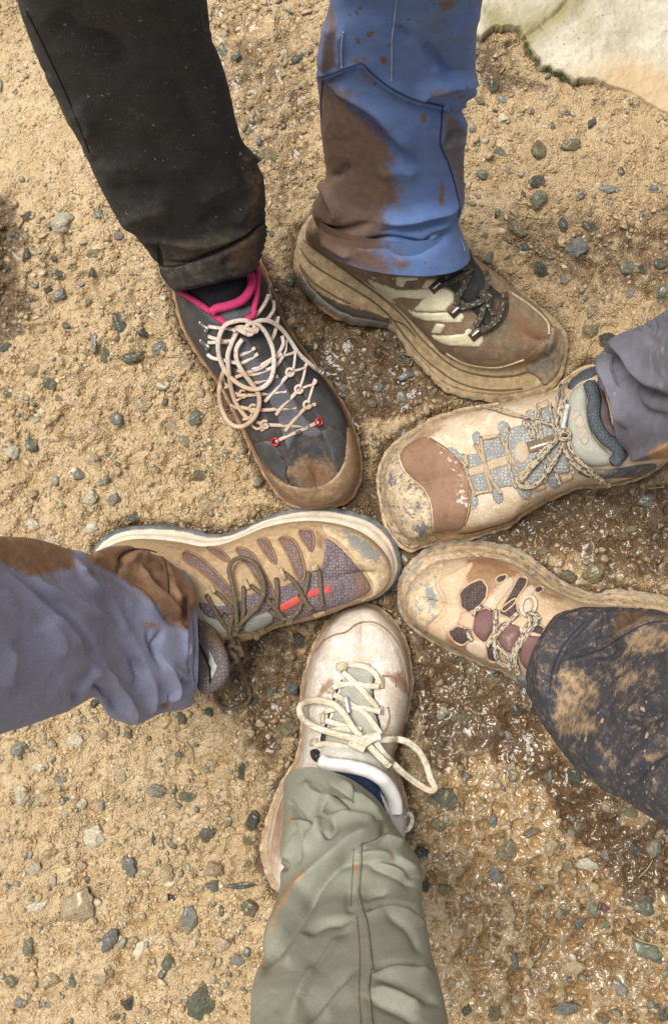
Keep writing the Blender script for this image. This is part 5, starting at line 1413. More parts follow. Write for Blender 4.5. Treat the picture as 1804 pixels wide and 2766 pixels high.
# ------------------------------------------------------------------ trouser legs
def leg(name, root, stations, mat, folds=(), paints=None, NU=290, NV=185, depth=.055, noise=1.0, seed=1, rim_in=.004, lean=.0, coarse=1.0, cap=True):
    """stations from the hem upwards: ((edge L), (edge R), height[, (front x, front y, height)]).
    The two edges are where the cloth turns away; the front is the crest of the cloth between them."""
    ns = len(stations)
    L = np.array([list(P(*s[0], s[2])) for s in stations])
    R = np.array([list(P(*s[1], s[2])) for s in stations])
    F = []
    for s in stations:
        if len(s) > 3:
            F.append(list(P(*s[3])))
        else:
            mx_, my_ = (s[0][0] + s[1][0]) / 2, (s[0][1] + s[1][1]) / 2
            F.append(list(P(mx_, my_, s[2] + depth)))
    F = np.array(F)
    # smooth interpolation along the leg
    def interp(A):
        d = catmull(A, .0015)
        seg = []
        t = np.linspace(0, ns - 1, NU)
        i = np.minimum(t.astype(int), ns - 2); f = (t - i)[:, None]
        g = lambda k: A[np.clip(k, 0, ns - 1)]
        p0, p1, p2, p3 = g(i - 1), g(i), g(i + 1), g(i + 2)
        return 0.5 * (2 * p1 + (-p0 + p2) * f + (2 * p0 - 5 * p1 + 4 * p2 - p3) * f ** 2 + (-p0 + 3 * p1 - 3 * p2 + p3) * f ** 3)
    L, R, F = interp(L), interp(R), interp(F)
    C = (L + R) / 2
    nf = int(NV * .70)
    th = np.concatenate([np.linspace(0, math.pi, nf), np.linspace(math.pi, 2 * math.pi, NV - nf + 2)[1:-1]])
    NVr = len(th)
    c_, s_ = np.cos(th), np.sin(th)
    H_ = (L - R) / 2
    D_ = F - C
    B_ = -D_.copy(); B_[:, 2] = np.maximum(B_[:, 2], -.045)
    up = np.where(s_[None, :, None] >= 0, D_[:, None, :], B_[:, None, :])
    pos = C[:, None, :] + H_[:, None, :] * (np.sign(c_) * np.abs(c_) ** .92)[None, :, None] + up * (np.abs(s_) ** .86)[None, :, None]
    v = pos.reshape(-1, 3)
    # normals of the smooth tube
    du = np.gradient(pos, axis=0)
    dv = np.roll(pos, -1, 1) - np.roll(pos, 1, 1)
    nn = np.cross(du, dv); nn /= np.maximum(np.linalg.norm(nn, axis=2)[:, :, None], 1e-9)
    out = pos - C[:, None, :]
    if (out * nn).sum() < 0: nn = -nn
    px = topx(v)
    disp = np.zeros(len(v))
    front = np.repeat((s_ > -.25)[None, :], NU, 0).ravel()
    idx = np.where(front)[0]
    wob = np.stack([fbm(px[idx, 0] / 130, px[idx, 1] / 130, seed + 50, 2) - .5, fbm(px[idx, 0] / 130, px[idx, 1] / 130, seed + 60, 2) - .5], 1) * 16
    pw = px[idx] + wob
    for f in folds:
        line, wl, wr, amp = f[:4]
        d, sd, par = seg_dist(pw, catmull(line, 12))
        taper = np.clip(np.minimum(par, 1 - par) * 5 + (.12 if len(f) < 5 else f[4]), 0, 1)
        wdt = np.where(sd > 0, wr, wl)
        disp[idx] += amp * .001 * np.exp(-(d / wdt) ** 1.3) * taper
    # general slackness of the cloth
    vv = v
    u_ = np.repeat(np.arange(NU) / NU, NVr); w_ = np.tile(th, NU)
    a = fbm(px[:, 0] / 120 + u_ * 3, px[:, 1] / 120, seed, 4) - .5
    b = 1 - np.abs(2 * fbm(px[:, 0] / 150 + 9, px[:, 1] / 95, seed + 7, 3) - 1)
    c = fbm(px[:, 0] / 34, px[:, 1] / 34, seed + 17, 3) - .5
    b2 = 1 - np.abs(2 * fbm(px[:, 0] / 70 + 4 * a, px[:, 1] / 60 + 4 * a, seed + 27, 2) - 1)
    disp += noise * (.0060 * a + .0050 * (b - .7) + .0011 * c - .0028 * sstep(.80, 1.0, b2) * sstep(.42, .6, fbm(px[:, 0] / 200, px[:, 1] / 200, seed + 37, 2)))
    dg_ = disp.reshape(NU, NVr)
    for _ in range(2):
        dg_ = (np.roll(dg_, 1, 1) + 2 * dg_ + np.roll(dg_, -1, 1)) / 4
        pd_ = np.pad(dg_, ((1, 1), (0, 0)), mode='edge'); dg_ = (pd_[:-2] + 2 * dg_ + pd_[2:]) / 4
    disp = dg_.ravel()
    disp *= np.repeat(sstep(-.35, .45, s_)[None, :] * .8 + .2, NU, 0).ravel()
    wv = v + nn.reshape(-1, 3) * disp[:, None]
    # turned-in hem
    hem = wv[:NVr].copy(); cen = hem.mean(0)
    axis = (C[6] - C[0]); axis /= np.linalg.norm(axis)
    inn = [hem + (cen - hem) * (rim_in / .06) * k + axis * z for k, z in ((.5, -.0012), (1.2, .001), (1.6, .012), (1.8, .035))]
    allv = np.vstack([x for x in inn[::-1]] + [wv])
    q = grid_quads(NU + 4, NVr, True)
    o = add('cloth_leg', allv, q, None, mat, root, paint(allv, paints or {}))
    bm = bmesh.new(); bm.from_mesh(o.data)
    if cap:
        bm.verts.ensure_lookup_table()
        n0 = (NU + 3) * NVr
        bm.faces.new([bm.verts[n0 + i] for i in range(NVr)])
    bmesh.ops.recalc_face_normals(bm, faces=bm.faces[:])
    for f in bm.faces: f.smooth = True
    bm.to_mesh(o.data); bm.free()
    return o, Surf().add_mesh(allv, q)

def seam(name, f, runs, S, r, mat, parent, lift=0.0):
    for run in runs:
        t = Tubes()
        t.drape(f(run), S, r, lift=lift, smooth=0, spacing=5, sides=6)
        t.build(name, mat, parent)

def pair(f, *st):
    out = []
    for s in st:
        a = one(f, s[0]); b = one(f, s[1])
        e = (a[:2], b[:2], s[2])
        if len(s) > 3:
            c = one(f, s[3][:2]); e = e + ((c[0], c[1], s[3][2]),)
        out.append(e)
    return out

G_AMP = 2.1
def F(f, pts, wl, wr, amp, *r):
    k = f([(1, 0)])[0][0] - f([(0, 0)])[0][0]
    return (f(pts), max(wl * k * 1.15, 6.5), max(wr * k * 1.15, 6.5), amp * G_AMP) + r

# ---- black trouser leg
T1 = reg(0, 0, 1.94)
blk = thing('trouser_leg', 'black mud speckled trouser leg ending above the pink collared boot', 'trousers', P(560, 700, .09))
m_blk = dirty('black_softshell', (.019, .019, .0195), (.028, .028, .029), rough=.9, weave=420, mudc=(.085, .062, .038), brownc=(.15, .075, .03), speck=(480, .36, .21, (.30, .235, .155)))
st = pair(T1, ((915,1525),(1325,1425),.086,(1110,1482,.142)), ((845,1430),(1362,1340),.104,(1090,1390,.158)), ((785,1330),(1384,1260),.122), ((735,1245),(1388,1170),.140), ((640,1180),(1388,1070),.163), ((560,1040),(1368,925),.20), ((475,865),(1295,790),.24), ((392,700),(1246,690),.275), ((300,530),(1206,520),.315), ((217,350),(1165,350),.35), ((150,180),(1112,190),.385), ((95,0),(1080,0),.42), ((10,-380),(1030,-380),.49))
fold = [F(T1, [(700,1250),(820,1240),(1000,1265),(1130,1255),(1260,1215),(1380,1130)], 14, 45, 3.2),
        F(T1, [(850,1370),(960,1390),(1100,1330),(1240,1260),(1370,1170)], 10, 10, -3.0),
        F(T1, [(1050,1060),(1150,990),(1270,930)], 40, 12, 3.5), F(T1, [(1290,870),(1330,960),(1290,1060),(1220,1180)], 22, 40, 4.5), F(T1, [(1250,780),(1320,850)], 20, 30, 4),
        F(T1, [(580,1000),(700,960),(850,960)], 30, 40, -2.5), F(T1, [(640,1190),(760,1100),(900,1100)], 30, 40, 2.5), F(T1, [(280,60),(420,180),(620,280),(700,380)], 50, 80, -4.0),
        F(T1, [(380,560),(480,640),(470,740)], 40, 50, 2.5), F(T1, [(920,400),(1000,600),(1080,700)], 60, 60, -2.5), F(T1, [(800,1260),(830,1330),(830,1440)], 8, 16, -4), F(T1, [(1160,1400),(1200,1340)], 14, 14, -2.5),
        F(T1, [(500,900),(700,850),(900,880),(1100,830)], 60, 60, 2.0), F(T1, [(1040,1180),(1120,1120),(1220,1100)], 20, 30, -2.5)]
mk = {'mud': [(None, 0, .17), (T1([(780,1240),(1390,1120),(1360,1420),(900,1540)]), 50, .46), (T1([(200,330),(330,560),(480,860),(440,860),(280,560),(190,380)]), 14, .75), (T1([(560,950),(900,1000),(1000,1200),(640,1180)]), 60, .34)],
      'wet': [(None, 0, .12), (T1([(1270,780),(1390,900),(1390,1100),(1300,1200),(1290,1000)]), 30, .42), (T1([(1180,1280),(1370,1200),(1350,1400),(1190,1420)]), 30, .45)]}
bo, LS = leg('leg', blk, st, m_blk, fold, mk, seed=3, noise=.5)
m_bseam = plain('black_thread', (.008, .008, .009), .9)
seam('seam', T1, [[(850,1396),(930,1391),(1040,1356),(1160,1306),(1290,1231),(1385,1161)]], LS, .0010, m_bseam, blk)
seam('seam', T1, [[(140,60),(200,180),(262,310),(345,490),(410,650),(470,800)], [(826,1270),(830,1350),(848,1440)]], LS, .0007, m_bseam, blk)
patch('hem_band', T1([(850,1400),(930,1395),(1040,1360),(1160,1310),(1290,1235),(1385,1165),(1388,1260),(1362,1350),(1330,1415),(1230,1445),(1110,1478),(1010,1500),(930,1515),(880,1470)]), LS, dirty('dusty_black_hem', (.022, .021, .02), (.034, .032, .03), rough=.9, weave=420, mudc=(.17, .13, .085), brownc=(.12, .065, .03)), blk, .0048, 5, 6, {'mud': [(None, 0, .33)], 'wet': [(T1([(1180,1280),(1370,1200),(1350,1400),(1190,1420)]), 30, .5), (None, 0, .12)]})

G_AMP = 2.3
# ---- blue trouser leg
T2 = reg(780, 0, 2.587)
blu = thing('trouser_leg', 'blue trouser leg with a big brown mud stain, standing on the trail shoe', 'trousers', P(1050, 700, .09))
m_blu = dirty('blue_ripstop', (.100, .170, .37), (.122, .20, .415), rough=.8, weave=520, mudc=(.165, .135, .12), brownc=(.115, .062, .027), speck=(210, .22, .26, (.13, .07, .035)), bumpd=.0008, grit=.45)
st = pair(T2, ((215,1665),(1250,1735),.088,(800,1925,.150)), ((178,1560),(1215,1650),.100,(770,1800,.160)), ((165,1460),(1180,1540),.118,(720,1640,.172)), ((205,1360),(1222,1400),.14,(720,1450,.190)), ((262,1240),(1222,1225),.165), ((242,1050),(1226,1050),.195), ((222,850),(1242,880),.225), ((215,700),(1200,738),.245), ((203,560),(1298,610),.268), ((212,420),(1302,420),.295), ((245,200),(1312,200),.33), ((290,0),(1350,0),.36), ((330,-420),(1430,-420),.44))
fold = [F(T2, [(240,540),(340,500),(510,445),(610,545),(740,635),(880,695),(1080,745),(1200,735)], 30, 8, 2.2, .6), F(T2, [(250,560),(350,515),(510,465),(610,565),(740,655),(880,715),(1080,765)], 9, 9, -2.6, .6),
        F(T2, [(900,690),(960,625),(1060,575),(1180,550),(1300,575)], 26, 12, 6.0), F(T2, [(930,650),(1010,610),(1120,590),(1240,600)], 10, 20, -4.0), F(T2, [(1180,740),(1240,690),(1300,620)], 14, 22, 4.5),
        F(T2, [(260,590),(400,720),(560,860),(700,980),(820,1090),(920,1180)], 22, 30, -4.5), F(T2, [(240,560),(420,640),(600,760),(760,930),(880,1080)], 60, 34, 3.5),
        F(T2, [(1070,990),(1150,940),(1245,900)], 10, 24, -3.5), F(T2, [(1060,800),(1070,900),(1060,1010)], 20, 20, 2.0), F(T2, [(1080,760),(1180,860),(1240,960)], 26, 26, 2.5), F(T2, [(1070,1020),(1170,1000),(1230,1000)], 18, 24, 2.4),
        F(T2, [(190,1530),(260,1590),(400,1600),(560,1570)], 12, 30, -3.5), F(T2, [(480,1740),(600,1690),(780,1690),(900,1695),(960,1700)], 8, 20, -3.2), F(T2, [(940,1710),(1000,1650),(1100,1600),(1180,1550)], 9, 24, -5.0), F(T2, [(960,1700),(1080,1600),(1180,1580)], 30, 20, 3.5),
        F(T2, [(640,1560),(800,1540),(960,1500),(1120,1460),(1180,1400)], 40, 26, 4.0), F(T2, [(720,1780),(860,1770),(960,1730),(1040,1690),(1140,1620)], 7, 22, -2.6), F(T2, [(620,1640),(800,1610),(980,1560),(1140,1500)], 12, 30, -2.2), F(T2, [(240,1680),(330,1730),(450,1800)], 20, 30, 2.5),
        F(T2, [(740,200),(800,215),(860,275)], 8, 18, -2.6), F(T2, [(1120,250),(1220,140),(1330,60)], 30, 40, 2.6), F(T2, [(930,280),(1040,400),(1110,510),(1190,480)], 40, 24, -3.0), F(T2, [(1030,460),(1100,530)], 14, 20, 2.4), F(T2, [(370,200),(360,460)], 14, 10, 2.0),
        F(T2, [(300,150),(290,330),(260,500)], 30, 40, 2.4), F(T2, [(300,1220),(350,1220),(420,1140)], 24, 30, -2.2), F(T2, [(240,1250),(290,1380),(340,1480),(340,1560)], 30, 14, 4.0), F(T2, [(600,1200),(760,1180),(900,1210)], 60, 60, 2.2)]
mk = {'wet': [(None, 0, .06), (T2([(210,590),(300,620),(420,760),(560,870),(680,990),(700,1120),(700,1240),(760,1320),(740,1420),(640,1490),(640,1650),(560,1750),(640,1810),(700,1900),(480,1860),(200,1760),(120,1560),(180,1360),(240,1200),(200,900)]), 75, 1.12),
               (T2([(280,0),(330,60),(350,200),(360,480),(200,540),(230,220)]), 26, .62), (T2([(360,430),(440,400),(560,380),(560,440),(500,440),(380,480)]), 22, .6), (T2([(250,570),(420,600),(540,640),(500,720),(380,700)]), 30, .58),
               (T2([(1040,0),(1180,0),(1130,70),(1100,90),(1060,90)]), 14, .72), (T2([(640,395),(680,395),(690,430),(660,450),(640,430)]), 4, 1.0), (T2([(545,225),(575,220),(580,255),(550,258)]), 4, 1.0), (T2([(485,45),(508,45),(508,70),(488,70)]), 4, 1.0),
               (T2([(920,800),(950,800),(965,850),(930,865)]), 5, .95), (T2([(1060,1240),(1090,1300),(1090,1440),(1040,1440),(1050,1330)]), 10, .72), (T2([(930,640),(1060,590),(1200,620),(1240,640),(1180,680),(1000,690)]), 20, .52),
               (T2([(500,460),(600,560),(640,600),(560,600),(500,530)]), 16, .55), (T2([(1110,800),(1180,830),(1170,880),(1110,860)]), 14, .5), (T2([(700,1780),(860,1790),(850,1880),(700,1900)]), 24, .6), (T2([(470,270),(500,270),(495,310),(465,300)]), 5, .9)],
      'mud': [(None, 0, .10), (T2([(1080,740),(1250,900),(1240,1400),(1180,1500),(1160,1250),(1060,1020)]), 20, .58), (T2([(740,0),(1340,0),(1300,580),(1000,500),(800,300)]), 70, .34), (T2([(600,1180),(760,1130),(780,1300),(640,1280)]), 50, .4), (T2([(560,1500),(700,1480),(700,1650),(600,1680)]), 40, .45)]}
bo, LS = leg('leg', blu, st, m_blu, fold, mk, seed=13, noise=.2)
m_nseam = plain('navy_thread', (.02, .035, .10), .9)
m_lseam = plain('pale_thread', (.30, .36, .52), .9)
seam('seam', T2, [[(205,540),(240,535),(340,500),(440,465),(510,442),(570,505),(680,595),(780,655),(900,705),(1080,742)]], LS, .0008, m_nseam, blu)
seam('seam', T2, [[(1072,750),(1066,860),(1058,1010),(1110,1130),(1160,1290),(1192,1440),(1180,1520)], [(236,560),(226,700),(228,820)]], LS, .0007, m_nseam, blu)
seam('seam', T2, [[(750,0),(738,130),(722,260),(720,420),(718,560)], [(380,225),(366,340),(370,470)]], LS, .0006, m_lseam, blu)
seam('seam', T2, [[(1185,1640),(1215,1700),(1225,1750)]], LS, .0005, m_lseam, blu)

G_AMP = 1.8
# ---- lilac trouser leg
T5 = reg(0, 1400, 2.3515)
lil = thing('trouser_leg', 'lilac trouser leg with brown stained top edge, bunched over the purple shoe', 'trousers', P(500, 1740, .09))
m_lil = dirty('lilac_cloth', (.295, .302, .43), (.255, .26, .37), rough=.8, weave=600, mudc=(.25, .20, .20), brownc=(.185, .092, .035), bumpd=.0007, grit=.65)
st = pair(T5, ((1225,520),(1235,1120),.088,(1262,800,.140)), ((1195,400),(1215,1190),.098,(1190,790,.156)), ((1120,315),(1120,1222),.112,(1110,760,.172)), ((1010,222),(1010,1240),.128,(1000,740,.190)), ((850,180),(860,1305),.155), ((690,185),(700,1262),.19), ((590,232),(600,1140),.228), ((430,190),(450,1215),.265), ((205,128),(220,1305),.31), ((0,112),(0,1372),.355), ((-560,60),(-560,1560),.46))
fold = [F(T5, [(560,245),(650,300),(760,365),(880,430),(980,520),(1060,600),(1170,660)], 12, 34, -6.0, .5), F(T5, [(480,215),(620,300),(780,390),(900,480),(1000,570),(1060,640)], 50, 22, 5.0),
        F(T5, [(745,340),(760,260),(810,210),(880,195),(960,205),(1030,260),(1070,360),(1080,480)], 10, 14, -3.5, .5), F(T5, [(790,300),(860,250),(940,260)], 34, 30, 4.5), F(T5, [(870,300),(900,380),(950,450),(1060,530),(1160,640)], 14, 26, 4.5), F(T5, [(950,330),(990,400),(1060,480)], 20, 14, -4.0), F(T5, [(1060,280),(1080,420),(1130,560)], 22, 14, 4.0),
        F(T5, [(450,260),(540,380),(640,500),(740,620),(800,740)], 26, 14, 5.0), F(T5, [(480,300),(600,400),(700,560),(800,690)], 12, 40, -3.5),
        F(T5, [(10,290),(200,420),(350,560),(480,690),(600,860),(660,960)], 14, 40, -5.0), F(T5, [(0,330),(160,440),(320,600),(460,740),(580,880)], 60, 20, 3.5),
        F(T5, [(150,380),(340,480),(500,560),(640,640),(760,720),(860,860),(940,1000),(990,1080)], 34, 16, 4.5), F(T5, [(700,640),(800,760),(880,900),(940,1020)], 12, 30, -4.5),
        F(T5, [(640,920),(700,1020),(780,1120),(840,1250),(860,1300)], 22, 30, 5.5), F(T5, [(630,940),(560,1010),(500,1100),(470,1190)], 12, 26, -5.0), F(T5, [(640,920),(590,980),(520,1060),(480,1140)], 30, 14, 4.5), F(T5, [(570,1040),(640,1070),(680,1120)], 14, 20, -4.0), F(T5, [(700,1060),(720,1160),(760,1240)], 24, 30, -3.0),
        F(T5, [(1010,880),(1060,960),(1105,1060),(1100,1120),(1020,1180)], 14, 22, 5.0), F(T5, [(1000,890),(990,800),(1040,720)], 14, 12, -4.0), F(T5, [(930,720),(960,820),(1000,890),(1040,960)], 22, 14, -4.0), F(T5, [(1080,1100),(1060,1160),(1000,1220)], 8, 14, -4.0),
        F(T5, [(1130,1010),(1180,1070),(1220,1040)], 12, 14, -4.5), F(T5, [(1050,900),(1120,980),(1180,1060)], 24, 20, 3.5), F(T5, [(1200,700),(1215,900),(1200,1050)], 14, 14, -3.0), F(T5, [(1160,640),(1180,760),(1190,900)], 22, 16, 3.5), F(T5, [(1120,300),(1180,440),(1215,580)], 26, 30, 3.0),
        F(T5, [(0,1100),(60,960),(80,800)], 40, 50, 3.5), F(T5, [(120,1080),(160,900),(150,720)], 40, 50, -2.5), F(T5, [(300,640),(380,780),(420,900)], 60, 60, 3.0), F(T5, [(850,1100),(900,1000),(860,880)], 30, 30, -3.0), F(T5, [(940,1240),(980,1120),(950,1020)], 26, 26, 3.0)]
mk = {'wet': [(None, 0, .05), (T5([(-400,60),(0,90),(200,110),(460,190),(480,300),(440,315),(330,345),(200,365),(80,310),(0,265),(-400,200)]), 24, 1.0), (T5([(540,250),(620,200),(840,165),(1000,200),(1130,310),(1270,480),(1250,570),(1200,640),(1180,720),(1130,690),(1040,640),(1010,560),(900,470),(740,360),(600,290)]), 22, 1.0),
               (T5([(480,280),(600,300),(760,380),(900,480),(1000,580),(900,540),(700,440),(520,350)]), 34, .42), (T5([(900,660),(960,650),(1010,690),(960,710),(905,700)]), 14, .62), (T5([(200,360),(420,310),(420,420),(250,430)]), 40, .40), (T5([(830,1200),(880,1200),(880,1310),(830,1310)]), 18, .4), (T5([(1020,1180),(1090,1160),(1080,1220),(1030,1225)]), 12, .6)],
      'mud': [(None, 0, .16), (T5([(0,650),(150,650),(150,1150),(0,1250)]), 80, .36), (T5([(140,380),(600,560),(800,760),(600,700),(300,520)]), 40, .38), (T5([(600,720),(800,780),(860,1200),(700,1000)]), 60, .40)]}
bo, LS = leg('leg', lil, st, m_lil, fold, mk, seed=23, noise=.32)
m_vseam = plain('brown_thread', (.05, .03, .02), .9)
seam('seam', T5, [[(742,350),(748,270),(790,215),(860,195),(960,205),(1030,245),(1062,330),(1075,480)]], LS, .0006, m_vseam, lil)
seam('seam', T5, [[(1215,580),(1226,690),(1236,820),(1226,940),(1236,1040)]], LS, .0006, plain('lilac_thread', (.10, .10, .17), .9), lil)

# ---- slate trouser leg on the right
FULL = reg(0, 0, 1)
sla = thing('trouser_leg', 'dark slate trouser leg bunched at the padded collar of the cream shoe', 'trousers', P(1650, 1080, .1))
m_sla = dirty('slate_cloth', (.17, .163, .198), (.142, .136, .168), rough=.8, weave=600, mudc=(.36, .27, .19), brownc=(.30, .17, .08), speck=(230, .20, .24, (.48, .36, .24)), bumpd=.0007, grit=.65)
st = pair(FULL, ((1612,958),(1690,1212),.098,(1632,1086,.146)), ((1638,930),(1712,1228),.118,(1664,1076,.166)), ((1678,903),(1738,1238),.145), ((1728,876),(1776,1240),.178), ((1790,842),(1830,1236),.22), ((1880,795),(1910,1226),.28), ((2080,690),(2090,1200),.40))
fold = [F(R3, [(1210,160),(1280,220),(1320,300),(1400,360),(1552,400)], 16, 34, -5.0, .5), F(R3, [(1190,200),(1250,320),(1300,440),(1340,560)], 26, 16, 5.0), F(R3, [(1240,130),(1340,190),(1420,300),(1552,360)], 34, 16, 5.0), F(R3, [(1215,350),(1260,480),(1340,560)], 12, 20, -4.0),
        F(R3, [(1320,320),(1360,420),(1440,480),(1552,500)], 12, 26, -4.0), F(R3, [(1330,680),(1400,690),(1480,670),(1552,640)], 14, 26, 4.0), F(R3, [(1300,330),(1400,340),(1520,420)], 14, 14, -2.5), F(R3, [(1440,140),(1500,80),(1560,60)], 40, 40, -3.0), F(R3, [(1300,240),(1290,330)], 14, 14, -2.5)]
mk = {'wet': [(R3([(1440,690),(1500,640),(1560,630),(1600,720),(1480,730)]), 12, .8)], 'mud': [(None, 0, .14), (R3([(1440,40),(1560,0),(1600,300),(1450,250)]), 50, .34), (R3([(1440,700),(1500,640),(1600,640),(1560,740)]), 14, .6)]}
bo, LS = leg('leg', sla, st, m_sla, fold, mk, seed=33, NU=240, NV=190, noise=.5)

# ---- dark trouser leg caked with clay, lower right
m_dseam = plain('charcoal_thread', (.022, .021, .026), .9)
T8 = reg(1100, 1900, 2.2045)
drk = thing('trouser_leg', 'charcoal trouser leg smeared with dry tan clay, over the clay coated shoe', 'trousers', P(1520, 1800, .09))
m_drk = dirty('charcoal_cloth', (.034, .033, .041), (.046, .045, .055), rough=.85, weave=420, mudc=(.40, .27, .155), brownc=(.13, .075, .038), speck=(260, .32, .26, (.50, .37, .24)), stretch=1, mudn=1.25)
st = pair(FULL, ((1560,1652),(1462,1905),.088,(1436,1768,.138)), ((1610,1646),(1472,1955),.108,(1490,1775,.166)), ((1670,1641),(1492,1994),.135), ((1735,1646),(1527,2042),.168), ((1800,1660),(1590,2108),.21), ((1880,1690),(1690,2166),.26), ((1980,1725),(1800,2235),.31), ((2180,1800),(2000,2360),.42))
fold = [F(R6, [(1010,510),(930,600),(880,700),(870,820),(880,940)], 20, 34, 3.0, .4), F(R6, [(1120,500),(1030,590),(960,690),(915,800),(905,900)], 9, 9, -3.2, .5), F(R6, [(980,750),(1100,690),(1250,640),(1400,560),(1552,520)], 30, 12, 5.0), F(R6, [(960,740),(1060,720),(1200,680),(1290,620)], 10, 24, -4.5), F(R6, [(1220,500),(1250,560),(1240,630)], 16, 16, -4.0), F(R6, [(1180,480),(1210,540),(1200,620)], 24, 20, 3.5),
        F(R6, [(1290,1110),(1400,1060),(1552,1000)], 14, 30, -5.0), F(R6, [(1260,1070),(1400,1010),(1552,950)], 40, 20, 4.0), F(T8, [(1290,480),(1350,400),(1420,330),(1552,290)], 16, 30, -4.5), F(T8, [(1260,450),(1340,360),(1450,290)], 40, 18, 3.5), F(R6, [(930,850),(1000,900),(1100,920)], 30, 40, -2.5), F(T8, [(930,260),(1050,300),(1180,420)], 40, 40, 2.5), F(R6, [(1300,450),(1340,520),(1400,540)], 16, 16, -4.0)]
mk = {'mud': [(None, 0, .27), (R6([(900,880),(960,760),(1060,760),(1200,880),(1180,1000),(1040,1100),(960,1180),(900,1050)]), 40, .56), (R6([(1300,600),(1480,520),(1600,560),(1600,700),(1300,720)]), 40, .62), (R6([(1200,700),(1500,760),(1552,900),(1250,940)]), 60, .45), (T8([(850,60),(1100,40),(1200,180),(1000,220),(880,150)]), 30, .50), (T8([(1080,200),(1200,240),(1300,330),(1250,440),(1150,380)]), 36, .48), (T8([(1400,320),(1552,270),(1552,300),(1420,350)]), 12, .7)],
      'wet': [(R6([(1290,460),(1420,470),(1552,510),(1400,540),(1290,600),(1240,620),(1250,520)]), 24, .7), (None, 0, .02)]}
bo, LS = leg('leg', drk, st, m_drk, fold, mk, seed=43, NU=260, NV=200, noise=.5)
seam('seam', R6, [[(1100,520),(1010,610),(945,710),(910,820),(900,920)]], LS, .0005, m_dseam, drk)
seam('seam', R6, [[(960,745),(1060,715),(1190,675),(1300,605),(1440,535),(1552,525)]], LS, .0005, m_dseam, drk)

G_AMP = 1.4
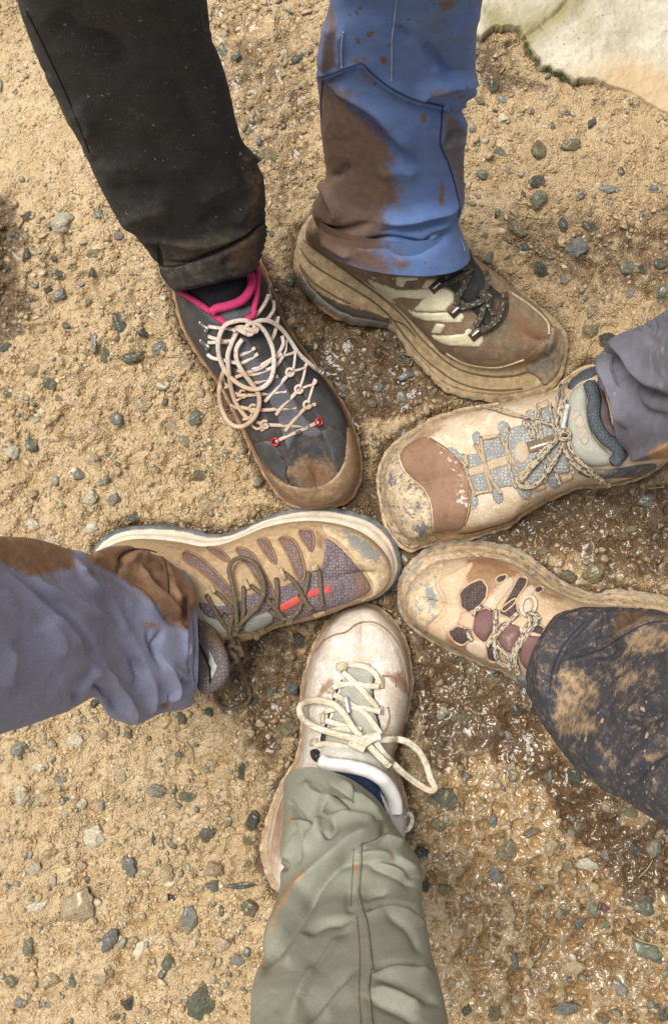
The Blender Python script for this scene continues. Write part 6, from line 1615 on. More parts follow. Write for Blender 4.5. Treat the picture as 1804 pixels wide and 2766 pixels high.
# ---- olive trouser leg of the one who took the photograph
T7 = reg(640, 2100, 2.587)
oli = thing('trouser_leg', 'olive green trouser leg with long seam, crumpled over the white shoe', 'trousers', P(900, 2200, .1))
m_oli = dirty('olive_nylon', (.245, .243, .186), (.212, .211, .16), rough=.72, weave=700, mudc=(.30, .235, .16), brownc=(.30, .155, .06), bumpd=.0006, grit=.55)
st = pair(T7, ((340,165),(1090,380),.092,(640,-50,.150)), ((335,290),(1140,430),.112,(680,120,.176)), ((318,430),(1205,505),.135,(720,290,.195)), ((300,590),(1278,620),.16,(760,470,.218)), ((310,760),(1290,770),.188), ((278,910),(1288,880),.215), ((232,1080),(1325,1060),.25), ((182,1250),(1362,1240),.282), ((110,1460),(1418,1450),.318), ((96,1723),(1475,1723),.358), ((60,2320),(1560,2320),.46))
fold = [F(T7, [(190,1300),(230,1200),(330,1060),(450,900),(560,760),(680,620),(780,540),(880,490)], 12, 50, -8.0, .4), F(T7, [(200,1180),(320,960),(460,760),(600,610),(760,470),(900,400),(1000,330)], 70, 26, 7.0, .3), F(T7, [(880,560),(760,590),(640,700),(520,830)], 30, 60, 2.5),
        F(T7, [(350,160),(400,230),(470,310)], 12, 20, -4.5), F(T7, [(640,110),(590,170),(560,280),(500,410)], 12, 24, -6.5), F(T7, [(470,20),(500,90),(600,130),(650,90)], 26, 20, 4.0), F(T7, [(620,210),(580,320),(520,420),(460,520)], 24, 12, 6.0), F(T7, [(600,380),(640,420),(690,360),(680,280)], 14, 14, -5.0), F(T7, [(560,300),(590,400),(620,430)], 18, 16, 4.0), F(T7, [(680,240),(800,260),(960,310)], 20, 40, 4.5), F(T7, [(640,250),(720,220),(860,250),(1000,300)], 10, 14, -3.5),
        F(T7, [(450,330),(400,450),(330,600)], 14, 20, 5.0), F(T7, [(420,330),(350,480),(290,600)], 14, 14, -4.0), F(T7, [(440,340),(440,480),(440,610)], 10, 22, -3.5), F(T7, [(360,330),(440,330),(540,330)], 14, 16, 4.0), F(T7, [(290,600),(330,630),(350,560)], 12, 14, -6.0),
        F(T7, [(640,20),(720,110),(840,210),(940,260),(1010,300)], 8, 22, -4.0), F(T7, [(700,-20),(800,100),(920,190),(1010,280)], 22, 18, 4.0), F(T7, [(815,70),(810,180),(830,210)], 7, 12, -3.0), F(T7, [(1020,310),(1020,390),(960,440),(860,470)], 9, 16, -3.0), F(T7, [(1010,400),(1100,440),(1170,470)], 14, 24, 4.0),
        F(T7, [(700,600),(800,570),(900,565),(1040,570),(1140,590)], 12, 30, -4.5), F(T7, [(720,560),(860,530),(1000,540),(1130,580),(1240,660),(1290,720)], 40, 20, 4.0), F(T7, [(920,590),(1040,640),(1160,700),(1240,780)], 12, 30, -3.5), F(T7, [(940,560),(1100,640),(1200,700)], 30, 14, 3.5), F(T7, [(1060,510),(1120,590),(1210,680),(1280,690)], 10, 20, -3.0),
        F(T7, [(900,940),(980,890),(1100,870),(1220,920),(1310,1010)], 14, 34, -5.5), F(T7, [(900,960),(1000,920),(1120,900),(1230,960),(1320,1050)], 24, 30, 4.5), F(T7, [(940,1360),(1030,1320),(1160,1310),(1320,1310)], 14, 34, -5.5), F(T7, [(940,1380),(1060,1350),(1200,1340),(1360,1370)], 24, 40, 4.5), F(T7, [(1030,930),(1130,1000),(1200,1060),(1300,1250)], 20, 40, -3.0),
        F(T7, [(470,1080),(560,1030),(680,990),(800,990)], 14, 40, -4.5), F(T7, [(480,1060),(420,1180),(350,1320)], 30, 40, 3.5), F(T7, [(780,1060),(680,1180),(540,1370),(460,1500),(380,1720)], 12, 46, 5.5), F(T7, [(820,1030),(700,1120),(580,1260),(500,1380)], 40, 20, -4.0), F(T7, [(820,1380),(700,1480),(560,1620),(500,1723)], 14, 40, -4.5), F(T7, [(830,1370),(740,1500),(660,1620),(600,1723)], 30, 30, 4.0),
        F(T7, [(920,1540),(1040,1580),(1180,1640),(1300,1723)], 14, 34, -4.0), F(T7, [(940,1400),(1100,1430),(1260,1500),(1430,1600)], 24, 30, -3.5), F(T7, [(940,1480),(1120,1530),(1300,1620)], 30, 26, 3.5), F(T7, [(800,760),(790,860),(810,950)], 10, 10, -3.0), F(T7, [(880,850),(960,800),(1060,800)], 16, 24, -3.0)]
mk = {'wet': [(None, 0, .04), (T7([(500,640),(440,700),(350,830),(300,950),(250,1080),(230,1050),(270,900),(330,780),(430,660)]), 18, .68), (T7([(800,600),(860,590),(850,680),(820,690)]), 10, .62), (T7([(1055,515),(1080,530),(1120,590),(1090,570)]), 7, .9), (T7([(190,1180),(200,1300),(140,1420),(130,1350)]), 16, .55), (T7([(350,210),(390,290),(370,340),(350,290)]), 8, .6), (T7([(900,820),(960,820),(1100,830),(1000,870)]), 24, .35)],
      'mud': [(None, 0, .14), (T7([(780,560),(880,560),(960,1000),(960,1400),(940,1723),(780,1723),(800,1000)]), 40, .40), (T7([(690,20),(830,60),(800,180),(700,90)]), 24, .38), (T7([(600,640),(800,620),(800,900),(560,800)]), 60, .30), (T7([(900,820),(1120,800),(1100,880),(920,920)]), 30, .42), (T7([(950,560),(1200,640),(1100,640)]), 30, .35)]}
bo, LS = leg('leg', oli, st, m_oli, fold, mk, NU=330, NV=200, seed=53, noise=.16)
m_oseam = plain('dark_olive_thread', (.17, .165, .12), .9)
seam('seam', T7, [[(866,475),(868,580),(858,700),(852,820),(880,935),(905,1020),(925,1160),(945,1350)], [(928,1360),(920,1480),(930,1600),(945,1740)]], LS, .0009, m_oseam, oli)
seam('seam', T7, [[(815,500),(808,640),(800,760),(795,900)], [(835,960),(848,1100),(856,1300),(850,1500),(865,1723)], [(1015,315),(1018,380),(970,430),(870,465)], [(815,60),(808,180)]], LS, .0005, m_oseam, oli)

# ------------------------------------------------------------------ stones
def rock_mesh(name, seed, sub, mat, flat=0):
    r = random.Random(seed)
    bm = bmesh.new()
    bmesh.ops.create_icosphere(bm, subdivisions=sub, radius=1.0)
    planes = []
    for _ in range(15 if flat == 0 else 8):
        d = Vector((r.gauss(0, 1), r.gauss(0, 1), r.gauss(0, .8))).normalized()
        planes.append((d, r.uniform(.42, .85) if flat == 0 else r.uniform(.6, .9)))
    for v in bm.verts:
        for d, k in planes:
            t = v.co.dot(d) - k
            if t > 0: v.co -= d * t * .96
        n = math.sin(v.co.x * 5 + seed) * math.sin(v.co.y * 6 + seed * 2) * math.cos(v.co.z * 4) * .13 + math.sin(v.co.x * 11 + seed * 3) * math.sin(v.co.y * 12 + seed) * .05
        v.co *= 1 + n + r.uniform(-.035, .035)
    me = bpy.data.meshes.new(name)
    bm.to_mesh(me); bm.free()
    for p in me.polygons: p.use_smooth = True
    me.materials.append(mat)
    mx_ = max(max(abs(v.co.x), abs(v.co.y)) for v in me.vertices)
    for v in me.vertices: v.co = v.co / mx_
    return me

def rock_mat(name, c1, c2, c3, mud=.45, wet=.6):
    n = N(name)
    oi = n.node('ShaderNodeObjectInfo')
    va = n.node('ShaderNodeVectorMath', operation='ADD')
    n.put(va.inputs[0], n.tc.outputs['Object']); n.put(va.inputs[1], oi.outputs['Location'])
    sc = n.node('ShaderNodeVectorMath', operation='SCALE'); n.put(sc.inputs[0], n.tc.outputs['Object']); sc.inputs['Scale'].default_value = 1
    geo = n.node('ShaderNodeNewGeometry')
    gp = geo.outputs['Position']
    a = n.noise(160, 6, .65, co=gp)
    b = n.noise(480, 4, .6, co=gp)
    c = n.mix(n.step(a, .36, .62), c1, c2)
    c = n.mix(n.math('MULTIPLY', n.step(b, .56, .68), .7), c, c3)
    sp = n.node('ShaderNodeSeparateXYZ'); n.put(sp.inputs[0], n.tc.outputs['Object'])
    md = n.step(n.math('ADD', n.math('MULTIPLY', sp.outputs[2], -.9), n.math('MULTIPLY', n.math('SUBTRACT', n.noise(130, 7, .72, co=gp), .5), 2.6)), .25 - mud, .75 - mud)
    c = n.mix(n.math('MULTIPLY', md, .85), c, n.mix(b, (.28, .18, .085), (.42, .29, .15)))
    hv = n.math('MULTIPLY', n.math('SUBTRACT', oi.outputs['Random'], .5), .5)
    hsvn = n.node('ShaderNodeHueSaturation'); n.put(hsvn.inputs['Color'], c); n.put(hsvn.inputs['Value'], n.math('ADD', hv, 1.0))
    nb = n.bump(n.math('ADD', n.math('MULTIPLY', a, 1.4), n.math('MULTIPLY', b, 1.1)), 1.0, .0030)
    return n.out(hsvn.outputs['Color'], .55, nb, **{'Coat Weight': wet, 'Coat Roughness': .12})

RM = {
 'dark': rock_mat('dark_wet_stone', (.040, .040, .026), (.078, .077, .054), (.17, .16, .12), .60, .3),
 'green': rock_mat('green_grey_stone', (.095, .098, .062), (.165, .165, .112), (.30, .28, .20), .64, .3),
 'grey': rock_mat('grey_stone', (.15, .145, .12), (.23, .22, .185), (.36, .335, .28), .64, .3),
 'slate': rock_mat('blue_grey_stone', (.105, .104, .090), (.17, .168, .145), (.29, .28, .24), .62, .3),
 'tan': rock_mat('tan_stone', (.33, .245, .14), (.42, .32, .19), (.24, .19, .11), .5, .4),
 'olive': rock_mat('olive_brown_stone', (.13, .105, .055), (.21, .17, .09), (.08, .07, .035), .4, .3),
 'cream': rock_mat('cream_stone', (.46, .40, .28), (.54, .48, .36), (.34, .29, .2), .32, .2),
 'peach': rock_mat('peach_stone', (.52, .36, .22), (.58, .43, .29), (.40, .26, .14), .3, .4),
 'maroon': rock_mat('maroon_stone', (.10, .045, .04), (.16, .07, .06), (.24, .14, .12), .2, .3),
}
CNAME = {'dark': 'blackish', 'green': 'green grey', 'grey': 'grey', 'slate': 'blue grey', 'tan': 'tan', 'olive': 'olive brown', 'cream': 'pale cream', 'peach': 'peach', 'maroon': 'maroon'}
meshes = {}
def rmesh(col, k, big):
    key = (col, k, big)
    if key not in meshes:
        meshes[key] = rock_mesh('stone', 100 + k * 17 + (7 if big else 0), 4 if big else 3, RM[col], 0 if k % 4 else 1)
    return meshes[key]

ST = """166 597 72 62 20 cream|79 583 38 28 -20 dark|43 637 46 38 -15 dark|267 581 36 28 20 grey|317 633 30 34 0 grey|253 686 50 34 -5 olive|145 695 30 26 0 green|70 690 24 42 10 dark|23 718 20 24 0 dark|160 738 34 34 0 dark|247 738 22 32 20 dark|201 726 30 20 -20 olive|128 784 26 26 0 dark|93 771 26 13 10 dark|158 796 50 30 -25 grey|216 765 30 16 -10 grey|323 873 54 72 10 dark|386 896 46 30 25 dark|253 921 25 52 5 grey|284 960 32 52 12 green|361 966 60 46 -10 dark|433 941 64 34 -10 grey|498 981 44 32 0 tan|133 1041 36 36 0 green|176 881 28 24 0 green|116 889 36 40 0 tan|17 937 40 24 -15 dark|116 1113 32 32 20 cream|317 1132 40 42 0 grey|530 1132 54 48 0 green|464 1024 24 20 0 green|238 815 20 36 10 olive|89 1000 54 40 -10 tan|541 1059 42 34 20 tan|87 1203 46 40 10 green|35 1221 40 36 0 cream|209 1284 42 40 0 grey|244 1238 44 36 10 tan|246 1343 46 40 -10 cream|87 1416 40 30 15 cream|250 1424 44 34 -30 cream|355 1400 46 32 -30 dark|540 1284 58 52 0 olive|558 1366 44 40 0 tan|273 1302 30 26 0 grey|471 1162 76 66 20 tan|384 1093 40 40 0 tan|442 1035 40 34 0 tan|308 1348 38 40 0 grey|138 1460 36 20 0 cream
50 2025 50 46 20 grey|198 2000 50 58 0 cream|140 2013 30 30 0 tan|110 2072 38 27 0 cream|156 2104 42 32 0 grey|56 2149 38 58 0 cream|104 2160 27 45 0 cream|180 2158 36 24 10 grey|329 2090 42 72 -15 tan|424 2138 58 36 -5 grey|501 2153 46 36 0 green|257 2266 64 66 20 cream|275 2176 27 40 20 grey|95 2347 30 46 30 cream|219 2338 29 27 0 peach|347 2338 54 63 0 grey|392 2356 36 27 10 tan|451 2356 38 46 -20 tan|575 2352 64 42 0 tan|559 2253 52 48 20 green|681 2216 45 54 30 dark|674 2270 50 36 0 olive|212 2446 86 122 20 tan|92 2453 72 40 -35 cream|505 2478 48 86 5 grey|465 2428 42 22 20 dark|295 2541 46 64 20 slate|77 2555 40 50 0 green|381 2568 34 64 35 cream|600 2552 38 36 0 peach|634 2595 46 46 0 grey|568 2600 32 32 0 tan|451 2602 36 40 10 green|135 2647 48 48 0 tan|198 2650 22 46 10 green|275 2645 58 50 0 tan|32 2650 34 34 0 olive|347 2710 40 40 0 dark|546 2717 108 100 30 green|316 2749 36 32 0 olive|54 2708 36 32 0 grey|131 2717 30 32 0 grey|672 2456 46 54 0 olive|654 2086 30 54 5 dark|577 2392 42 36 0 slate|415 2266 16 40 0 dark|668 2573 24 32 0 green|345 1985 34 30 0 green|491 1938 40 40 0 green|565 1927 34 30 0 dark|276 1983 26 30 0 tan|255 1902 26 30 20 dark
1245 1936 52 32 10 olive|1193 2154 80 78 20 green|1184 2227 40 42 0 olive|1139 2299 45 38 20 dark|1372 2295 62 58 0 olive|1340 2363 54 48 0 slate|1402 2360 36 34 0 tan|1486 2290 46 44 0 tan|1581 2335 62 40 15 cream|1533 2335 32 42 10 olive|1635 2313 36 30 10 grey|1712 2299 36 36 0 dark|1767 2290 44 54 20 grey|1200 2403 54 34 10 olive|1145 2394 27 38 -20 dark|1436 2249 46 32 -10 olive|1372 2462 38 56 -25 tan|1603 2451 36 64 -10 green|1635 2456 30 28 0 maroon|1635 2499 46 32 0 green|1563 2494 32 42 0 slate|1481 2422 28 20 0 green|1740 2453 84 56 25 green|1749 2571 94 66 40 green|1390 2601 26 52 -15 slate|1431 2603 32 36 20 tan|1540 2614 62 54 0 tan|1672 2667 74 32 38 grey|1393 2703 36 40 0 cream|1531 2726 78 36 -10 grey|1336 2739 50 40 0 olive|1261 2730 28 36 0 dark|1481 2100 34 54 10 grey|1549 2095 54 50 0 dark|1390 1918 42 40 0 dark|1445 1914 30 40 0 dark|1372 1986 32 32 0 grey|1331 2218 32 36 0 slate|1708 2199 68 36 20 olive|1472 2549 22 52 25 olive|1522 2462 52 27 20 olive|1234 2349 36 36 0 tan|1470 2840 40 30 0 grey|1625 2752 40 36 0 olive|1780 2735 50 60 0 dark
1358 319 30 27 0 cream|1346 412 34 24 15 green|1301 471 46 30 25 green|1449 494 44 34 -15 dark|1453 541 50 50 0 green|1457 409 58 52 20 olive|1521 605 30 36 0 dark|1589 609 50 30 15 dark|1554 673 56 64 30 slate|1395 615 58 42 30 olive|1457 724 52 38 20 dark|1317 697 30 42 40 green|1418 669 40 27 0 dark|1694 716 38 44 0 green|1733 724 24 32 0 dark|1788 708 40 31 0 dark|1788 786 46 43 0 green|1681 463 22 38 -10 dark|1640 510 66 30 10 grey|1597 331 22 38 20 dark|1542 389 56 38 -10 olive|1330 230 28 38 20 dark|1371 459 23 22 0 grey|1340 580 12 32 0 dark|1414 521 14 24 -15 maroon|1356 268 27 20 30 grey|1519 751 30 32 20 slate|1313 638 26 32 0 olive|1764 510 27 23 0 slate|1527 304 32 18 10 slate
1097 1015 54 32 -10 slate|1018 959 20 22 0 dark|1080 972 26 24 0 dark|928 970 13 13 0 cream|1018 1046 34 26 0 grey|837 941 34 24 20 dark|1090 1072 42 26 30 grey|1005 1088 36 20 0 grey|1592 895 62 48 0 olive|1640 918 56 40 20 dark|1744 1348 50 44 0 grey|1604 1546 70 58 10 olive|1534 1558 44 38 0 olive|793 1862 42 38 0 slate|733 1873 34 48 25 green|807 1731 46 42 0 dark|688 1893 30 30 0 dark|775 1971 62 38 -20 olive|690 1600 60 20 0 olive|640 150 30 24 0 slate|605 135 26 44 -20 green|670 350 40 30 0 olive|690 420 44 30 20 dark|800 160 50 24 -15 dark|730 420 40 34 0 olive|735 630 30 26 0 slate|1230 1420 40 24 0 grey|1700 1430 40 28 10 olive|1460 1490 34 26 0 olive|860 1090 24 18 0 dark"""
shoe_px = {k: topx(np.concatenate([p, np.zeros((len(p), 1))], 1)) for k, p in FOOT.items()}
LAND = [('the black boot', 690, 1050), ('the blue leg', 1050, 480), ('the cream shoe', 1340, 1220), ('the purple shoe', 660, 1500), ('the white shoe', 980, 1830), ('the brown shoe', 1260, 1600), ('the lilac leg', 270, 1740),
        ('the olive leg', 930, 2450), ('the black leg', 330, 420), ('the charcoal leg', 1640, 1920), ('the rock slab', 1560, 120), ('the slate leg', 1720, 1060)]
major = {(546,2717): ('large triangular green grey stone near the foot of the olive leg', 'the triangular stone'), (212,2446): ('largest flat tan stone, half sunk in dry mud', 'the big flat tan stone'), (166,597): ('pale topped stone with dark sides beside the black trouser leg', 'the pale topped stone'),
         (323,873): ('jagged blackish stone, darkest left of the black boot', 'the jagged black stone'), (1193,2154): ('rounded green grey stone under the tip of the cream lace loop', 'the stone under the lace'), (1749,2571): ('large slanting green grey slab stone at the right edge', 'the slanting slab stone'),
         (1340,2363): ('round blue grey stone in wet mud between olive leg and puddle', 'the round blue grey stone'), (1358,319): ('small bright cream angular chip beside the blue leg', 'the cream chip'), (1554,673): ('flat blue grey stone sunk in the mud below the rock slab', 'the flat blue grey stone'),
         (1393,2703): ('round white cream pebble near the bottom edge', 'the white pebble'), (257,2266): ('angular cream stone with a dark edge left of the white shoe', 'the angular cream stone'), (1540,2614): ('yellowish tan round stone in the wet gravel, lower right', 'the yellow tan stone'),
         (1097,1015): ('squarish blue grey stone in wet mud beneath the trail shoe', 'the squarish stone'), (295,2541): ('pale and blue grey broken stone below the big flat tan stone', 'the broken stone'), (530,1132): ('green grey stone close to the brown loop of the boot lace', 'the stone by the boot lace'),
         (1712,2299): ('blackish stone ringed by water in the brown puddle', 'the ringed stone'), (1604,1546): ('olive brown stone wet beside the heel of the brown shoe', 'the wet olive stone'), (1592,895): ('olive brown stone between the trail shoe toe and slate leg', 'the stone by the slate leg'),
         (361,966): ('mottled blackish stone left of the boot, pale on top', 'the mottled stone'), (87,1203): ('green grey rounded stone near the left edge above the lilac leg', 'the rounded stone'), (1635,2456): ('maroon glossy stone among green grey stones, lower right', 'the maroon stone'), (505,2478): ('tall grey cracked stone above the triangular stone', 'the cracked stone')}
LAND2 = LAND + [(v[1], k[0], k[1]) for k, v in major.items()]
stones = []
for tok in ST.replace('\n', '|').split('|'):
    a = tok.split()
    stones.append((float(a[0]), float(a[1]), float(a[2]), float(a[3]), float(a[4]), a[5]))
covered = lambda x, y: any(inside(np.array([[x, y]]), p)[0] for p in shoe_px.values())
r2 = random.Random(99)
taken = [(s[0], s[1], max(s[2], s[3])) for s in stones]
tries = 0
while len(stones) < 298 and tries < 20000:
    tries += 1
    x, y = r2.uniform(-10, 1814), r2.uniform(-10, 2776)
    if inside(np.array([[x, y]]), SLAB)[0] or covered(x, y): continue
    # keep to ground one can see: not below the legs
    if (x < 560 and y < 740 and x > 30 + y * .45 - 40) or (850 < x < 1290 and y < 700) or (x > 1620 and 860 < y < 1230) or (x < 560 and 1440 < y < 1960) or (680 < x < 1200 and y > 2080) or (x > 1470 and 1650 < y < 2100): continue
    if x < 260 and 100 < y < 560 and r2.random() < .8: continue
    if x > 1280 and y < 560 and r2.random() < .6: continue
    sz = r2.uniform(17, 34)
    if any(math.hypot(x - a, y - b) < (sz + c) * .6 for a, b, c in taken): continue
    taken.append((x, y, sz))
    if x < 900: col = r2.choice(['tan', 'tan', 'tan', 'tan', 'tan', 'olive', 'grey', 'olive', 'cream', 'green', 'peach'])
    elif y < 1200: col = r2.choice(['olive', 'olive', 'tan', 'tan', 'olive', 'green', 'grey'])
    else: col = r2.choice(['olive', 'tan', 'tan', 'tan', 'grey', 'peach', 'olive'])
    stones.append((x, y, sz, sz * r2.uniform(.6, 1.0), r2.uniform(-90, 90), col))
DIRS = ['right of', 'lower right of', 'below', 'lower left of', 'left of', 'upper left of', 'above', 'upper right of']
labels = {}
info = []
for i, (x, y, w_, h_, rot, col) in enumerate(stones):
    big = max(w_, h_)
    if (int(x), int(y)) in major:
        lab = major[(int(x), int(y))][0]
    else:
        cand = sorted(LAND2, key=lambda l: math.hypot(l[1] - x, l[2] - y) + (120 if l[0].endswith(('leg', 'shoe', 'boot', 'slab')) else 0))
        nm, lx, ly = cand[0]
        dd = math.hypot(lx - x, ly - y)
        k = int(round(math.atan2(y - ly, x - lx) / (math.pi / 4))) % 8
        size = 'large' if big > 58 else 'medium' if big > 40 else 'small' if big > 27 else 'tiny'
        asp = max(w_, h_) / min(w_, h_)
        shape = 'long stone' if asp > 1.7 else 'stone' if big > 27 else 'pebble'
        far_ = 'close ' if dd < 110 else '' if dd < 230 else 'some way '
        lab = f'{size} {CNAME[col]} {shape} {far_}{DIRS[k]} {nm}'
    info.append(lab)
    labels.setdefault(lab, []).append(i)
for lab, ids in labels.items():
    if len(ids) == 2:
        a, b = sorted(ids, key=lambda i: stones[i][1])
        if abs(stones[a][1] - stones[b][1]) > abs(stones[a][0] - stones[b][0]):
            info[a] = 'upper ' + info[a]; info[b] = 'lower ' + info[b]
        else:
            a, b = sorted(ids, key=lambda i: stones[i][0])
            info[a] = 'leftmost ' + info[a]; info[b] = 'rightmost ' + info[b]
    elif len(ids) > 2:
        for k, i in enumerate(sorted(ids, key=lambda i: stones[i][1])):
            info[i] = ["topmost", "second highest", "third highest", "fourth highest", "fifth highest", "sixth highest", "seventh highest"][min(k, 6)] + ' ' + info[i]
def slab_z(x, y):
    return .006
for i, (x, y, w_, h_, rot, col) in enumerate(stones):
    p0 = P(x, y, 0)
    z = float(gz(np.array([p0.x]), np.array([p0.y]))[0])
    p = P(x, y, z + .002)
    k = CAMH / FPX
    sx_, sy_ = w_ / 2 * k * 1.16, h_ / 2 * k * 1.16
    m = min(sx_, sy_)
    sz_ = min(m * r2.uniform(.65, .9), .0095 if max(w_, h_) > 80 else .0075)
    o = bpy.data.objects.new('stone', rmesh(col, (i * 7 + int(x)) % 9, max(w_, h_) > 44))
    COL.objects.link(o)
    o.scale = (sx_, sy_, sz_)
    o.rotation_euler = (r2.uniform(-.15, .15), r2.uniform(-.15, .15), -math.radians(rot) + (math.pi if r2.random() < .5 else 0))
    o.location = (p.x, p.y, z + sz_ * r2.uniform(-.15, .22))
    tag(o, info[i], 'stone', 'loose stones lying in the mud')

# dark leaf-shaped slate sliver
sl = rock_mesh('slate_sliver', 321, 3, RM['dark'])
o = bpy.data.objects.new('slate_sliver', sl); COL.objects.link(o)
p = P(648, 2388, 0); o.location = (p.x, p.y, .005); o.scale = (.0165, .0034, .003); o.rotation_euler = (.3, 0, math.radians(7))
tag(o, 'thin dark slate sliver lying left of the heel of the white shoe', 'stone')

# ------------------------------------------------------------------ gravel: thousands of wet grains
NGR = 30000
ico = bmesh.new(); bmesh.ops.create_icosphere(ico, subdivisions=1, radius=1.0)
iv = np.array([list(v.co) for v in ico.verts]); it = np.array([[v.index for v in f.verts] for f in ico.faces]); ico.free()
n3 = NGR * 3
px_ = nrng.uniform(-30, 1834, n3); py_ = nrng.uniform(-30, 2796, n3)
cl = fbm(px_ / 110, py_ / 110, 91, 3)
sm = np.maximum(region_mask(np.stack([px_, py_], 1), [(-60,60),(160,60),(330,560),(-60,560)], 90) * .75, region_mask(np.stack([px_, py_], 1), [(1280,230),(1850,230),(1850,520),(1300,520)], 90) * .45)
rt = region_mask(np.stack([px_, py_], 1), [(1000,1380),(1850,1250),(1850,2800),(1100,2800)], 120)
ok = nrng.random(n3) < np.clip(.25 + (cl - .5) * 3.0 + .35, .08, 1) * (1 - sm) * (1 - .6 * rt)
ok &= ~inside(np.stack([px_, py_], 1), SLAB)
for poly in shoe_px.values(): ok &= ~inside(np.stack([px_, py_], 1), poly)
px_, py_ = px_[ok][:NGR], py_[ok][:NGR]
NG = len(px_)
kk = CAMH / FPX
wx_, wy_ = (px_ - CX) * kk, (CY - py_) * kk
wz_ = gz(wx_, wy_)
rad = np.clip(np.exp(nrng.normal(math.log(.00088), .50, NG)), .0004, .0038)
an = nrng.uniform(0, 6.283, NG)
ca, sa = np.cos(an), np.sin(an)
ax = rad * nrng.uniform(.8, 1.35, NG); ay = rad * nrng.uniform(.65, 1.0, NG); az = rad * nrng.uniform(.5, .9, NG)
jit = 1 + nrng.uniform(-.22, .22, (NG, len(iv), 1))
loc = iv[None] * jit * np.stack([ax, ay, az], 1)[:, None, :]
X_ = loc[..., 0] * ca[:, None] - loc[..., 1] * sa[:, None] + wx_[:, None]
Y_ = loc[..., 0] * sa[:, None] + loc[..., 1] * ca[:, None] + wy_[:, None]
Z_ = loc[..., 2] + (wz_ + az * nrng.uniform(-.1, .45, NG))[:, None]
gverts = np.stack([X_, Y_, Z_], -1).reshape(-1, 3)
gtris = (it[None] + (np.arange(NG) * len(iv))[:, None, None]).reshape(-1, 3)
pal = np.array([(.44, .31, .16), (.50, .36, .20), (.36, .24, .115), (.56, .44, .28), (.42, .26, .12), (.28, .19, .09), (.22, .20, .15), (.14, .15, .12), (.64, .54, .38), (.50, .29, .15), (.34, .31, .25)])
wgt = np.array([.22, .2, .16, .10, .09, .07, .04, .03, .04, .03, .02]); wgt /= wgt.sum()
gc = 1.1 * pal[nrng.choice(len(pal), NG, p=wgt)] * nrng.uniform(.62, 1.22, (NG, 1))
soak_shade_g = np.zeros(NG)
ii = np.clip(np.searchsorted(GX, wx_), 0, len(GX) - 1); jj = np.clip(np.searchsorted(GY, wy_), 0, len(GY) - 1)
soak_shade_g = SOAK_SHADE.reshape(XX.shape)[jj, ii]; damp_g = DAMP.reshape(XX.shape)[jj, ii]
gc = gc * (1 - .66 * soak_shade_g[:, None] - .22 * damp_g[:, None] * np.array([[.8, 1.0, 1.25]]))
gm = N('wet_grains')
gmb = gm.bump(gm.noise(700, 4, .7), .6, .0012)
gcol = gm.mix(gm.math('MULTIPLY', gm.step(gm.noise(330, 5, .7), .45, .62), .6), gm.attrc('tint'), (.36, .25, .13))
MAT_GR = gm.out(gcol, .5, gmb, **{'Coat Weight': .3, 'Coat Roughness': .2})
# coarser angular bits, muddy and half buried, in clusters
ico = bmesh.new(); bmesh.ops.create_icosphere(ico, subdivisions=2, radius=1.0)
jv = np.array([list(v.co) for v in ico.verts]); jt = np.array([[v.index for v in f.verts] for f in ico.faces]); ico.free()
NC = 3000
n3 = NC * 6
cx_ = nrng.uniform(-30, 1834, n3); cy_ = nrng.uniform(-30, 2796, n3)
cp = np.stack([cx_, cy_], 1)
cl2 = fbm(cx_ / 75, cy_ / 75, 95, 3)
okc = nrng.random(n3) < np.clip(.10 + (cl2 - .5) * 3.4, .02, 1) * (1 - .8 * np.maximum(region_mask(cp, [(-60,-20),(160,-20),(330,540),(-60,540)], 60), .5 * region_mask(cp, [(1280,230),(1850,230),(1850,480),(1300,480)], 60)))
okc &= ~inside(cp, SLAB)
for poly in shoe_px.values(): okc &= ~inside(cp, poly)
cx_, cy_ = cx_[okc][:NC], cy_[okc][:NC]
NC = len(cx_)
ux, uy = (cx_ - CX) * kk, (CY - cy_) * kk
uz = gz(ux, uy)
cr_ = np.clip(np.exp(nrng.normal(math.log(.0026), .34, NC)), .0014, .0058)
loc = np.repeat(jv[None], NC, 0).copy()
for _ in range(7):                                   # knock flat faces on each
    dd = nrng.normal(size=(NC, 3)); dd /= np.linalg.norm(dd, axis=1)[:, None]
    t_ = np.einsum('nvk,nk->nv', loc, dd) - nrng.uniform(.40, .8, NC)[:, None]
    loc -= np.maximum(t_, 0)[:, :, None] * dd[:, None, :]
loc *= 1 + nrng.uniform(-.06, .06, (NC, len(jv), 1))
loc *= np.stack([cr_ * nrng.uniform(.9, 1.6, NC), cr_ * nrng.uniform(.7, 1.0, NC), cr_ * nrng.uniform(.6, .95, NC)], 1)[:, None, :]
an = nrng.uniform(0, 6.283, NC); ca, sa = np.cos(an), np.sin(an)
X2 = loc[..., 0] * ca[:, None] - loc[..., 1] * sa[:, None] + ux[:, None]
Y2 = loc[..., 0] * sa[:, None] + loc[..., 1] * ca[:, None] + uy[:, None]
Z2 = loc[..., 2] + (uz + cr_ * nrng.uniform(-.2, .55, NC))[:, None]
gverts = np.vstack([gverts, np.stack([X2, Y2, Z2], -1).reshape(-1, 3)])
gtris = np.vstack([gtris, (jt[None] + (np.arange(NC) * len(jv))[:, None, None] + NG * len(iv)).reshape(-1, 3)])
pal2 = np.array([(.36, .26, .14), (.42, .31, .18), (.29, .20, .10), (.22, .17, .09), (.17, .155, .10), (.12, .125, .095), (.25, .235, .18), (.46, .40, .29), (.07, .072, .06)])
w2 = np.array([.22, .18, .15, .12, .10, .07, .07, .05, .04]); w2 /= w2.sum()
c2 = pal2[nrng.choice(len(pal2), NC, p=w2)] * nrng.uniform(.75, 1.1, (NC, 1))
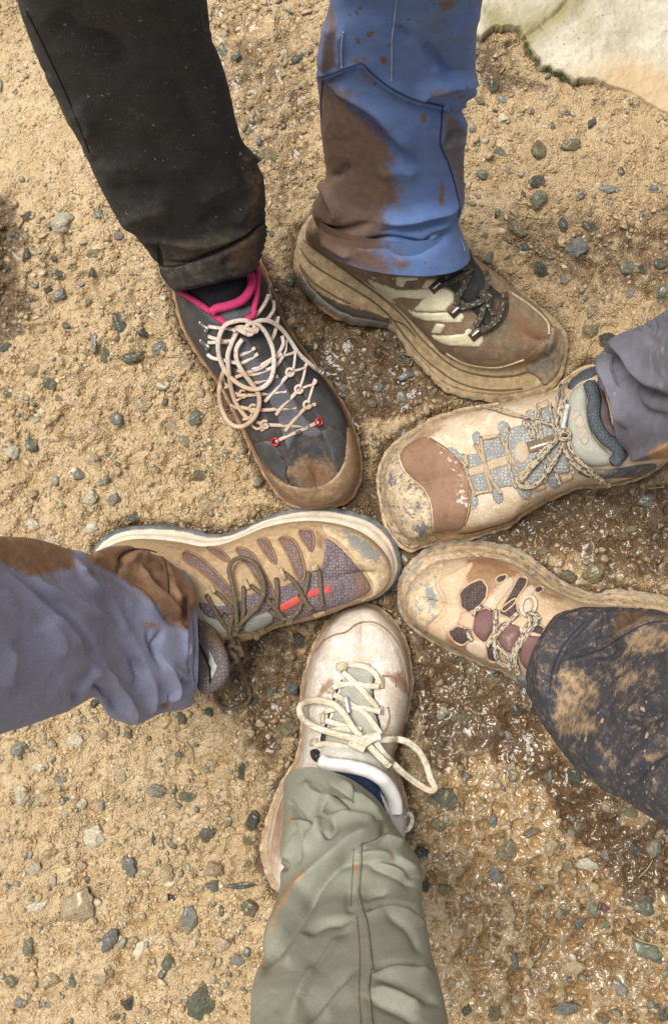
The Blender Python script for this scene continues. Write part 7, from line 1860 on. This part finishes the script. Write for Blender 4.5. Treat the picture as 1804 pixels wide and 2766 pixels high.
ii = np.clip(np.searchsorted(GX, ux), 0, len(GX) - 1); jj = np.clip(np.searchsorted(GY, uy), 0, len(GY) - 1)
c2 = c2 * (1 - .45 * SOAK_SHADE.reshape(XX.shape)[jj, ii][:, None])
tint = np.concatenate([np.repeat(np.clip(gc, .01, 1), len(iv), 0), np.repeat(np.clip(c2, .01, 1), len(jv), 0)])
gme = np_mesh('gravel', gverts, None, gtris, True, None, {'tint': tint})
tag(link('gravel', gme, MAT_GR), 'loose sand grains and fine gravel stuck in the wet mud', 'gravel', kind='stuff')

# ------------------------------------------------------------------ bits of dry grass
m_straw = plain('dry_grass', (.36, .30, .15), .9, col2=(.22, .19, .08))
blades = [([(1448,70),(1455,78),(1460,84)], 'pale grass blade lying in the mossy joint of the rock slab'), ([(440,1049),(452,1040),(462,1024)], 'yellow green grass blade on the mud left of the boot laces'),
          ([(318,820),(326,805)], 'short straw bit left of the black boot heel'), ([(1135,2060),(1140,2010),(1139,1990)], 'upright grass blade behind the cream lace loop'),
          ([(1720,2370),(1745,2345),(1760,2320)], 'pale grass stem beside the brown puddle'), ([(1700,2520),(1730,2540),(1796,2555)], 'bent grass stem lying over the slanting slab stone'), ([(1796,2555),(1790,2600),(1782,2625)], 'grass stem hanging down beside the slanting slab stone'), 
          ([(1372,578),(1410,585),(1450,592)], 'thin brown rootlet right of the blue hem'), ([(505,2000),(520,2025),(524,2060)], 'curled dry stem below the lilac leg'), ([(1748,1320),(1790,1316)], 'straw bit right of the cream shoe heel')]
for run, lab in blades:
    if lab is None: continue
    t = Tubes()
    s = catmull([p + (0,) for p in run], 5)
    pts = []
    for j, q in enumerate(s):
        p0 = P(q[0], q[1], 0)
        z = max(float(gz(np.array([p0.x]), np.array([p0.y]))[0]), .0) + .0025 + (.006 if inside(np.array([[q[0], q[1]]]), SLAB)[0] else 0)
        pts.append([p0.x, p0.y, z])
    t.run(pts, .00055, .0003, sides=6)
    tag(t.build('grass_blade', m_straw, None), lab, 'grass blade', 'dry grass bits on the mud')
